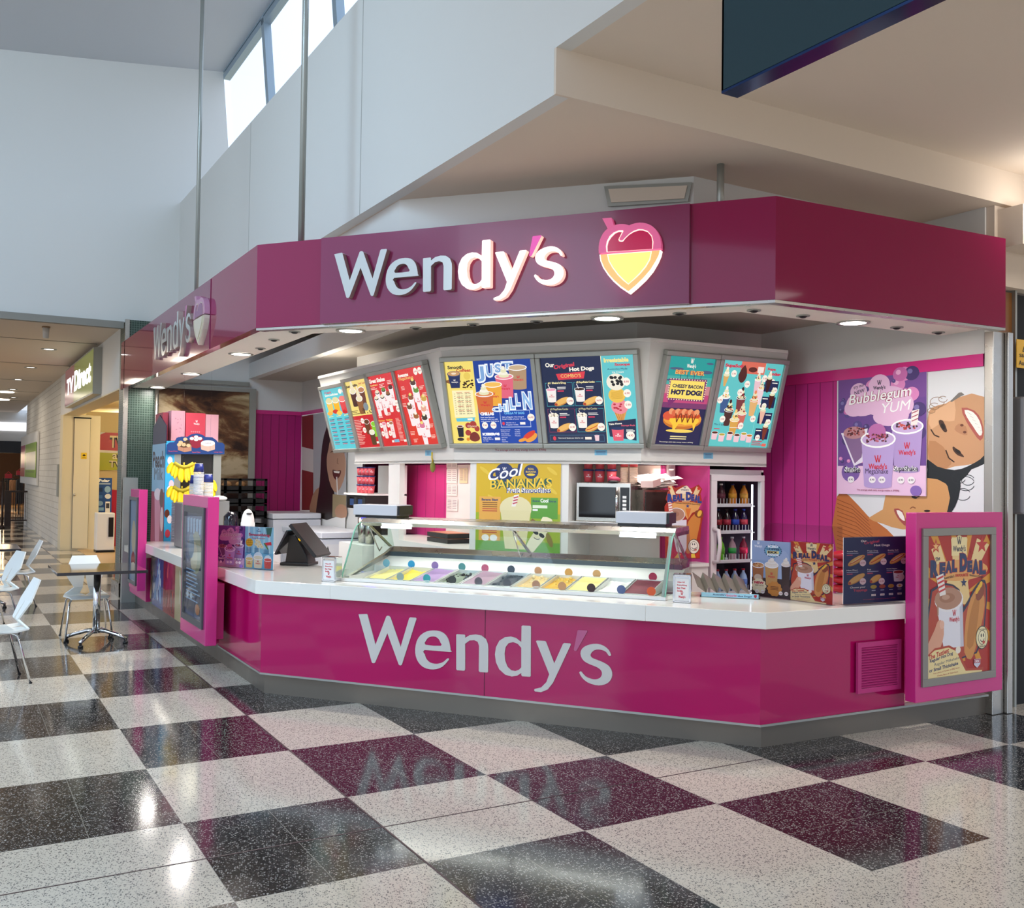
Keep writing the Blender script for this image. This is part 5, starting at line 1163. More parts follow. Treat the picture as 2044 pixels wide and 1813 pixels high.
def m_mega(A):
    A.rect(0, 0, 1, 1, '#d5231f'); A.text('Awesome', .06, .05, .45, .1, '#f4eee4', bold=.05); A.text('MegaShakes', .08, .1, .6, .15, '#f0d878', bold=.05); price(A, .72, .06, .07, ar=.65); price(A, .87, .06, .07, ar=.65)
    rr = random.Random(9)
    for (x, y, t_) in ((.55, .2, '#4a2a1a'), (.6, .3, '#5a8a2a'), (.36, .38, '#8a4a24'), (.8, .42, '#c8a040'), (.24, .5, '#6a3a1c'), (.72, .55, '#e0a08a'), (.4, .63, '#9a5a2c'), (.68, .66, '#2a1a14'), (.54, .76, '#d07090')):
        cup(A, x, y, .2, .24, '#f1e4e6', t_, flare=.3); A.ell(x, y-.025, .09, .03, t_); A.ell(x, y-.045, .05, .02, rr.choice(('#f0e6cc', '#e8d070', '#f3eee0')))
    for (x, y) in ((.18, .22), (.14, .33), (.82, .25), (.1, .44), (.88, .34), (.14, .82), (.86, .74), (.2, .92), (.84, .88)): tinytext(A, x-.08, y, x+.09, 3, .018, '#f0c8b8')
def m_coffee(A):
    A.rect(0, 0, .33, 1, '#f2da70'); A.rect(.335, 0, 1, 1, '#1d3e94'); A.rect(.335, .6, 1, 1, '#1c44a4'); A.rect(.33, 0, .336, 1, '#e8d88a')
    A.text('Smooth', .03, .05, .21, .09, '#22222c', bold=.04); A.text('Coffees', .13, .09, .3, .13, '#c03a34', bold=.03)
    A.ell(.08, .24, .09, .03, '#8a5a34'); A.poly([(.02, .15), (.17, .15), (.15, .32), (.045, .32)], '#24305c'); A.ell(.095, .15, .08, .035, '#3a4470'); A.ell(.095, .147, .072, .028, '#c89a68'); A.ell(.095, .145, .03, .012, '#f0dcc0'); mini_logo(A, .095, .25, .08, '#f0ece4')
    for k in range(26): A.ell(.18+random.Random(k).random()*.13, .23+random.Random(k+9).random()*.09, .012, .008, '#3a2010')
    A.ell(.25, .18, .04, .045, '#e6c85c'); A.rect(.05, .35, .3, .68, '#f7ebb8')
    for k in range(10):
        A.rect(.07, .39+k*.027, .085, .395+k*.027, '#7a6a4a')
        for x in (.11, .2): A.text('4.90', x, .385+k*.027, x+.03, .4+k*.027, '#4a4438'); A.rect(x+.04, .388+k*.027, x+.07, .395+k*.027, '#a89a78')
    for k in range(5): A.rect(.1, .375+k*.055, .17, .381+k*.055, '#c05a4a'); A.rect(.2, .375+k*.055, .26, .381+k*.055, '#c05a4a')
    A.poly([(.06, .69), (.29, .68), (.28, .73), (.07, .73)], '#5fc0d8'); A.rect(.2, .693, .26, .715, '#f7efe2')
    A.poly([(.06, .79), (.14, .79), (.13, .92), (.07, .92)], '#24202c'); A.ell(.1, .79, .045, .018, '#e8d8c8'); A.ell(.1, .79, .03, .01, '#5a2418'); A.ell(.09, .95, .04, .02, '#3a2a2c')
    for q in ((.2, .78, .035, .035), (.26, .77, .04, .045), (.3, .82, .03, .035), (.19, .87, .035, .035)): A.ell(*q, '#a83a34')
    A.poly([(.2, .95), (.22, .88), (.27, .86), (.31, .89), (.32, .95), (.26, .98)], '#7a2f26', 3); A.text('Choco', .19, .775, .3, .8, '#f0d8c0'); A.ell(.18, .95, .02, .02, '#e08a2a')
    for (ch, x0, x1, y0, y1) in (('J', .36, .47, .05, .27), ('U', .47, .57, .04, .21), ('S', .57, .67, .03, .17), ('T', .66, .8, .02, .13)): A.text(ch, x0, y0, x1, y1, '#eef4fa', bold=.09); A.text(ch, x0+.015, y0+.02, x1-.015, y1-.02, '#7fa6d6', bold=.03)
    for (x, y, w_, h_, c_, t_) in ((.86, .1, .24, .3, '#b09070', '#c8ae8c'), (.7, .2, .24, .3, '#e0647c', '#ea8a9a'), (.56, .29, .24, .3, '#eaa63a', '#f0bc5c'), (.45, .4, .24, .28, '#cf6a34', '#d98a54')):
        cup(A, x-.02, y, w_*.85, h_*.82, c_, t_)
        if x in (.45, .7): whip(A, x-.02, y-.01, .06)
    for (ch, x0, x1, y0, y1) in (('C', .5, .6, .56, .62), ('H', .58, .67, .52, .62), ('I', .67, .7, .48, .62), ('L', .71, .78, .44, .6), ('L', .78, .84, .4, .56), ('N', .86, .97, .38, .6)): A.text(ch, x0, y0, x1, y1, '#eef4fa', bold=.1); A.text(ch, x0+.01, y0+.015, x1-.01, y1-.015, '#8fb8e4', bold=.03)
    A.text('CHILLAS', .36, .62, .52, .66, '#f4f4f8', bold=.08)
    for k, s_ in enumerate(('Four new flavours', 'blended with ice, milk', 'and creamy Soft Serve')): A.text(s_, .36, .675+k*.025, .36+[.16, .2, .21][k], .69+k*.025, '#e4e8f4')
    price(A, .4, .78, .035, '7.90', ar=1.2); price(A, .5, .78, .035, '8.90', ar=1.2)
    for q in ((.59, .6, .93, .606), (.59, .8, .93, .806), (.588, .6, .592, .806), (.928, .6, .932, .806)): A.rect(*q, '#cfe0f4')
    A.text("CHILLA 'N' DOG", .64, .62, .87, .65, '#6fb4e6', bold=.06); A.text('Get a Regular Hot Dog &', .61, .675, .86, .692, '#e4e8f4'); A.text('Small Chilla of your choice', .61, .7, .88, .717, '#e4e8f4'); price(A, .94, .69, .04, '14.90', ar=1.1)
    A.ell(.62, .76, .015, .02, '#d83a4a'); A.text('Upsize to a', .65, .745, .76, .76, '#e4e8f4'); A.text('Regular Chilla', .65, .77, .79, .785, '#e4e8f4'); A.rect(.81, .745, .87, .775, '#f4eee8')
    A.text('ICEBERGS', .36, .87, .56, .905, '#f4f4f8', bold=.08); A.text('Add a twist', .36, .92, .46, .935, '#e4e8f4'); A.text('of Soft Serve', .36, .94, .48, .955, '#e4e8f4'); A.text('on top', .36, .965, .42, .98, '#e4e8f4'); A.rect(.5, .93, .56, .96, '#f4eee8')
    for k, s_ in enumerate(('Banana Caramel', 'Bubblegum Yum', 'Choc Caramel', 'Honeycomb Choc', 'Spearmint', 'Banana', 'Choc Mint')): A.text(s_, .58, .83+k*.024, .58+.011*len(s_)*.7, .843+k*.024, '#e4e8f4')
    for k, s_ in enumerate(('Vanilla', 'Coffee', 'Lime', 'Mocha')): A.text(s_, .74, .83+k*.024, .8, .843+k*.024, '#e4e8f4')
    A.ell(.92, .93, .08, .045, '#e89a34', -.6); A.ell(.9, .9, .085, .03, '#d83c24', -.6); A.ell(.82, .96, .05, .02, '#e89a34', -.3)
def m_combo(A):
    A.rect(0, 0, 1, 1, '#1f2748'); A.rect(.66, .0, 1, 1, '#62c2c8'); A.rect(.655, 0, .662, 1, '#efe6c0')
    A.text('Our', .05, .06, .15, .11, '#f4eee0', bold=.04); A.text('Original', .14, .09, .37, .15, '#cc3a50', dy=-.03, bold=.05); A.text('Hot Dogs', .31, .12, .58, .18, '#f4eee0', dy=-.01, bold=.05)
    A.poly([(.16, .19), (.48, .17), (.46, .25), (.18, .26)], '#d83a48'); A.text("COMBO'S", .21, .195, .43, .235, '#f2d878', bold=.06)
    for k, (x, y, s_, bc) in enumerate(((.03, .28, "#1 Shake'n'Dog", '#4ab0b8'), (.345, .28, '#2 SupaShake Combo', '#4ab0b8'), (.03, .585, '#3 MegaShake Combo', '#a0305c'), (.345, .585, '#4 Mega Meal Combo', '#4ab0b8'))):
        for q in ((x, y+.01, x+.3, y+.014), (x, y+.28, x+.3, y+.284), (x, y+.01, x+.003, y+.284), (x+.297, y+.01, x+.3, y+.284)): A.rect(*q, bc)
        A.rect(x+.02, y, x+.24, y+.03, '#1f2748'); A.text(s_, x+.03, y, x+.23, y+.03, '#f4e6a8', bold=.04)
        cup(A, x+.06, y+.09, .11, .14, '#f0eae4', ['#e8a0b4', '#3a1c14', '#4a2418', '#4a2418'][k]); 
        if k >= 2: [A.ell(x+.06+.04*math.cos(t), y+.08+.015*math.sin(t), .015, .012, '#f3ead4') for t in np.linspace(0, 6.28, 8)]
        A.line([(x+.03, y+.03), (x+.05, y+.085)], .008, '#f4e4e4'); tinytext(A, x+.13, y+.06, x+.24, 2, .018, '#e8e6e0'); A.rect(x+.13, y+.1, x+.2, y+.115, '#d03a58')
        bun(A, x+.17, y+.23, .095, .038, -.45, '#f0c040' if k == 3 else None); price(A, x+.26, y+.225, .04, '%d.90' % (13+k), ar=1.15)
    for q in ((.03, .9, .63, .904), (.03, .975, .63, .979), (.03, .9, .033, .979), (.627, .9, .63, .979)): A.rect(*q, '#4a7a9a')
    A.ell(.08, .94, .018, .025, '#d83a4a'); A.text('Want more? Upsize your drink for only', .12, .93, .4, .948, '#f0ece4'); A.rect(.42, .925, .49, .955, '#f4e6d8'); cup(A, .55, .91, .05, .06, '#eac6cc', '#e0a0b0', logo=None)
    A.text('Irresistable', .69, .03, .95, .08, '#f2e08a', bold=.05); A.text('Scoops', .8, .09, .96, .13, '#cc3a50', bold=.05); A.text('Australian Made', .72, .145, .93, .165, '#22305e'); A.text('Ice Cream', .77, .18, .89, .2, '#f4eee0')
    A.poly([(.74, .58), (.9, .6), (.84, .78), (.8, .78)], '#d89a50'); 
    for k in range(4): A.line([(.75+k*.035, .6), (.81+k*.01, .76)], .005, '#a86a2c')
    A.ell(.82, .58, .09, .085, '#e88a94'); A.ell(.8, .45, .09, .085, '#e8bc50'); A.ell(.8, .3, .1, .095, '#ece6d4'); rr = random.Random(4)
    for k in range(16): A.ell(.73+rr.random()*.14, .24+rr.random()*.11, .018, .016, '#1c1a1c', rr.random()*3)
    for k in range(8): A.ell(.76+rr.random()*.12, .53+rr.random()*.1, .014, .01, '#b82a3c'); A.line([(.73+rr.random()*.03, .42+k*.01), (.86, .4+k*.012)], .004, '#c8962c')
    for y, s_ in ((.3, '8.90'), (.43, '6.90'), (.56, '5.90')): price(A, .91, y, .04, s_, ar=1.15)
    A.poly([(.68, .75), (.98, .72), (.97, .97), (.69, .92)], '#1f2748'); A.text('Take Home', .69, .77, .83, .79, '#f4eee0', dy=-.01, bold=.05); A.text('Scoops Pack', .82, .785, .97, .81, '#e05a70', bold=.04); pint(A, .78, .83, .13, .14); price(A, .91, .91, .045, '14.90', ar=1.1); tinytext(A, .87, .84, .96, 3, .012, '#e8e6e0', .006)
def m_cheesy(A):
    A.rect(0, 0, 1, 1, '#23244c'); A.rect(0, 0, 1, .22, '#1f9a98'); A.rect(0, .22, 1, .32, '#4aa8a0'); A.rect(0, .32, 1, .42, '#c8848c'); A.rect(0, .42, 1, .52, '#c04a78'); A.rect(0, .52, 1, .58, '#7a3a6a')
    for q in ((.2, .14, .15, .015), (.85, .16, .14, .02), (.9, .06, .08, .012), (.15, .27, .14, .012)): A.ell(*q, '#4a5a7a')
    mini_logo(A, .5, .1, .2, '#f4eee4'); A.texto('BEST EVER', .18, .15, .82, .2, '#f0b860', '#b84a34', .08)
    for x in (.3, .45, .6, .75): A.rect(x, .2, x+.01, .25, '#2a2a50')
    A.poly([(.08, .25), (.9, .24), (.92, .5), (.3, .49), (.16, .57), (.12, .49)], '#7a2f6a'); A.poly([(.12, .27), (.86, .265), (.88, .475), (.12, .47)], '#f6dc6a')
    for k in range(14): A.ell(.11+k*.058, .255, .012, .007, '#f8ecc0'); A.ell(.14+k*.056, .483, .012, .007, '#f8ecc0')
    for k in range(8): A.ell(.1, .28+k*.026, .012, .007, '#f8ecc0'); A.ell(.9, .27+k*.027, .012, .007, '#f8ecc0')
    A.text('CHEESY BACON', .17, .31, .83, .35, '#22244a', bold=.04); A.text('HOT DOG!', .16, .37, .84, .43, '#22244a', bold=.07)
    A.ell(.52, .72, .42, .1, '#c8742a'); A.ell(.52, .7, .42, .09, '#e89a3c'); A.ell(.52, .66, .38, .07, '#c84a24'); A.ell(.2, .67, .12, .05, '#d8583a'); 
    for k in range(9): A.ell(.25+k*.07, .62+.015*(k % 2), .06, .035, '#d86a44' if k % 2 else '#e89a6a')
    A.poly([(.24, .7), (.86, .69), (.84, .76), (.8, .84), (.76, .76), (.6, .77), (.45, .76), (.36, .86), (.32, .77)], '#f6c63c', 2); A.ell(.5, .84, .3, .02, '#f2d060')
    for k in range(4): A.line([(.35+k*.12, .64), (.4+k*.12, .74), (.45+k*.12, .64)], .02, '#7a3418')
    tinytext(A, .32, .9, .68, 2, .025, '#f2e0a0', .012, False); A.text('The average adult daily energy intake is 8700kJ', .1, .965, .85, .98, '#f0e8d0')
def m_soft(A):
    A.rect(0, 0, 1, 1, '#5fc2c2'); A.rect(.3, .0, .7, .14, '#d86a54'); A.rect(.7, 0, .706, 1, '#8ad8d8'); A.text('SupaSoft', .04, .04, .34, .09, '#c83a50', bold=.06); A.text('Supa', .74, .05, .88, .09, '#c83a50', bold=.06); A.text('Sundaes', .78, .1, .98, .14, '#c83a50', bold=.06)
    A.poly([(.28, .16), (.36, .04), (.42, .16), (.38, .24), (.32, .24)], '#4a2014', 2); A.ell(.5, .09, .07, .03, '#5a2418'); A.rect(.58, .05, .68, .12, '#f0e0d8'); A.poly([(.04, .16), (.14, .16), (.1, .3), (.07, .3)], '#d8a860'); whip(A, .09, .17, .05)
    rr = random.Random(12)
    for (x, y, w_, c_, t_) in ((.62, .2, .11, '#e6c0c8', '#f2ead8'), (.7, .3, .11, '#ecd0d4', '#e8dcc0'), (.14, .42, .15, '#3a5a8a', '#f2f0e8'), (.4, .42, .15, '#7a3a3a', '#3a2420'), (.62, .44, .14, '#e0b070', '#e88a5a'), (.24, .57, .15, '#4a2a24', '#3a2018'), (.46, .6, .15, '#c86a5a', '#e8c8a0'), (.36, .68, .15, '#d8a24a', '#f0c878')):
        cup(A, x, y, w_, .18, c_, t_, logo=None, flare=.4); whip(A, x, y-.01, w_*.4, t_)
        for k in range(6): A.ell(x-.04+rr.random()*.08, y-.05+rr.random()*.05, .01, .007, rr.choice(('#d83a3a', '#3a2018', '#f0d060')))
    for (x, y) in ((.2, .15), (.45, .26), (.36, .36), (.06, .46), (.76, .5), (.16, .68), (.66, .66), (.48, .75), (.86, .22), (.72, .18)): price(A, x, y, .045, '5.90', ar=.9) if y < .6 or x < .7 else None
    for k, x in enumerate((.08, .2, .33, .45, .56, .66)): cup(A, x, .84+.02*(k % 2), .1, .08, '#ecc4cc', rr.choice(('#5a2a1a', '#c87a2a', '#b8a040')), logo=None)
    tinytext(A, .05, .79, .2, 1, .02, '#c83a50'); tinytext(A, .3, .77, .45, 1, .02, '#f2eee0'); A.text('Mix it up!', .04, .73, .2, .76, '#22305e')
    for k in range(4):
        y = .2+k*.19; A.rect(.74, y, .97, y+.13, '#1f2a4e'); x = .8 if k % 2 == 0 else .9; A.poly([(x-.05, y-.03), (x+.05, y-.03), (x+.015, y+.14), (x-.015, y+.14)], ['#3a1c14', '#4a2014', '#e8b8a0', '#7a3a2a'][k]); whip(A, x, y-.03, .045); price(A, .93 if k % 2 == 0 else .8, y+.11, .04, '8.50', ar=.9); A.rect(.86 if k % 2 == 0 else .75, y+.02, .95 if k % 2 == 0 else .84, y+.03, '#f0ece0')
    tinytext(A, .72, .92, .95, 3, .022, '#c83a50', .01); A.rect(.9, .95, .97, .985, '#e86a5a')
MB_ = [(0, ((646, 775), (697, 756), (726, 897), (675, 905)), 'blue smoothies menu board, farthest left of the row', m_smoothies),
       (0, ((691, 758), (742, 741), (775, 896), (722, 901)), 'yellow and red Just Chillin menu board, second from the left', m_chillin),
       (0, ((739, 745), (795, 729), (828, 894), (768, 898)), 'red Great Shakes menu board, left of the Awesome MegaShakes board', m_great),
       (0, ((793, 731), (856, 716), (890, 891), (826, 896)), 'red Awesome MegaShakes menu board with stacked shakes', m_mega),
       (1, ((889, 712), (1078, 703), (1083, 890), (897, 893)), 'wide yellow and blue coffee and Just Chillin menu board in the middle', m_coffee),
       (1, ((1079, 703), (1283, 695), (1284, 893), (1083, 891)), "navy Our Original Hot Dogs Combo's menu board with an ice cream panel", m_combo),
       (2, ((1323, 697), (1431, 705), (1396, 897), (1291, 892)), 'Cheesy Bacon Hot Dog menu board with a sunset background', m_cheesy),
       (2, ((1431, 706), (1565, 716), (1532, 900), (1397, 897)), 'teal SupaSoft and Sundaes menu board, farthest right of the row', m_soft)]
for k, q, lab, fn in MB_:
    t_, A = menu_board(k, q, lab); fn(A); A.build('print', BACKLIT, t_)

# ================================================================== POSTERS ON THE WALLS
# cool bananas poster on the centre pier
def px_poster(name, lab, pl, px4, fn, cat='poster', th=.003, m=PRINT, c=.004):
    q = [pl.px(*p) for p in px4]; a0, a1 = (q[0][0]+q[3][0])/2, (q[1][0]+q[2][0])/2; z0, z1 = (q[2][1]+q[3][1])/2, (q[0][1]+q[1][1])/2
    t_ = thing(name, lab, cat, pl.w((a0+a1)/2, z0))
    b = MB(); b.use(M_WHITEPL); b.slab([pl.w(a0, z0, c), pl.w(a1, z0, c), pl.w(a1, z1, c), pl.w(a0, z1, c)], -pl.n*th); b.build('sheet', t_)
    A = ArtN(pl, a0, a1, z0, z1, c0=c+.0006); A.step = .00004; fn(A); A.build('print', m, t_); return t_
def bananas(A):
    A.rect(0, 0, 1, 1, '#d7b320'); A.rect(0, .55, 1, 1, '#9fb52c'); A.rect(0, .85, 1, 1, '#6fa83a')
    for (x, y) in ((.1, .1), (.35, .08), (.7, .15), (.9, .3), (.5, .3), (.2, .4), (.9, .1)): A.ell(x, y, .07, .02, '#e2c440', .6)
    A.ell(.34, .12, .11, .1, '#22346c'); mini_logo(A, .34, .12, .13, '#ffffff'); A.ell(.655, .11, .085, .075, '#22346c'); A.text('REAL', .62, .07, .69, .09, '#f0d040'); A.text('BANANA', .595, .1, .715, .12, '#f0d040'); A.ell(.655, .14, .05, .012, '#f0d040')
    A.texto('Cool', .13, .09, .53, .22, '#ffffff', '#22346c', .1, dy=-.07, dx=.03); A.texto('BANANAS', .17, .2, .9, .3, '#f3cf3c', '#2a5a4a', .1, dy=-.03); A.texto('Fruit Smoothies', .37, .28, .89, .34, '#22346c', '#ffffff', .08, dy=-.01)
    A.rect(.04, .38, .3, .85, '#e7ae50'); A.text('Banana Blast', .07, .4, .27, .425, '#2a3a6a', bold=.04); 
    for k in range(5): A.rect(.08, .44+k*.022, .26, .45+k*.022, '#7a4a20' if k < 3 else '#c04a3a')
    A.text('Coco Banana', .07, .63, .27, .655, '#2a3a6a', bold=.04)
    for k in range(5): A.rect(.08, .67+k*.022, .26, .68+k*.022, '#7a4a20' if k < 3 else '#c04a3a')
    A.ell(.12, .82, .045, .035, '#f7f2ea'); A.ell(.22, .82, .045, .035, '#f7f2ea')
    A.rect(.66, .38, .97, .6, '#5fa03a'); A.text('Extra', .68, .405, .76, .425, '#22346c', bold=.03); A.text('Cool', .77, .39, .86, .43, '#ffffff', bold=.03); A.text('Extras', .87, .405, .95, .425, '#22346c', bold=.03); A.rect(.68, .46, .85, .49, '#e8f0d8'); A.rect(.68, .5, .74, .52, '#ffffff')
    A.ell(.48, .5, .19, .13, '#e9dfae'); A.poly([(.3, .52), (.66, .52), (.6, .93), (.36, .93)], '#e6dca8'); A.poly([(.46, .36), (.52, .35), (.48, .48), (.43, .48)], '#f4ece4')
    for k in range(3): A.line([(.455-.005*k, .39+k*.03), (.51-.005*k, .375+k*.03)], .014, '#c84a5a')
    mini_logo(A, .47, .72, .17)
    A.poly([(.6, .93), (.66, .8), (.76, .68), (.86, .67), (.84, .78), (.74, .9), (.68, .96)], '#efe6c0', 2); A.poly([(.78, .66), (.8, .58), (.9, .6), (.93, .68), (.88, .7)], '#f4ecc4', 2); A.poly([(.77, .68), (.68, .6), (.64, .68), (.74, .74)], '#8a6a3c', 2)
    A.ell(.72, .745, .035, .02, '#22242c', .5); A.ell(.79, .775, .035, .02, '#22242c', .5); A.line([(.7, .8), (.74, .82), (.77, .81)], .008, '#3a2a20'); A.ell(.55, .86, .06, .03, '#f0d860'); A.ell(.88, .82, .03, .08, '#8a7a34', -.4)
px_poster('hanging_poster', 'yellow Cool Bananas fruit smoothies poster on the white centre pier', lpc, ((949, 921), (1118, 921), (1118, 1110), (949, 1110)), bananas, c=-.01)
# right wall mural of two upside down faces, and the bubblegum poster over it
rw = Plane((7.1, 0, 0), (0, -1, 0))
mz = (1460, 680, 3.5)
t_ = thing('wall_mural', 'large photo mural of two smiling faces lying upside down on the right wall', 'mural', rw.hit(1820, 1060))
q = [rw.px(1672, 750), rw.px(1968, 720)]; mb_ = [rw.px(1672, 1140)]
mz0 = .6; ma0, ma1, mz1 = q[0][0], rw.px(1968, 720)[0], 2.73
b = MB(); b.use(M_WHITEPL); b.slab([rw.w(ma0, mz0, .001), rw.w(ma1, mz0, .001), rw.w(ma1, mz1, .001), rw.w(ma0, mz1, .001)], rw.n*.002); b.build('panel', t_)
A = Art(rw, mz, c0=.0035, step=.00004)
A.poly([(740, 210), (1772, 128), (1772, 1230), (1772, 1700), (740, 1700)], '#dfe1e3')
SK, SK2, SK3, HR = '#c9986f', '#dcae86', '#a8744e', '#1c2226'
# upper face (upside down)
A.poly([(1372, 560), (1400, 470), (1500, 440), (1580, 400), (1772, 395), (1772, 800), (1700, 860), (1560, 880), (1460, 905), (1372, 850)], SK, 2)
A.poly([(1385, 520), (1500, 450), (1560, 420), (1560, 560), (1480, 560), (1400, 620)], SK2, 2); A.poly([(1385, 700), (1480, 740), (1540, 860), (1460, 900), (1385, 840)], '#b8845a', 2)
A.poly([(1372, 830), (1440, 880), (1560, 905), (1650, 880), (1740, 830), (1772, 800), (1772, 860), (1680, 900), (1650, 940), (1560, 1000), (1460, 930), (1372, 900)], HR, 2)
A.poly([(1372, 900), (1500, 920), (1600, 960), (1560, 1080), (1520, 1190), (1440, 1230), (1372, 1100)], HR, 2)
A.poly([(1610, 470), (1700, 490), (1750, 560), (1765, 650), (1740, 700), (1690, 640), (1640, 560)], '#b05a50', 2); A.poly([(1630, 485), (1690, 500), (1735, 560), (1755, 640), (1735, 665), (1690, 600), (1650, 540)], '#f2efe6', 2)
for k in range(6): A.line([(1650+k*18, 500+k*26), (1680+k*14, 520+k*22)], 2, '#b8a898')
A.poly([(1590, 580), (1640, 600), (1650, 660), (1600, 650), (1560, 620)], '#b98560', 2); A.ell(1612, 592, 12, 9, '#6a3a28'); A.ell(1632, 640, 12, 9, '#6a3a28')
A.poly([(1450, 560), (1480, 560), (1510, 630), (1490, 640), (1460, 600)], '#4a3024', 2); A.ell(1480, 600, 12, 22, '#201814', -.4); A.line([(1395, 620), (1420, 660), (1455, 675)], 9, '#3a261c'); 
A.poly([(1550, 740), (1580, 760), (1620, 800), (1625, 815), (1580, 800), (1550, 765)], '#4a3024', 2); A.ell(1585, 775, 24, 12, '#201814', .6); A.line([(1500, 765), (1520, 820), (1560, 850)], 9, '#3a261c')
for (x, y, r) in ((1440, 430, 50), (1420, 460, 34), (1480, 410, 30), (1400, 490, 26)):
    A.line([(x+r*math.cos(t), y+r*.7*math.sin(t)) for t in np.linspace(0, 5.5, 16)], 4, '#8a6a4c')
A.poly([(1590, 365), (1610, 362), (1630, 378), (1605, 390), (1540, 430), (1530, 425)], '#7a746e')
# lower face and striped top
A.poly([(740, 1090), (820, 1080), (960, 1230), (1090, 1320), (1200, 1500), (740, 1500)], '#c0703c', 2)
for k in range(14): A.line([(742, 1110+k*28), (840+k*8, 1150+k*30), (960+k*10, 1262+k*30)], 4, '#8a4420')
A.poly([(1080, 1080), (1180, 1000), (1372, 960), (1500, 1000), (1560, 1120), (1520, 1220), (1400, 1300), (1200, 1320), (1060, 1280), (960, 1240), (1060, 1180)], '#d09a62', 2)
A.poly([(1140, 1175), (1200, 1190), (1230, 1300), (1180, 1260), (1150, 1215)], '#a8504a', 2); A.poly([(1155, 1185), (1195, 1200), (1215, 1260), (1180, 1240)], '#f4efe6', 2)
A.line([(1250, 1175), (1270, 1162), (1290, 1172)], 8, '#8a5430'); A.line([(1290, 1100), (1330, 1080)], 8, '#3a261c'); A.ell(1280, 1095, 20, 9, '#201814', .3); A.ell(1370, 1190, 22, 8, '#2a1a14')
A.poly([(1500, 930), (1600, 950), (1590, 1100), (1540, 1200), (1500, 1230), (1530, 1100)], HR, 2)
for (x, y, r) in ((1640, 1000, 62), (1655, 975, 45), (1620, 1075, 52), (1590, 960, 48)):
    A.line([(x+r*math.cos(t), y+r*.8*math.sin(t)) for t in np.linspace(.3, 5.9, 18)], 4, '#23282c')
# clip: nothing was drawn outside the panel except the bottom, which the panel reaches
A.build('print', PRINT, t_)
px_poster('bubblegum_poster', 'large purple Bubblegum Yum poster with three shakes on the right wall', Plane((7.085, 0, 0), (0, -1, 0)), ((1675, 744), (1851, 727), (1849, 991), (1672, 986)), bubblegum, th=.008)
# girl drinking mural on the inner left wall
gw = Plane((4.895, 0, 0), (0, -1, 0))
t_ = thing('wall_mural', 'photo mural of a laughing girl with long dark hair drinking through a straw', 'mural', gw.hit(650, 1000))
a0, a1 = gw.px(602, 900)[0], gw.px(692, 900)[0]
b = MB(); b.use(M_WHITEPL); b.slab([gw.w(a0, .9, .001), gw.w(a1, .9, .001), gw.w(a1, 2.74, .001), gw.w(a0, 2.74, .001)], gw.n*.002); b.build('panel', t_)
A = Art(gw, (240, 760, 3.4865), c0=.0035, step=.00005)
A.poly([(1265, 250), (1345, 235), (1345, 900), (1265, 900)], '#7a2a18'); A.poly([(1345, 235), (1575, 200), (1575, 950), (1345, 950)], '#a9abac'); A.poly([(1265, 460), (1345, 480), (1345, 640), (1265, 620)], '#c9c2ba')
A.poly([(1320, 950), (1340, 800), (1390, 740), (1440, 760), (1440, 950)], '#a07a5c', 2)
A.poly([(1470, 260), (1420, 380), (1400, 520), (1390, 720), (1370, 860), (1375, 950), (1500, 950), (1480, 700), (1470, 480)], '#221410', 2)
A.poly([(1450, 480), (1470, 400), (1520, 420), (1560, 500), (1572, 600), (1555, 700), (1510, 780), (1470, 740), (1445, 640), (1438, 550)], '#b28a72', 2)
A.poly([(1480, 620), (1510, 628), (1538, 625), (1530, 665), (1500, 690), (1482, 660)], '#5a2420', 2); A.poly([(1485, 628), (1530, 632), (1525, 646), (1492, 642)], '#efe6dc')
A.line([(1465, 500), (1480, 490), (1495, 498)], 6, '#4a2c20'); A.line([(1540, 500), (1552, 495), (1562, 505)], 6, '#4a2c20'); A.line([(1515, 540), (1512, 575), (1522, 580)], 5, '#8a6048')
A.line([(1508, 670), (1515, 800)], 8, '#dcd6d2'); A.poly([(1480, 790), (1575, 800), (1570, 950), (1478, 950)], '#9a8a6a'); A.poly([(1495, 900), (1530, 860), (1575, 880), (1575, 950), (1510, 950)], '#b98c70', 2)
A.build('print', PRINT, t_)
# chocolate ice cream mural on the back wall
bw = Plane((0, 15.26, 0), (1, 0, 0))
m = bpy.data.materials.new('chocolate_swirl_print'); m.use_nodes = True; tr = m.node_tree; n = tr.nodes; L = tr.links; _M['swirl'] = m
g = n.new('ShaderNodeNewGeometry'); mp = n.new('ShaderNodeMapping'); mp.inputs['Rotation'].default_value = (0, .75, 0); mp.inputs['Scale'].default_value = (1.0, 1, 2.6); nz = n.new('ShaderNodeTexNoise'); nz.inputs['Scale'].default_value = .9; nz.inputs['Detail'].default_value = 9; nz.inputs['Roughness'].default_value = .6; nz.inputs['Distortion'].default_value = .7
cr = n.new('ShaderNodeValToRGB'); cr.color_ramp.elements[0].position = .38; cr.color_ramp.elements[0].color = (*lin('#2e140a'), 1); cr.color_ramp.elements[1].position = .62; cr.color_ramp.elements[1].color = (*lin('#cdb893'), 1)
e = cr.color_ramp.elements.new(.48); e.color = (*lin('#6e4528'), 1); e = cr.color_ramp.elements.new(.54); e.color = (*lin('#a58a62'), 1)
L.new(g.outputs['Position'], mp.inputs[0]); L.new(mp.outputs[0], nz.inputs['Vector']); L.new(nz.outputs['Fac'], cr.inputs[0]); L.new(cr.outputs[0], n['Principled BSDF'].inputs['Base Color']); n['Principled BSDF'].inputs['Roughness'].default_value = .4
t_ = thing('framed_mural', 'framed close up mural of swirled chocolate ice cream on the back wall', 'mural', (3.4, 15.26, .3))
b = MB(); b.use(m); b.box(2.65, 4.06, 15.25, 15.27, .4, 3.06); b.build('print', t_)
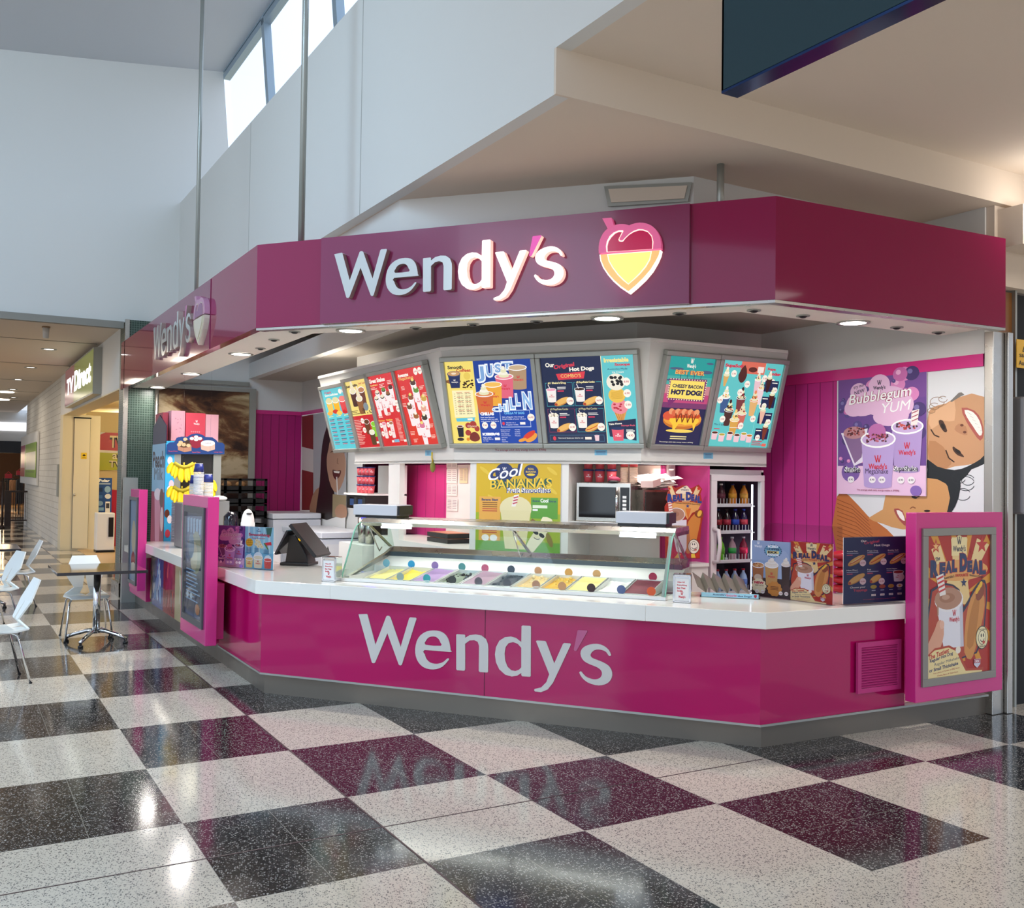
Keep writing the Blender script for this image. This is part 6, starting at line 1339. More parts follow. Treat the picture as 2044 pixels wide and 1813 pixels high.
b = MB(); b.use(M_ALU)
for q in ((2.62, 4.16, 3.06, 3.12), (4.06, 4.16, .4, 3.06), (2.6, 2.65, .4, 3.06)): b.box(q[0], q[1], 15.22, 15.28, q[2], q[3])
b.build('frame', t_)
b = MB(); b.use(M_STEEL); b.tube([(2.62, 14.9, 0), (2.62, 14.9, 3.0)], .03, 10); one('steel_pole', b, 'slim steel pole holding the canopy beside the green pillar', 'pole', (2.62, 14.9, 0))
# notices in the left niche
nb = Plane((4.896, 0, 0), (0, -1, 0))
for k, (x0, y0, x1, y1) in enumerate(((892, 922, 913, 934), (892, 937, 913, 965), (892, 968, 913, 990), (918, 935, 934, 965), (892, 996, 914, 1020))):
    def f_(A, k=k): 
        A.rect(0, 0, 1, 1, '#f2e6dc' if k != 3 else '#e8cfa0')
        for r in range(6): A.rect(.1, .1+r*.13, .45, .14+r*.13, '#9a7a80'); A.rect(.55, .1+r*.13, .9, .14+r*.13, '#9a7a80')
    t2 = px_poster('paper_notice', ('topmost', 'second', 'third', 'tan', 'lowest')[k]+' printed notice taped in the left niche beside the pink planks', nb, ((x0, y0), (x1, y0), (x1, y1), (x0, y1)), f_, 'notice', .001); t2['group'] = 'paper notices in the niche'
# lanyard hanging from the valance
p = vL.hit(866, 903, .02)
b = MB(); b.use(mat('lanyard_yellow', '#d8b830', .5)); b.tube([p, p+np.array([0, 0, -.06]), p+np.array([.01, 0, -.1])], .008, 6); b.use(mat('charm_green', '#8a8a3a', .5)); b.blob(tuple(p+np.array([.01, 0, -.15])), (.03, .02, .055), 10, 6)
one('lanyard', b, 'yellow lanyard with a charm hanging from the white valance', 'lanyard', p)
_lp = onz(2030, 290, ZT); point_light('mall_downlight', (_lp[0]+.5, _lp[1], ZT-.35), 8, NEUT, .1)
# ================================================================== DRINKS FRIDGE
X0, X1, Y0, Y1, ZF = 6.20, 6.88, 7.03, 7.28, 1.88
fd = thing('drinks_fridge', 'white glass door drinks fridge full of bottles at the right of the back unit', 'fridge', (6.55, 7.2, 0))
b = MB(); b.use(M_WHITEPL); b.box(X0-.03, X0, 7.05, 7.6, 0, ZF); b.box(X1, X1+.03, 7.05, 7.6, 0, ZF); b.box(X0-.03, X1+.03, 7.05, 7.6, ZF-.04, ZF+.02); b.box(X0-.03, X1+.03, 7.05, 7.6, 0, .2); b.use(mat('fridge_dark', '#3a2c3c', .5)); b.box(X0, X1, 7.55, 7.58, .2, ZF); b.box(X0, X0+.01, 7.06, 7.55, .2, ZF-.04); b.box(X1-.01, X1, 7.06, 7.55, .2, ZF-.04); b.build('body', fd)
b = MB(); b.use(mat('teal_side', '#2a8494', .4)); b.box(X0-.05, X0-.03, 7.06, 7.6, 0, ZF); b.build('side_panel', fd)
b = MB(); b.use(mat('fridge_door_frame', '#e6e2e2', .3))
for q in ((X0, X0+.075, .3, ZF-.09), (X1-.045, X1, .3, ZF-.09), (X0, X1, ZF-.09, ZF-.03), (X0, X1, .2, .3)): b.box(q[0], q[1], 7.0, 7.05, q[2], q[3])
do = b.build('door', fd, bevel=.004)
b = MB(); b.use(M_THIN); b.face([(X0+.07, 7.02, .25), (X1-.04, 7.02, .25), (X1-.04, 7.02, ZF-.08), (X0+.07, 7.02, ZF-.08)]); b.build('door_glass', do)
b = MB(); b.use(mat('fridge_handle', '#ddd2d2', .3)); b.tube([(X0+.03, 7.0, 1.34), (X0+.05, 6.95, 1.33), (X0+.06, 6.94, 1.2), (X0+.05, 6.95, 1.04), (X0+.03, 7.0, 1.03)], .02, 8); b.build('handle', do)
b = MB(); b.use(mat('led_strip', '#ffffff', .4, emis='#e8ecff', es=2.5)); b.box(X1-.10, X1-.085, 7.07, 7.08, .3, ZF-.12); b.build('light_strip', fd)
area_light('fridge_light', (X1-.11, 7.09, 1.1), .05, 1.0, (.9, .92, 1), (0, math.radians(-90), math.radians(20)), 1.4)
SHZ = [.72, 1.02, 1.30, 1.555]
b = MB(); b.use(mat('wire_shelf', '#e8e8ee', .3))
for z in SHZ: b.box(X0+.02, X1-.06, 7.07, 7.52, z-.012, z); b.box(X0+.02, X1-.1, 7.065, 7.075, z, z+.02)
for z in SHZ:
    for k in range(14): b.box(X0+.06+k*.04, X0+.063+k*.04, 7.07, 7.075, z, z+.07)
b.build('shelves', fd)
def bottle(name, lab, x, y, z, r, h_, col, cap, labc, grp, cat='bottle'):
    t_ = thing(name, lab, cat, (x, y, z), 0, grp)
    b = MB(); b.use(mat('drink_'+col[1:], col, .12)); b.lathe([(r*.85, 0), (r, .01), (r*.92, h_*.3), (r, h_*.55), (r*.8, h_*.7), (r*.35, h_*.85), (r*.32, h_*.93)], (x, y, z), 12); b.build('bottle_body', t_)
    b = MB(); b.use(mat('cap_'+cap[1:], cap, .4)); b.lathe([(r*.4, h_*.93), (r*.4, h_), (0, h_)], (x, y, z), 10); b.build('cap', t_)
    b = MB(); b.use(mat('band_'+labc[1:], labc, .4)); b.lathe([(r*1.02, h_*.32), (r*1.02, h_*.55)], (x, y, z), 12); b.build('label_band', t_)
    return t_
rows = [(SHZ[3], .21, [('#3a1a20', '#f0f0f0', '#5a2a3a', 'dark cola'), ('#4a2028', '#f0f0f0', '#6a3040', 'maroon'), ('#c8781e', '#22305e', '#e8a030', 'orange'), ('#c87a24', '#22305e', '#d89a40', 'amber')], 'top'),
        (SHZ[2], .22, [('#2a1016', '#c02030', '#7a1a24', 'brown cola'), ('#2a1016', '#22305e', '#a02030', 'red band cola'), ('#2a1018', '#1a1a1e', '#b83048', 'black cap cola'), ('#22183a', '#2a4ab0', '#2a4ab8', 'blue band cola'), ('#241640', '#2a4ab0', '#c83a4a', 'tall dark cola')], 'second'),
        (SHZ[1], .23, [('#b8b8a0', '#e8e8e8', '#d8c030', 'yellow label'), ('#6ac01c', '#6ac01c', '#58a818', 'lime green'), ('#b08a98', '#f4f4f4', '#2f9a4a', 'green label'), ('#8a2038', '#e8c8d0', '#c8204a', 'raspberry red')], 'third'),
        (SHZ[0], .22, [('#9aaad0', '#c82038', '#5a70b0', 'red capped water')]*5, 'lowest')]
for z, h_, L_, sh in rows:
    n = len(L_)
    for k, (c_, cp, lc, nm_) in enumerate(L_):
        x = X0+.12+k*(.44/max(1, n-1))
        lab = '%s bottle on the %s fridge shelf' % (nm_, sh) if n != 5 or sh != 'lowest' else '%s red capped water bottle from the left on the lowest fridge shelf' % ('first', 'second', 'third', 'fourth', 'fifth')[k]
        bottle('drink_bottle', lab, x, 7.16, z, .041, h_, c_, cp, lc, 'bottles in the drinks fridge, %s shelf' % sh)
b = MB(); b.use(mat('gap_shade_black', '#0a080a', .8)); b.box(6.18, 7.08, 7.5, 7.52, ZF+.02, 2.0); b.box(6.0, 6.2, 7.55, 7.6, 1.02, 2.0); struct(b.build('gap_shade_13'))  # black sheets paint in the shade of the gaps around the fridge

# ================================================================== RIGHT NICHE: microwaves, pots, boxes, standee
mw0 = cpt(LedA+.03, .10); U2 = lpc.u[:2]; N2 = -lpc.n[:2]
def nfr(a, o, z): p = lpc.w(a, 0, -o); return (float(p[0]), float(p[1]), float(z))
def nb_(b, a0, a1, o0, o1, z0, z1): b.prism([nfr(a0, o0, 0)[:2], nfr(a1, o0, 0)[:2], nfr(a1, o1, 0)[:2], nfr(a0, o1, 0)[:2]], z0, z1); return b
ma = lpc.px(1142, 1000)[0]; mb2 = ma+.53
t_ = thing('microwave_oven', 'stainless microwave oven with black door and white buttons in the right niche', 'microwave', nfr((ma+mb2)/2, .3, 1.40))
b = MB(); b.use(M_STEEL); nb_(b, ma, mb2, .10, .45, 1.402, 1.76); b.build('body', t_, bevel=.006)
b = MB(); b.use(mat('oven_glass', '#0b0c10', .08)); nb_(b, ma+.03, ma+.385, .094, .10, 1.44, 1.72); b.build('door_window', t_)
b = MB(); b.use(mat('control_black', '#0f0f12', .3)); nb_(b, ma+.43, mb2-.015, .095, .10, 1.44, 1.72); cpn = b.build('control_panel', t_)
b = MB(); b.use(M_WHITEPL)
for k in range(5): nb_(b, ma+.455, ma+.49, .09, .095, 1.48+k*.035, 1.502+k*.035)
b.build('buttons', cpn)
b = MB(); b.use(M_CHROME); b.tube([nfr(ma+.405, .07, 1.44), nfr(ma+.405, .07, 1.72)], .012, 8); b.build('handle', t_)
oa = mb2+.02
t_ = thing('second_oven', 'darker oven with open front beside the stainless microwave', 'oven', (5.60, 7.3, 1.40))
b = MB(); b.use(M_STEEL); b.box(5.50, 5.88, 7.12, 7.45, 1.402, 1.70); b.use(mat('oven_brown', '#3a302e', .3)); b.box(5.52, 5.84, 7.11, 7.12, 1.43, 1.68); b.build('body', t_)
# pots of ice cream above the microwave: two rows of three
def pot(x, y, z, lab, grp, sc=1.0, parts=True):
    t_ = thing('ice_cream_pot', lab, 'ice cream pot', (x, y, z), 0, grp)
    b = MB(); b.use(mat('pot_coral', '#d8525c', .4)); b.lathe([(.038*sc, 0), (.048*sc, .105*sc)], (x, y, z), 18); b.build('pot', t_)
    b = MB(); b.use(mat('lid_navy', '#24336c', .4)); b.lathe([(.052*sc, .103*sc), (.052*sc, .118*sc), (0, .12*sc)], (x, y, z), 18); b.build('lid', t_)
    d = np.array([_C[0]-x, _C[1]-y, 0]); d /= np.linalg.norm(d); P = Plane(np.array([x, y, z])+d*.046*sc, (-d[1], d[0], 0)); 
    if P.u@_R < 0: P.u = -P.u
    A = ArtN(P, -.025*sc, .025*sc, .02*sc, .08*sc, c0=.002); mini_logo(A, .5, .5, .9, '#ffffff'); A.build('logo', PRINT, t_)
    return t_
for r in range(2):
    for k in range(3):
        q = nfr(ma+.06+k*.115, .26, 1.765+r*.122); pot(q[0], q[1], q[2], '%s coral pot with navy lid in the %s row on the microwave' % (('left', 'middle', 'right')[k], ('lower', 'upper')[r]), 'pots on the microwave')
for k in range(2):
    q = nfr(ma+.40+k*.09, .3, 1.765); t_ = thing('cone_sleeve_stack', ('left', 'right')[k]+' stack of paper cone sleeves with a red label on the microwave', 'sleeve stack', q, 0, 'stacks of cone sleeves')
    b = MB(); b.use(mat('sleeve_paper', '#cdb7a2', .7))
    for r in range(12): b.lathe([(.035, r*.012), (.04, r*.012+.010)], q, 12)
    b.build('sleeves', t_); b = MB(); b.use(mat('sleeve_red', '#d8484e', .5)); b.lathe([(.036, .146), (.042, .20)], q, 12); b.build('top_sleeve', t_)
q = nfr(ma+.35, .16, 1.76); b = MB(); b.use(mat('cap_maroon', '#8c1a40', .6)); b.blob((q[0], q[1], q[2]+.03), (.06, .05, .03), 12, 8); b.use(M_BLACK); b.blob((q[0]-.03, q[1]-.03, q[2]+.012), (.06, .04, .012), 10, 6); one('visor_cap', b, 'maroon cap with black brim lying on the microwave', 'cap', q)
b = MB(); b.use(mat('crumpled_paper', '#efe3da', .7))
rnd = random.Random(2)
for k in range(26):
    c_ = np.array([5.62+rnd.random()*.25, 7.2+rnd.random()*.15, 1.72+rnd.random()*.10]); M = Matrix.Rotation(rnd.random()*.8-.4, 3, 'Z') @ Matrix.Rotation(rnd.random()*.5, 3, 'X')
    b.slab([c_+np.array(M @ Vector(p)) for p in ((-.12, -.05, 0), (.12, -.06, .02), (.1, .05, .03), (-.1, .06, 0))], (0, 0, .003))
for_ = one('paper_bag_pile', b, 'crumpled heap of white paper bags on top of the ovens', 'paper bags', (5.75, 7.3, 1.70)); for_['kind'] = 'stuff'
b = MB(); b.use(mat('pink_carton', '#e6c4bc', .6)); b.box(-.09, .09, -.06, .06, 0, .06, Matrix.Translation((5.60, 7.14, 1.735)) @ Matrix.Rotation(.5, 4, 'Z') @ Matrix.Rotation(-.15, 4, 'Y')); one('carton', b, 'small pale pink carton on the second oven beside the paper bags', 'carton', (5.60, 7.14, 1.72))
b = MB(); b.use(M_WHITEPL); b.box(5.98, 6.08, 7.38, 7.46, 1.80, 1.97); b.tube([(6.04, 7.42, 1.80), (6.04, 7.42, 1.62)], .022, 8); b.use(M_BLACK); b.tube([(6.04, 7.42, 1.62), (6.04, 7.42, 1.45)], .028, 8); b.use(M_GREYW); b.lathe([(.03, 0), (.03, .02)], (6.02, 7.36, 1.88), 12); one('isolator_switch', b, 'white isolator switch with conduit on the pink planks of the right niche', 'switch', (6.03, 7.42, 1.8))
# real deal standee: die cut board
sp_ = Plane((5.85, 6.93, 0), (1, .02, 0)); 
outl = [(1018, 1045), (1010, 580), (1035, 545), (1020, 520), (1035, 460), (1060, 430), (1035, 410), (1048, 400), (1075, 400), (1110, 420), (1150, 405), (1165, 395), (1200, 395), (1240, 425), (1290, 400), (1310, 390), (1340, 430), (1325, 470), (1340, 540), (1300, 600), (1345, 620), (1350, 660), (1335, 740), (1320, 900), (1320, 1045)]
def cc(p): return sp_.px(1100+p[0]/4.443, 880+p[1]/4.443)
t_ = thing('cardboard_standee', 'die cut cardboard shake and hot dog standee standing right of the display case', 'standee', sp_.hit(1365, 1115))
P_ = [cc(p) for p in outl]
b = MB(); b.use(mat('standee_red', '#b03020', .5)); b.slab([sp_.w(a, z) for a, z in P_], -sp_.n*.006); b.build('board', t_)
A = Art(sp_, (1100, 880, 4.443), c0=.001, step=.00005)
A.poly([(1040, 440), (1100, 430), (1160, 405), (1240, 425), (1320, 460), (1300, 580), (1060, 580)], '#a8281c')
A.poly([(1040, 405), (1070, 402), (1130, 540), (1080, 540)], '#f0d8a4'); A.poly([(1290, 405), (1325, 430), (1270, 540), (1230, 530)], '#f0d8a4'); A.poly([(1155, 430), (1240, 430), (1230, 540), (1160, 540)], '#f0d8a4'); star(A, 1048, 425, 18, '#c8301c'); star(A, 1310, 425, 24, '#d8341c')
A.poly([(1110, 470), (1120, 440), (1160, 415), (1200, 398), (1225, 420), (1245, 450), (1240, 470)], '#f6ead0', 2); mini_logo(A, 1185, 435, 70, '#22305e')
A.poly([(1060, 560), (1100, 545), (1250, 545), (1330, 560), (1300, 620), (1250, 640), (1210, 700), (1180, 650), (1120, 600), (1060, 620)], '#e8a860'); A.poly([(1190, 600), (1240, 600), (1215, 700)], '#e07a30')
for (ch, x0, x1, y0, y1) in (('R', 1030, 1080, 470, 550), ('E', 1078, 1110, 480, 540), ('A', 1108, 1145, 475, 535), ('L', 1145, 1180, 470, 530), ('D', 1195, 1245, 455, 530), ('E', 1240, 1270, 475, 535), ('A', 1268, 1305, 480, 545), ('L', 1300, 1335, 490, 555)): A.text(ch, x0-2, y0-2, x1+2, y1+2, '#d06a30', bold=.1); A.text(ch, x0, y0, x1, y1, '#22408c', bold=.08)
A.text("Australia's FAVOURITE Shake'n'Dog!", 1100, 545, 1320, 560, '#5a2020', dy=15); star(A, 1210, 580, 18, '#22408c')
A.poly([(1195, 900), (1200, 760), (1240, 680), (1290, 640), (1325, 680), (1310, 780), (1270, 940), (1210, 1010), (1195, 960)], '#d88a3c', 2); A.ell(1310, 650, 40, 34, '#8c4420', .4); A.ell(1315, 645, 18, 30, '#f0c04a', .4)
A.poly([(1055, 715), (1200, 700), (1200, 950), (1185, 990), (1130, 995), (1110, 980)], '#e8e4ee'); A.ell(1110, 655, 78, 62, '#e8dcd8'); A.ell(1108, 655, 72, 55, '#b88a74'); A.ell(1095, 650, 40, 26, '#a87860'); mini_logo(A, 1125, 785, 70)
A.poly([(1035, 545), (1065, 545), (1080, 640), (1045, 645)], '#f4e6de')
for k in range(4): A.line([(1037+k*3, 560+k*22), (1070+k*3, 552+k*22)], 7, '#d03a3a')
A.poly([(1040, 820), (1075, 810), (1085, 850), (1070, 900), (1040, 930)], '#dca088', 2); 
A.poly([(1048, 1040), (1060, 930), (1110, 985), (1180, 1000), (1250, 1000), (1315, 960), (1318, 1040)], '#c8301c'); A.poly([(1090, 1040), (1120, 1000), (1150, 1005), (1130, 1040)], '#f0cc4a'); A.poly([(1240, 1040), (1240, 1005), (1270, 1000), (1280, 1040)], '#f0cc4a')
A.ell(1263, 938, 52, 66, '#1e1e1e'); A.ell(1263, 938, 48, 61, '#f4ecd8'); A.ell(1263, 935, 34, 42, '#2a2420'); A.ell(1263, 935, 31, 39, '#f8f2e2')
for dx_ in (-9, 9): A.ell(1262+dx_, 918, 4, 9, '#1a1a1a')
A.line([(1243, 945), (1258, 960), (1278, 958), (1288, 945)], 5, '#1a1a1a'); A.ell(1278, 968, 12, 7, '#c84a40')
A.build('print', PRINT, t_)
b = MB(); b.use(M_WHITELAM); b.box(sp_.hit(1332, 1118)[0], xF-.005, 6.94, 7.12, 1.0, 1.03); one('ledge', b, 'narrow white ledge under the cardboard standee', 'shelf', (5.9, 7.0, 1.0))

# ================================================================== LEFT NICHE AND END OF THE BACK UNIT
for k in range(2):
    t_ = thing('tray', ('lower', 'upper')[k]+' dark tray of wrapped cones in the left niche', 'tray', (4.62, 9.35, SH+k*.055)); b = MB(); b.use(M_BLACK); b.box(4.5, 4.78, 9.1, 9.6, SH+.001+k*.055, SH+.045+k*.055); b.use(mat('wrap_orange', '#e08a6a', .4)); b.box(4.52, 4.76, 9.12, 9.58, SH+.045+k*.055, SH+.05+k*.055); b.build('tray_body', t_)
for k, (x, y, r_, n_, lab) in enumerate(((4.72, 8.95, .04, 12, 'tall stack of waffle cones beside the dark trays'), (4.80, 8.80, .038, 11, 'stack of waffle cones nearest the white pier'))):
    b = MB(); b.use(mat('waffle', '#d0a46a', .6)); [b.lathe([(r_*.7, q*.022), (r_, q*.022+.02), (r_*.95, q*.022+.021)], (x, y, SH), 12) for q in range(n_)]; one('cone_stack', b, lab, 'cone stack', (x, y, SH), 'waffle cone stacks')
for k, (a, o, n_, lab) in enumerate(((.30, .35, 22, 'shorter'), (.40, .30, 34, 'taller'))):
    q = nfr(a, o, SH); b = MB(); b.use(M_WHITEPL); [b.lathe([(.036, j*.015), (.043, j*.015+.012)], q, 14) for j in range(n_)]; one('cup_stack', b, lab+' stack of white paper cups in the left niche', 'cup stack', q, 'white cup stacks')
# shelf of pots at the left end, milkshake machine with two screens, blue lit steel cups
b = MB(); b.use(M_WHITELAM); b.box(4.20, 4.75, 10.72, 11.5, 0, .98); b.box(4.25, 4.75, 10.72, 11.5, 1.56, 1.58); b.box(4.70, 4.75, 10.72, 11.5, .98, 1.92); one('end_cabinet', b, 'white end cabinet and shelf left of the pier carrying the pots', 'cabinet', (4.5, 11.1, 0))
t_ = thing('drinks_mixer', 'black drinks machine with two small screens under the shelf of pots', 'drinks machine', (4.45, 11.0, .98))
b = MB(); b.use(M_BLACK); b.box(4.24, 4.60, 10.75, 11.35, 1.40, 1.555); b.box(4.45, 4.65, 10.75, 11.35, .985, 1.40); b.build('body', t_)
for y in (10.88, 11.15):
    b = MB(); b.use(M_CHROME); b.box(4.225, 4.24, y-.07, y+.07, 1.42, 1.53); o = b.build('screen_bezel', t_); b = MB(); b.use(mat('tiny_screen', '#101820', .1, emis='#5a78b8', es=.4)); b.box(4.22, 4.225, y-.055, y+.055, 1.435, 1.515); b.build('screen', o)
b = MB(); b.use(mat('blue_lamp', '#5060ff', .4, emis='#4a40ff', es=4)); b.box(4.28, 4.44, 10.85, 11.2, 1.385, 1.398); b.build('lamp_bar', t_)
for y, s_ in ((10.9, 'right'), (11.12, 'left')):
    b = MB(); b.use(M_STEEL); b.lathe([(.05, 0), (.065, .30)], (4.36, y, .99), 16); one('mixing_cup', b, s_+' tall steel mixing cup under the blue lamp', 'cup', (4.36, y, .99), 'steel mixing cups')
for r in range(3):
    for k in range(4): pot(4.33, 10.80+k*.12, 1.585+r*.122*.86, 'coral pot with navy lid on the end shelf, %s row' % ('bottom', 'middle', 'top')[r]+', %s from the pier' % ('first', 'second', 'third', 'fourth')[k], 'pots on the end shelf', .86)

# ================================================================== CHEST FREEZERS, CRATES
def freezer(name, lab, x0, x1, y0, y1, z1, c_='#dcdde4'):
    t_ = thing(name, lab, 'freezer', ((x0+x1)/2, (y0+y1)/2, 0), 0, 'chest freezers at the back')
    b = MB(); b.use(mat('freezer_white', c_, .35)); b.box(x0, x1, y0, y1, .02, z1-.09); b.build('body', t_, bevel=.01)
    b = MB(); b.use(_M['freezer_white']); b.box(x0-.012, x1, y0-.012, y1, z1-.08, z1); b.build('lid', t_, bevel=.01); return t_
fz = freezer('chest_freezer', 'white chest freezer behind the till with a label on its end', 4.22, 4.86, 12.2, 13.9, 1.05)
fp = Plane((4.22, 12.2, 0), (1, 0, 0)); A = ArtN(fp, .03, .3, .55, .93, c0=.002); A.rect(.1, .1, .8, .55, '#e6e4e6'); A.poly([(.2, .15), (.28, .32), (.12, .32)], '#3a3a3a'); A.rect(.12, .6, .62, .68, '#22242a'); A.rect(.7, .58, .85, .7, '#5a5a5e'); A.build('label_print', PRINT, fz)
freezer('chest_freezer', 'taller grey chest freezer against the pink planks at the back', 4.14, 4.86, 14.1, 15.1, 1.22)
for k in range(6):
    t_ = thing('bread_crate', ('red bottom crate', 'lowest black crate', 'second black crate', 'third black crate', 'fourth black crate', 'topmost black crate')[k]+' in the crate stack before the chocolate mural', 'crate', (3.8, 14.5, .62+k*.185), 0, 'stack of bread crates')
    b = MB(); b.use(mat('crate_red', '#a01818', .5) if k == 0 else mat('crate_black', '#121113', .45)); z = .62+k*.185
    for (x0, x1, y0, y1) in ((3.47, 4.1, 14.3, 14.32), (3.47, 4.1, 14.72, 14.74), (3.47, 3.49, 14.3, 14.74), (4.08, 4.1, 14.3, 14.74)):
        b.box(x0, x1, y0, y1, z, z+.07); b.box(x0, x1, y0, y1, z+.15, z+.178)
    for x in (3.47, 3.68, 3.89, 4.06): b.box(x, x+.04, 14.3, 14.32, z, z+.178)
    b.box(3.47, 4.1, 14.3, 14.74, z, z+.012); b.build('crate_body', t_)
    if k == 5:
        for x in (3.56, 3.76): b = MB(); b.use(mat('bread', '#b88a5a', .7)); b.blob((x, 14.5, z+.09), (.07, .15, .05), 10, 6); one('bread_loaf', b, ('left' if x < 3.6 else 'right')+' bread loaf in the topmost black crate', 'bread', (x, 14.5, z+.04))
b = MB(); b.use(M_BLACK); b.box(3.45, 4.12, 14.28, 14.76, 0, .615); one('crate_dolly', b, 'dark base cabinet the crates are stacked on', 'cabinet', (3.8, 14.5, 0))

# ================================================================== CAKE FRIDGE, BOXES, BANANAS, CUPS
cx0, cx1, cy0, cy1, cz1 = 2.41, 3.11, 13.0, 13.9, 2.20
t_ = thing('cake_fridge', 'upright cake freezer with a navy cake header sign and soft serve artwork on its side', 'fridge', (2.87, 13.4, 0))
b = MB(); b.use(M_ALU); b.box(cx0, cx1, cy0+.05, cy1, 0, cz1); b.build('body', t_)
b = MB(); b.use(M_ALU)
for q in ((cx0+.11, cx0+.19, .3, cz1-.03), (cx1-.10, cx1, .3, cz1-.03), (cx0+.11, cx1, cz1-.10, cz1-.03), (cx0+.11, cx1, .3, .4)): b.box(q[0], q[1], cy0, cy0+.05, q[2], q[3])
o = b.build('door', t_); b = MB(); b.use(mat('dark_fridge_glass', '#2c2a28', .08)); b.box(cx0+.18, cx1-.09, cy0+.03, cy0+.045, .35, cz1-.1); b.build('door_glass', o)
b = MB(); b.use(mat('sky_blue_panel', '#3fb4e4', .3)); b.box(cx0, cx0+.11, cy0, cy0+.05, 0, cz1); b.build('blue_panel', t_)
hpn = Plane((0, cy0-.02, 0), (1, 0, 0)); HZ = (300, 820, 6.473)
A_ = Art(hpn, HZ, c0=.0115, step=.0001)
hd = [(210, 560), (210, 440), (250, 410), (310, 405), (340, 350), (400, 335), (480, 335), (530, 305), (600, 295), (670, 310), (710, 340), (800, 345), (850, 380), (870, 408), (930, 415), (958, 440), (955, 565)]
b = MB(); b.use(mat('header_navy', '#1d3f7c', .4)); b.slab([hpn.w(*A_.P(*p)) for p in hd], hpn.n*.01); hb = b.build('header_board', t_)
A_.poly([(505, 350), (590, 325), (680, 360), (650, 470), (540, 475)], '#8a1430', 2); 
for (x, y) in ((535, 360), (590, 340), (640, 360), (590, 375)): A_.ell(x, y, 28, 20, '#efe6e0')
A_.poly([(352, 450), (530, 450), (530, 520), (440, 535), (355, 510)], '#b98468'); A_.ell(440, 440, 88, 38, '#5a3a22')
for (x, y) in ((390, 410), (450, 370), (480, 400), (370, 440), (430, 440), (490, 450)): A_.ell(x, y, 28, 22, '#d8b88a' if x % 20 else '#3a2418')
A_.poly([(650, 420), (832, 420), (832, 500), (742, 528), (652, 500)], '#cfae9c'); A_.ell(741, 420, 91, 38, '#f0eee8'); A_.text('cake', 700, 408, 785, 428, '#a08a9a')
for (x0, x1, s_) in ((232, 350, 'Mousse Dream'), (540, 645, 'Round Cakes'), (820, 930, 'Indulge Cakes')): A_.text(s_, x0, 528 if x0 > 500 else 515, x1, 544 if x0 > 500 else 530, '#e0607a')
A_.build('print', PRINT, hb)
sp2_ = Plane((cx0-.002, 0, 0), (0, -1, 0)); a0_, a1_ = -cy1, -cy0
b = MB(); b.use(mat('side_navy', '#2a2c48', .4)); b.slab([sp2_.w(a0_, 2.17), sp2_.w(a1_, 2.17), sp2_.w(a1_, 2.4), sp2_.w((a0_+a1_)/2, 2.55), sp2_.w(a0_, 2.4)], (.01, 0, 0)); b.build('header_side', t_)
A = ArtN(sp2_, a0_, a1_, .6, 2.17, c0=.003); A.rect(0, 0, 1, 1, '#8ab4cc'); A.rect(0, .4, 1, 1, '#a02848'); A.text('Peach', .05, .06, .95, .2, '#2a1a24', bold=.03); A.text('Milk', .2, .2, .85, .3, '#2a1a24', bold=.03); A.poly([(.25, .42), (.75, .42), (.65, .95), (.4, .95)], '#d88aa0'); A.ell(.5, .42, .27, .05, '#f0dce0'); A.ell(.8, .45, .15, .08, '#5a2418'); A.ell(.85, .62, .12, .1, '#f4eee8'); A.rect(.0, .93, 1, 1, '#7a1424')
A.build('side_print', PRINT, t_)
A = ArtN(Plane((cx0, cy0-.002, 0), (1, 0, 0)), 0, .11, .6, 2.1, c0=.001)
for (x, y, c_) in ((.5, .1, '#f4e0e4'), (.7, .3, '#f0d0d8'), (.5, .35, '#ffffff'), (.3, .55, '#6a3420'), (.6, .6, '#f4eef0'), (.4, .72, '#d84a5a'), (.6, .85, '#8a1c24'), (.35, .92, '#f0e8e4')): A.ell(x, y, .28, .035, c_)
A.build('panel_print', PRINT, t_)
area_light('back_light', (3.5, 11.5, 3.2), 1.2, 60, (1, .93, .86), spread=2.2)
# cake cartons on top of the fridge
def boxc(lab, x0, x1, y0, y1, z0, z1, c1, c2):
    t_ = thing('cake_carton', lab, 'carton', ((x0+x1)/2, (y0+y1)/2, z0), 0, 'cake cartons on the fridge')
    b = MB(); b.use(mat('carton_'+c1[1:], c1, .5)); b.box(x0, x1, y0, y1, z0, z1); b.build('box', t_); return t_
t_ = boxc('pale pink cake carton standing at the left on the cake freezer', 2.50, 2.67, 13.15, 13.6, 2.21, 2.60, '#eba8b4', '')
A = ArtN(Plane((0, 13.148, 0), (1, 0, 0)), 2.50, 2.67, 2.21, 2.60, c0=.001)
for k in range(14): A.ell(.2+random.random()*.6, .1+random.random()*.8, .02, .01, '#9a4a5a')
A.build('print', PRINT, t_)
t_ = boxc('wide coral cake carton with a white logo in the middle on the cake freezer', 2.68, 2.93, 13.15, 13.6, 2.21, 2.58, '#e2495c', '')
A = ArtN(Plane((0, 13.148, 0), (1, 0, 0)), 2.68, 2.93, 2.21, 2.58, c0=.001); mini_logo(A, .55, .38, .3, '#ffffff'); [A.ell(.3+k*.1, .66, .04, .03, '#f08a94') for k in range(5)]; A.build('print', PRINT, t_)
boxc('pale pink cake carton at the right end on the cake freezer', 2.935, 3.10, 13.15, 13.6, 2.21, 2.57, '#eeb0bc', '')
boxc('dark red cake carton behind the header at the left end of the cake freezer', 2.42, 2.49, 13.3, 13.8, 2.21, 2.58, '#a83a4c', '')
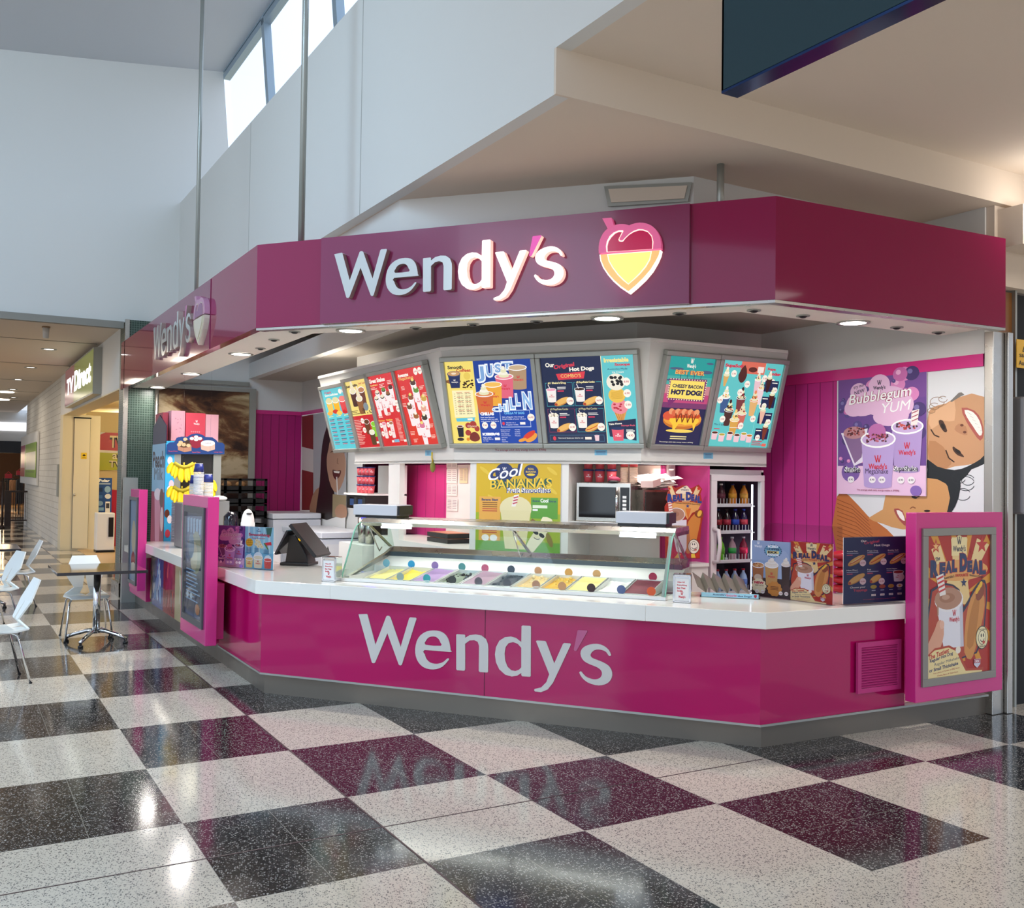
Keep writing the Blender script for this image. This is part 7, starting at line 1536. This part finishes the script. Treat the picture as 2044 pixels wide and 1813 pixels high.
# banana bunches hanging on strings
def banana_bunch(cx, cz, w_, lab, n=8, Y=12.4):
    t_ = thing('banana_bunch', lab, 'bananas', (cx, Y, cz-.1), 0, 'hanging banana bunches')
    for k in range(n):
        u = (k/(n-1)-.5)*2; b = MB(); b.use(mat('banana_yellow', '#f5cc10', .4)); px_ = cx+u*w_*.40; pts = []
        for q in range(7):
            tt = q/6; pts.append((px_+u*.16*w_*tt+.01*math.sin(k*9), Y+.03*math.sin(tt*3)-.05*tt, cz+.06*abs(u)**1.5-.02-.19*tt*(1-.28*abs(u))))
        rr_ = [.012, .027, .035, .036, .034, .026, .009]
        P_ = [Vector(p) for p in pts]; vs = []; fs = []; sg_ = 8
        for i, p in enumerate(P_):
            for j in range(sg_):
                a_ = 2*math.pi*j/sg_; vs.append((p.x+rr_[i]*math.cos(a_), p.y+rr_[i]*math.sin(a_), p.z))
        for i in range(6):
            for j in range(sg_): fs.append((i*sg_+j, (i+1)*sg_+j, (i+1)*sg_+(j+1) % sg_, i*sg_+(j+1) % sg_))
        b.smooth = True; b.add(vs, fs); b.build('banana', t_)
    b = MB(); b.use(mat('banana_stem', '#b8a018', .6)); b.tube([(cx-w_*.34, Y, cz+.03), (cx-w_*.15, Y, cz-.01), (cx, Y, cz-.02), (cx+w_*.15, Y, cz-.01), (cx+w_*.34, Y, cz+.03)], .026, 8); b.tube([(cx, Y, cz-.02), (cx, Y, cz+.04)], .012, 6); b.build('stem', t_)
for (px_, py_, w_, lab, n) in ((367, 930, .34, 'large banana bunch hanging high before the cake freezer', 10), (363, 977, .30, 'lower banana bunch hanging behind the pink poster box', 9), (418, 965, .14, 'small banana bunch half hidden right of the navy cups', 5)):
    p = pY(px_, py_, 12.35); banana_bunch(p[0], p[2], w_, lab, n, 12.35)
b = MB(); b.use(M_ACRYL)
for px_ in (365, 419): p = pY(px_, 930, 12.35); b.tube([(p[0], 12.35, p[2]-.25), (p[0], 12.35, 3.05)], .0015, 5)
one('hanging_string', b, 'thin strings holding the banana bunches', 'string', (2.5, 12.35, 2))
# grey dispenser with cup stacks
t_ = thing('counter_dispenser', 'grey dispenser cabinet with a pale recipe sticker beside the cup stacks', 'dispenser', (2.55, 11.8, .93))
b = MB(); b.use(mat('dispenser_grey', '#6c6b6a', .45)); b.box(2.34, 2.72, 11.62, 12.0, .935, 1.45); b.build('body', t_, bevel=.01)
A = ArtN(Plane((0, 11.62, 0), (1, 0, 0)), 2.40, 2.58, 1.04, 1.40, c0=.002); A.rect(0, 0, 1, 1, '#d8d2a0'); A.ell(.4, .3, .2, .14, '#c8452e'); A.rect(.2, .55, .7, .8, '#7a9a4a'); A.build('sticker', PRINT, t_)
def cups(px_, ytop, ybase, Y, n, lab, rr_=.058):
    p = pY(px_, ybase, Y); q = pY(px_, ytop, Y); t_ = thing('paper_cup_stack', lab, 'cup stack', (p[0], Y, 1.45), 0, 'stacks of navy paper cups'); top = q[2]; z = 1.452; st = (top-.09-z)/n
    b = MB(); b.use(mat('cup_rim_white', '#e4e2e4', .4)); 
    for k in range(n): b.lathe([(rr_*.97, k*st), (rr_*1.06, k*st+st*.45), (rr_*1.0, k*st+st*.75)], (p[0], Y, z), 14)
    b.build('nested_cups', t_); b = MB(); b.use(mat('cup_navy', '#232f78', .35)); b.lathe([(rr_*1.05, n*st), (rr_*.78, n*st+.095), (rr_*.7, n*st+.095)], (p[0], Y, z), 16); b.build('top_cup', t_)
    b = MB(); b.use(_M['cup_rim_white']); b.lathe([(rr_*.78, n*st+.094), (rr_*.78, n*st+.1), (0, n*st+.1)], (p[0], Y, z), 16); b.build('cup_base', t_)
cups(396, 927, 985, 11.74, 22, 'taller stack of navy paper cups on the grey dispenser'); cups(415, 948, 985, 11.76, 16, 'shorter right hand stack of navy paper cups'); cups(388, 950, 985, 11.9, 16, 'rear stack of navy paper cups half hidden by the tall one')
for k, (x, y, h_, lab) in enumerate(((2.50, 12.72, .52, 'tall'), (2.60, 12.80, .36, 'shorter'))):
    b = MB(); b.use(mat('clear_cup', '#c4bfc0', .15, trans=.5)); n_ = int(h_/.018); [b.lathe([(.05, j*.018), (.062, j*.018+.014)], (x, y, .93), 14) for j in range(n_)]; one('clear_cup_stack', b, lab+' stack of clear plastic cups on the far left countertop', 'cup stack', (x, y, .93), 'clear cup stacks')
# dispensers by the till: white soap dispenser, black urn, grey machine
b = MB(); b.use(M_WHITEPL); b.blob((2.94, 11.0, 1.24), (.075, .06, .16), 16, 10); b.box(2.87, 3.01, 10.96, 11.04, .93, 1.25); b.use(M_BLACK); b.blob((2.94, 10.95, 1.35), (.035, .02, .012), 10, 6); one('soap_dispenser', b, 'white rounded dispenser behind the counter cards', 'dispenser', (2.94, 11.0, .93), bevel=.01)
b = MB(); b.use(mat('urn_black', '#15131c', .1)); b.lathe([(.07, 0), (.085, .25), (.08, .38), (.04, .43), (0, .44)], (2.80, 11.2, .93), 18); one('black_urn', b, 'shiny black rounded urn left of the white dispenser', 'urn', (2.78, 11.2, .93))
b = MB(); b.use(mat('machine_grey', '#7c7d7e', .4)); b.box(2.76, 2.98, 12.0, 12.4, .93, 1.46); b.use(M_WHITEPL); b.blob((2.88, 12.1, 1.49), (.10, .08, .035), 12, 6); one('grey_machine', b, 'grey machine with a white lid behind the black urn', 'machine', (2.87, 12.2, .93))
b = MB(); b.use(M_WHITELAM); b.box(2.87, 3.2, 10.6, 12.6, 0, .925); one('inner_bench', b, 'white bench behind the side counter', 'bench', (3.0, 11.6, 0))

# ================================================================== CHAIRS AND TABLES
M_CH = mat('white_chair_shell', '#e9ebe6', .3)
def shell():
    prof = [(.33, .86), (.245, .68), (.165, .53), (.235, .455), (.13, .44), (-.20, .462), (-.235, .445)]
    hw = [.125, .205, .115, .20, .225, .20, .18]; b = MB(); b.use(M_CH)
    slot = [0, .0, .028, .055, 0, 0, 0]
    def P(i, x): return (x, prof[i][0], prof[i][1])
    for i in range(len(prof)-1):
        if slot[i] == 0 and slot[i+1] == 0: b.face([P(i, -hw[i]), P(i, hw[i]), P(i+1, hw[i+1]), P(i+1, -hw[i+1])])
        else:
            for s_ in (-1, 1): b.face([P(i, s_*slot[i]), P(i, s_*hw[i]), P(i+1, s_*hw[i+1]), P(i+1, s_*slot[i+1])])
    return b
ch = thing('white_chair', 'white moulded chair with chrome legs tucked behind the near cafe table', 'chair', (1.35, 11.50, 0), 0, 'white cafe chairs'); ch['_w'] = [0, 0, 0]
sh_ = shell(); o = sh_.build('shell', ch, local=True, solid=.014, bevel=.004)
for sx_ in (-1, 1):
    b = MB(); b.use(M_CHROME); b.tube([(sx_*.235, -.25, 0), (sx_*.19, -.17, .40), (sx_*.17, -.13, .43), (sx_*.17, .10, .43), (sx_*.19, .15, .40), (sx_*.235, .25, 0)], .0105, 8); b.build('leg_frame', ch, local=True)
    for y in (-.25, .25): b = MB(); b.use(M_BLACK); b.lathe([(.013, 0), (.013, .012)], (sx_*.236, y, 0), 8); b.build('foot_cap', ch, local=True)
for (x, y, r, lab) in ((.38, 9.42, -1.45, 'white chair nearest the camera, cut by the left picture edge'), (.80, 14.6, -1.5, 'white chair standing farthest away beside the far cafe table'), (.46, 12.6, -1.25, 'white chair at the left picture edge between the other two side chairs')):
    dup(ch, (x, y, 0), r, lab)
tb = thing('cafe_table', 'square dark cafe table on a chrome pedestal near the pink poster box', 'table', (1.40, 11.12, 0), 0, 'dark cafe tables'); tb['_w'] = [0, 0, 0]
b = MB(); b.use(mat('table_dark', '#2a2527', .12, coat=.3)); b.box(-.43, .43, -.46, .52, .755, .785); b.build('tabletop', tb, local=True, bevel=.005)
b = MB(); b.use(M_CHROME); b.tube([(0, 0, .10), (0, 0, .755)], .036, 20); b.build('pedestal', tb, local=True)
for k in range(4):
    a = math.pi/4+k*math.pi/2+.2; b = MB(); b.use(M_CHROME); b.tube([(0, 0, .13), (.1*math.cos(a), .1*math.sin(a), .125), (.24*math.cos(a), .24*math.sin(a), .085), (.33*math.cos(a), .33*math.sin(a), .05)], .024, 8, r2=.018); o = b.build('base_leg', tb, local=True)
    b = MB(); b.use(M_BLACK); b.lathe([(.026, 0), (.026, .02), (.015, .02), (.015, .05)], (.32*math.cos(a), .32*math.sin(a), 0), 10); b.build('foot', tb, local=True)
dup(tb, (.43, 14.6, 0), 0, 'second dark cafe table at the left picture edge, mostly out of view')

# ================================================================== CORRIDOR AND THE SHOP BEYOND
c = MB(); c.use(M_CEIL); c.box(-8, 2.3, 15.5, 41.8, ZB, ZB+.05); struct(c.build('ceiling_corridor'))
b = MB(); b.use(mat('ceiling_joint', '#6a6258', .7))
for y in (18.2, 22.4, 26.6, 30.5, 34.5): b.box(-8, 2.2, y-.02, y+.02, ZB-.004, ZB)
struct(b.build('trim_14'))
b = MB(); b.use(plank_mat('brick_white', '#d8d4ca', (0, 1), .001, 0) if False else mat('white_brick_wall', '#d6d2c8', .7)); b.box(2.27, 2.5, 24.9, 36.2, 0, ZB); struct(b.build('wall_brick'))
bm_ = _M['white_brick_wall']; n = bm_.node_tree.nodes; L = bm_.node_tree.links; g = n.new('ShaderNodeNewGeometry'); sp = n.new('ShaderNodeSeparateXYZ'); cb_ = n.new('ShaderNodeCombineXYZ'); br = n.new('ShaderNodeTexBrick'); br.inputs['Scale'].default_value = 1; br.inputs['Brick Width'].default_value = .6; br.inputs['Row Height'].default_value = .15; br.inputs['Mortar Size'].default_value = .008
br.inputs['Color1'].default_value = (*lin('#d8d4ca'), 1); br.inputs['Color2'].default_value = (*lin('#d2cdc2'), 1); br.inputs['Mortar'].default_value = (*lin('#b4aea2'), 1); L.new(g.outputs['Position'], sp.inputs[0]); L.new(sp.outputs['Y'], cb_.inputs['X']); L.new(sp.outputs['Z'], cb_.inputs['Y']); L.new(cb_.outputs[0], br.inputs['Vector']); L.new(br.outputs['Color'], n['Principled BSDF'].inputs['Base Color'])
wp = Plane((2.26, 0, 0), (0, -1, 0))
qa, qb = wp.px(68, 1), wp.px(101, 1)
t_ = thing('framed_display', 'recessed framed display with magenta and green panels on the white brick wall', 'display', (2.26, -(qa[0]+qb[0])/2, 1))
z0, z1 = wp.px(84, 962)[1], wp.px(84, 880)[1]
b = MB(); b.use(M_PAINT); rq(wp, b, qa[0], qb[0], z0-.12, z1+.3, 0, .05); b.build('surround', t_)
A = ArtN(wp, qa[0]+.3, qb[0]-.1, z0+.1, z1, c0=.065); A.rect(0, 0, 1, 1, '#c8c4bc'); A.rect(0, 0, .3, .2, '#a0205a'); A.rect(0, .72, .3, 1, '#b8443c'); A.rect(.33, 0, 1, 1, '#7fa41e'); A.rect(.02, .2, .28, .72, '#d9a8b4'); A.rect(.36, .26, .96, .78, '#d8d8cc'); A.text('AVAILABLE', .4, .82, .9, .86, '#22301a'); A.build('panels', PRINT, t_)
# shop front: reveal wall, white door, bulkhead with sign
ZO = 3.08
b = MB(); b.use(mat('cream_wall', '#dccfae', .6)); b.box(2.26, 3.05, 24.3, 24.9, 0, ZO); struct(b.build('wall_shop_reveal'))
b = MB(); b.use(M_PAINT); b.box(2.26, 2.6, 15.7, 24.9, ZO, ZB); b.use(_M['cream_wall']); b.box(2.262, 2.6, 15.7, 24.9, ZO-.02, ZO); struct(b.build('wall_shop_front'))
d = MB(); d.use(mat('cream_door', '#dfd4b8', .5)); d.box(2.50, 2.83, 24.27, 24.3, .04, 3.0); dd = struct(d.build('door_2'))
b = MB(); b.use(M_BLACK); b.box(2.48, 2.85, 24.26, 24.3, 3.0, 3.03); b.box(2.495, 2.5, 24.28, 24.3, .04, 3.0); b.box(2.83, 2.835, 24.28, 24.3, .04, 3.0); b.build('door_gap', dd)
b = MB(); b.use(M_STEEL); b.blob((2.53, 24.25, 1.26), (.03, .03, .03), 8, 6); b.build('door_handle', dd)
dp = Plane((0, 24.262, 0), (1, 0, 0))
A = ArtN(dp, 2.65, 2.77, 2.08, 2.22, c0=.0); A.rect(0, 0, 1, 1, '#e8c020'); A.poly([(.2, .5), (.5, .2), (.85, .5), (.5, .6)], '#2a2410'); A.rect(.2, .75, .8, .85, '#6a5a20'); o = A.build('warning_sticker', PRINT, None, (2.7, 24.26, 2.1)); tag(o, 'small yellow warning sticker on the cream door', 'sticker')
# shop interior
b = MB(); b.use(mat('shop_cream', '#e6d6a8', .7)); b.box(2.6, 8, 32, 32.2, 0, ZO+.6); b.box(2.6, 8, 16, 32, ZO+.3, ZO+.4); b.box(8, 8.2, 16, 32, 0, 4); struct(b.build('wall_shop_inside'))
b = MB(); b.use(mat('shop_floor_tan', '#c9a878', .3)); b.box(2.62, 8, 15.8, 32, .002, .006); struct(b.build('trim_15'))
point_light('shop_light', (4.6, 22.5, 3.0), 150, (1, .86, .58), .3); point_light('shop_light', (4.2, 28.5, 3.0), 150, (1, .86, .58), .3)
# lit box sign
s0, s1 = wp.px(131, 745), wp.px(187, 700)
sx0 = 2.12; spn = Plane((sx0, 0, 0), (0, -1, 0)); e0, e1 = spn.px(131, 745)[0], spn.px(187, 695)[0]
t_ = thing('shop_box_sign', 'lit box sign reading TV Direct in white letters on magenta and green', 'sign', (sx0, -(e0+e1)/2, 3.13))
b = MB(); b.use(M_ALU); b.box(sx0, 2.26, -e1, -e0, 3.12, 3.92); b.build('box', t_)
A = ArtN(spn, e0, e1, 3.15, 3.89, c0=.002); A.rect(0, 0, 1, 1, '#7a8a3a'); A.rect(0, 0, .36, 1, '#8a4a5a'); A.build('face_print', attr_mat('sign_face', .35, .2, .7), t_)
A = ArtN(spn, e0, e1, 3.15, 3.89, c0=.006); A.text('TV', .08, .28, .34, .72, '#ffffff', bold=.04); A.text('Direct', .38, .2, .94, .74, '#ffffff', bold=.04); A.build('lettering', attr_mat('sign_letters', 1.6, .3), t_)
ip = Plane((0, 26.5, 0), (1, 0, 0))
t_ = thing('wall_poster', 'red and lime as seen on screen poster with cream letters inside the next shop', 'poster', ip.hit(225, 930))
i0, i1 = ip.px(197, 863), ip.px(262, 940)
b = MB(); b.use(M_WHITEPL); b.slab([ip.w(i0[0], i1[1]), ip.w(i1[0], i1[1]), ip.w(i1[0], i0[1]), ip.w(i0[0], i0[1])], -ip.n*.02); b.build('board', t_)
A = ArtN(ip, i0[0], i1[0], i1[1], i0[1], c0=.002); A.poly([(0, .08), (.2, 0), (1, 0), (1, .49), (0, .46)], '#c02434'); A.poly([(0, .53), (1, .55), (1, .98), (.05, 1), (0, .95)], '#b8c01c'); A.texto('TV', .33, .08, .75, .4, '#f2e0b0', '#201818', .1); A.texto('as', .42, .56, .7, .7, '#f2ecc0', '#201818', .08); A.texto('TV', .33, .74, .7, .92, '#f2ecc0', '#201818', .08); A.build('print', PRINT, t_)
b = MB(); b.use(_M['shop_cream']); b.box(3.0, 6.0, 26.55, 26.7, 0, 3.3); struct(b.build('wall_shop_partition'))
# product boxes, air cooler, red display
jp = Plane((0, 25.0, 0), (1, 0, 0))
def pbox(px4, Y, dep, lab, c_, fn, nm='product_box'):
    P = Plane((0, Y, 0), (1, 0, 0)); a = P.px(px4[0], px4[2]); c2 = P.px(px4[1], px4[3]); t_ = thing(nm, lab, 'box', ((a[0]+c2[0])/2, Y, max(0, c2[1])))
    b = MB(); b.use(mat('box_'+c_[1:], c_, .5)); b.box(a[0], c2[0], Y, Y+dep, max(0, c2[1]), a[1]); b.build('carton', t_)
    A = ArtN(P, a[0], c2[0], max(0, c2[1]), a[1], c0=.002); fn(A); A.build('print', PRINT, t_)
def polar(A):
    A.rect(0, 0, 1, 1, '#1c4a8e'); A.text('Polar', .15, .03, .85, .1, '#eef2f6', bold=.05); A.rect(.1, .13, .9, .16, '#a8bcd4')
    A.rect(.05, .24, .4, .34, '#12305e'); A.ell(.72, .28, .2, .08, '#8ab0d0'); A.rect(.05, .42, .4, .5, '#3a6ab0'); A.ell(.75, .45, .2, .06, '#d8dce0'); A.ell(.25, .62, .2, .06, '#7aa0cc'); A.rect(.6, .58, .9, .88, '#eceae8'); A.rect(.64, .62, .86, .74, '#3a3a44'); A.rect(.05, .72, .5, .8, '#7aa8d8')
pbox((193, 222, 954, 1036), 24.7, .4, 'upper blue Polar air cooler carton stacked in the shop entrance', '#1c4a8e', polar)
pbox((193, 221, 1036, 1092), 24.65, .4, 'lower blue Polar carton behind the white air cooler', '#1a4486', polar)
P = Plane((0, 23.3, 0), (1, 0, 0)); a, c2 = P.px(193, 1040), P.px(228, 1098)
t_ = thing('air_cooler', 'white portable air cooler standing in the shop entrance', 'air cooler', ((a[0]+c2[0])/2, 23.4, 0))
b = MB(); b.use(M_WHITEPL); b.box(a[0], c2[0], 23.3, 23.7, .05, .88); b.build('body', t_, bevel=.02); b = MB(); b.use(M_BLACK); b.box(a[0], c2[0]+.01, 23.29, 23.7, .0, .05); b.build('base', t_); b = MB(); b.use(M_BLACK); b.box(c2[0]-.13, c2[0]-.03, 23.285, 23.3, .35, .78); b.build('vent', t_)
b = MB(); b.use(mat('red_cabinet', '#b8183c', .5)); b.box(3.05, 3.6, 25.2, 26.2, 0, 1.35); one('red_display_unit', b, 'red display plinth behind the blue cartons', 'display unit', (3.3, 25.7, 0))
# ceiling downlights in the corridor
for (x, y, lab) in ((1.55, 19.5, 'nearest'), (1.5, 23.2, 'second'), (1.45, 26.5, 'third'), (1.5, 29.8, 'fourth'), (1.7, 33.2, 'farthest')):
    t_ = thing('ceiling_downlight', lab+' round downlight in the corridor ceiling', 'downlight', (x, y, ZB), 0, 'corridor ceiling downlights'); b = MB(); b.use(M_ALU); b.lathe([(.13, -.002), (.13, -.01), (.09, -.01), (.09, -.002)], (x, y, ZB), 20); b.build('trim_ring', t_); b = MB(); b.use(M_LENS); b.lathe([(.088, -.002), (.0, -.006)], (x, y, ZB), 20); b.build('lens', t_)
for (px_, py_, lab) in ((11, 782, 'large'), (3, 797, 'second large'), (50, 833, 'third large')):
    p = onz(px_, py_, ZB); t_ = thing('round_ceiling_lamp', lab+' bright round lamp at the far end of the corridor ceiling', 'lamp', p, 0, 'bright corridor lamps'); b = MB(); b.use(M_LENS); b.lathe([(.22, -.002), (.22, -.02), (.0, -.025)], tuple(p), 20); b.build('lens', t_)
p = onz(92, 652, ZB); t_ = thing('sprinkler_camera', 'small white ceiling fitting with a brown base near the corridor mouth', 'ceiling fitting', p); b = MB(); b.use(mat('brown_base', '#8a6a4a', .5)); b.lathe([(.06, -.02), (.06, 0)], tuple(p), 12); b.build('base', t_); b = MB(); b.use(M_GREYW); b.lathe([(.04, -.18), (.05, -.02)], tuple(p), 12); b.build('body', t_)
b = MB(); b.use(M_ALU); b.box(2.225, 2.26, 24.95, 25.1, 1.2, 1.95); one('wall_plate', b, 'slim grey vertical plate at the corner of the white brick wall', 'plate', (2.24, 25, 1.2))
# store at the end of the corridor
b = MB(); b.use(M_PAINT); b.box(-8, 5, 41.8, 42.2, 2.9, ZB+.1); b.use(mat('dark_header', '#22242c', .4)); b.box(-8, 5, 41.7, 42.2, 2.45, 2.9); struct(b.build('wall_far_store'))
b = MB(); b.use(mat('far_skylight', '#ffffff', .5, emis='#f2f2fa', es=1.1)); b.box(-8, 2.6, 41.75, 41.8, 3.3, 3.62); struct(b.build('window_20'))
b = MB(); b.use(mat('store_brown', '#5a4030', .7)); b.box(-8, 8, 60, 60.2, 0, 4); b.box(-8, 8, 42.2, 60, 2.9, 3.0); b.box(8, 8.2, 42, 60, 0, 4); struct(b.build('wall_store_inside'))
b = MB(); b.use(mat('store_floor', '#c8a074', .3)); b.box(-8, 8, 42.2, 60, .002, .01); struct(b.build('trim_16'))
b = MB(); b.use(M_PAINT); b.box(2.6, 3, 36.2, 41.8, 0, ZB); struct(b.build('wall_corridor_end'))
for k in range(7):
    x = 1.75+.12*(k % 2)+.15*(k//2); y = 44+k*1.6; t_ = thing('shop_strip_lamp', ('nearest', 'second', 'third', 'fourth', 'fifth', 'sixth', 'farthest')[k]+' warm strip lamp in the ceiling of the end store', 'lamp', (x, y, 2.85), 0, 'warm lamps in the end store'); b = MB(); b.use(mat('warm_lamp', '#ffffff', .5, emis='#ffd8a0', es=5)); b.box(x-.25, x+.25, y-.06, y+.06, 2.84, 2.88); b.build('tube', t_)
point_light('store_light', (1.5, 47, 2.4), 160, (1, .74, .45), .3); point_light('store_light', (2.5, 54, 2.4), 160, (1, .74, .45), .3)
rnd = random.Random(6)
for k in range(7):
    x = 1.55+k*.24; y = 46+rnd.random()*5; c_ = ('#2a2424', '#3c2c28', '#6a5044', '#1c1c22', '#8a6a54', '#2c3440', '#4a3a34')[k]; h_ = .9+rnd.random()*.6
    t_ = thing('clothes_rack', ('black', 'dark brown', 'tan', 'navy black', 'light brown', 'slate', 'taupe')[k]+' clothes rack inside the store at the corridor end', 'clothes rack', (x, y, 0), 0, 'racks in the end store'); b = MB(); b.use(mat('clothes_'+c_[1:], c_, .8)); [b.box(x-.12+q*.05, x-.09+q*.05, y-.2, y+.2, .35, h_+.02*(q % 2)) for q in range(5)]; b.build('clothes', t_); b = MB(); b.use(M_BLACK); b.box(x-.16, x+.16, y-.015, y+.015, h_+.02, h_+.05); b.box(x-.16, x-.14, y-.015, y+.015, 0, h_+.03); b.box(x+.14, x+.16, y-.015, y+.015, 0, h_+.03); b.build('rail', t_)
for k, (px_, py_) in enumerate(((17, 950), (40, 944))):
    p = pY(px_, py_, 44); b = MB(); b.use(mat('bag_red', '#d0343c', .5)); b.box(p[0]-.13, p[0]+.13, 44, 44.1, p[2]-.1, p[2]+.08); b.tube([(p[0]-.08, 44.05, p[2]+.08), (p[0], 44.05, p[2]+.17), (p[0]+.08, 44.05, p[2]+.08)], .012, 6); one('red_handbag', b, ('left' if k == 0 else 'right')+' red handbag on the store display at the corridor end', 'handbag', (p[0], 44, p[2]-.1), 'red handbags'); b = MB(); b.use(M_BLACK); b.box(p[0]-.2, p[0]+.2, 43.9, 44.2, p[2]-.14, p[2]-.105); b.box(p[0]-.02, p[0]+.02, 44.02, 44.06, 0, p[2]-.14); one('display_stand', b, ('left' if k == 0 else 'right')+' black stand carrying a red handbag', 'stand', (p[0], 44, 0))
t_ = thing('balustrade', 'dark balustrade with thin bars at the far end of the corridor', 'balustrade', (1.9, 35.0, 0)); z1_ = 1.15
b = MB(); b.use(mat('balustrade_brown', '#2c1c16', .4)); b.box(1.62, 1.80, 34.9, 35.1, 0, z1_); b.build('post', t_); b = MB(); b.use(_M['balustrade_brown']); b.box(1.62, 2.26, 34.95, 35.05, z1_-.06, z1_); b.box(1.8, 2.26, 34.97, 35.03, .18, .22); b.build('rail', t_)
for k in range(6): b = MB(); b.use(_M['balustrade_brown']); b.box(1.86+k*.07, 1.875+k*.07, 34.99, 35.01, .2, z1_-.06); b.build('bar', t_)
b = MB(); b.use(_M['balustrade_brown']); b.tube([(1.52, 34.0, 0), (1.52, 34.0, 1.55)], .03, 8); b.lathe([(.09, 0), (.09, .04), (.03, .1)], (1.52, 34.0, 0), 12); one('barrier_post', b, 'slim dark post standing left of the balustrade', 'post', (1.52, 34, 0))
for o in list(bpy.data.objects):
    if '_w' in o: del o['_w']
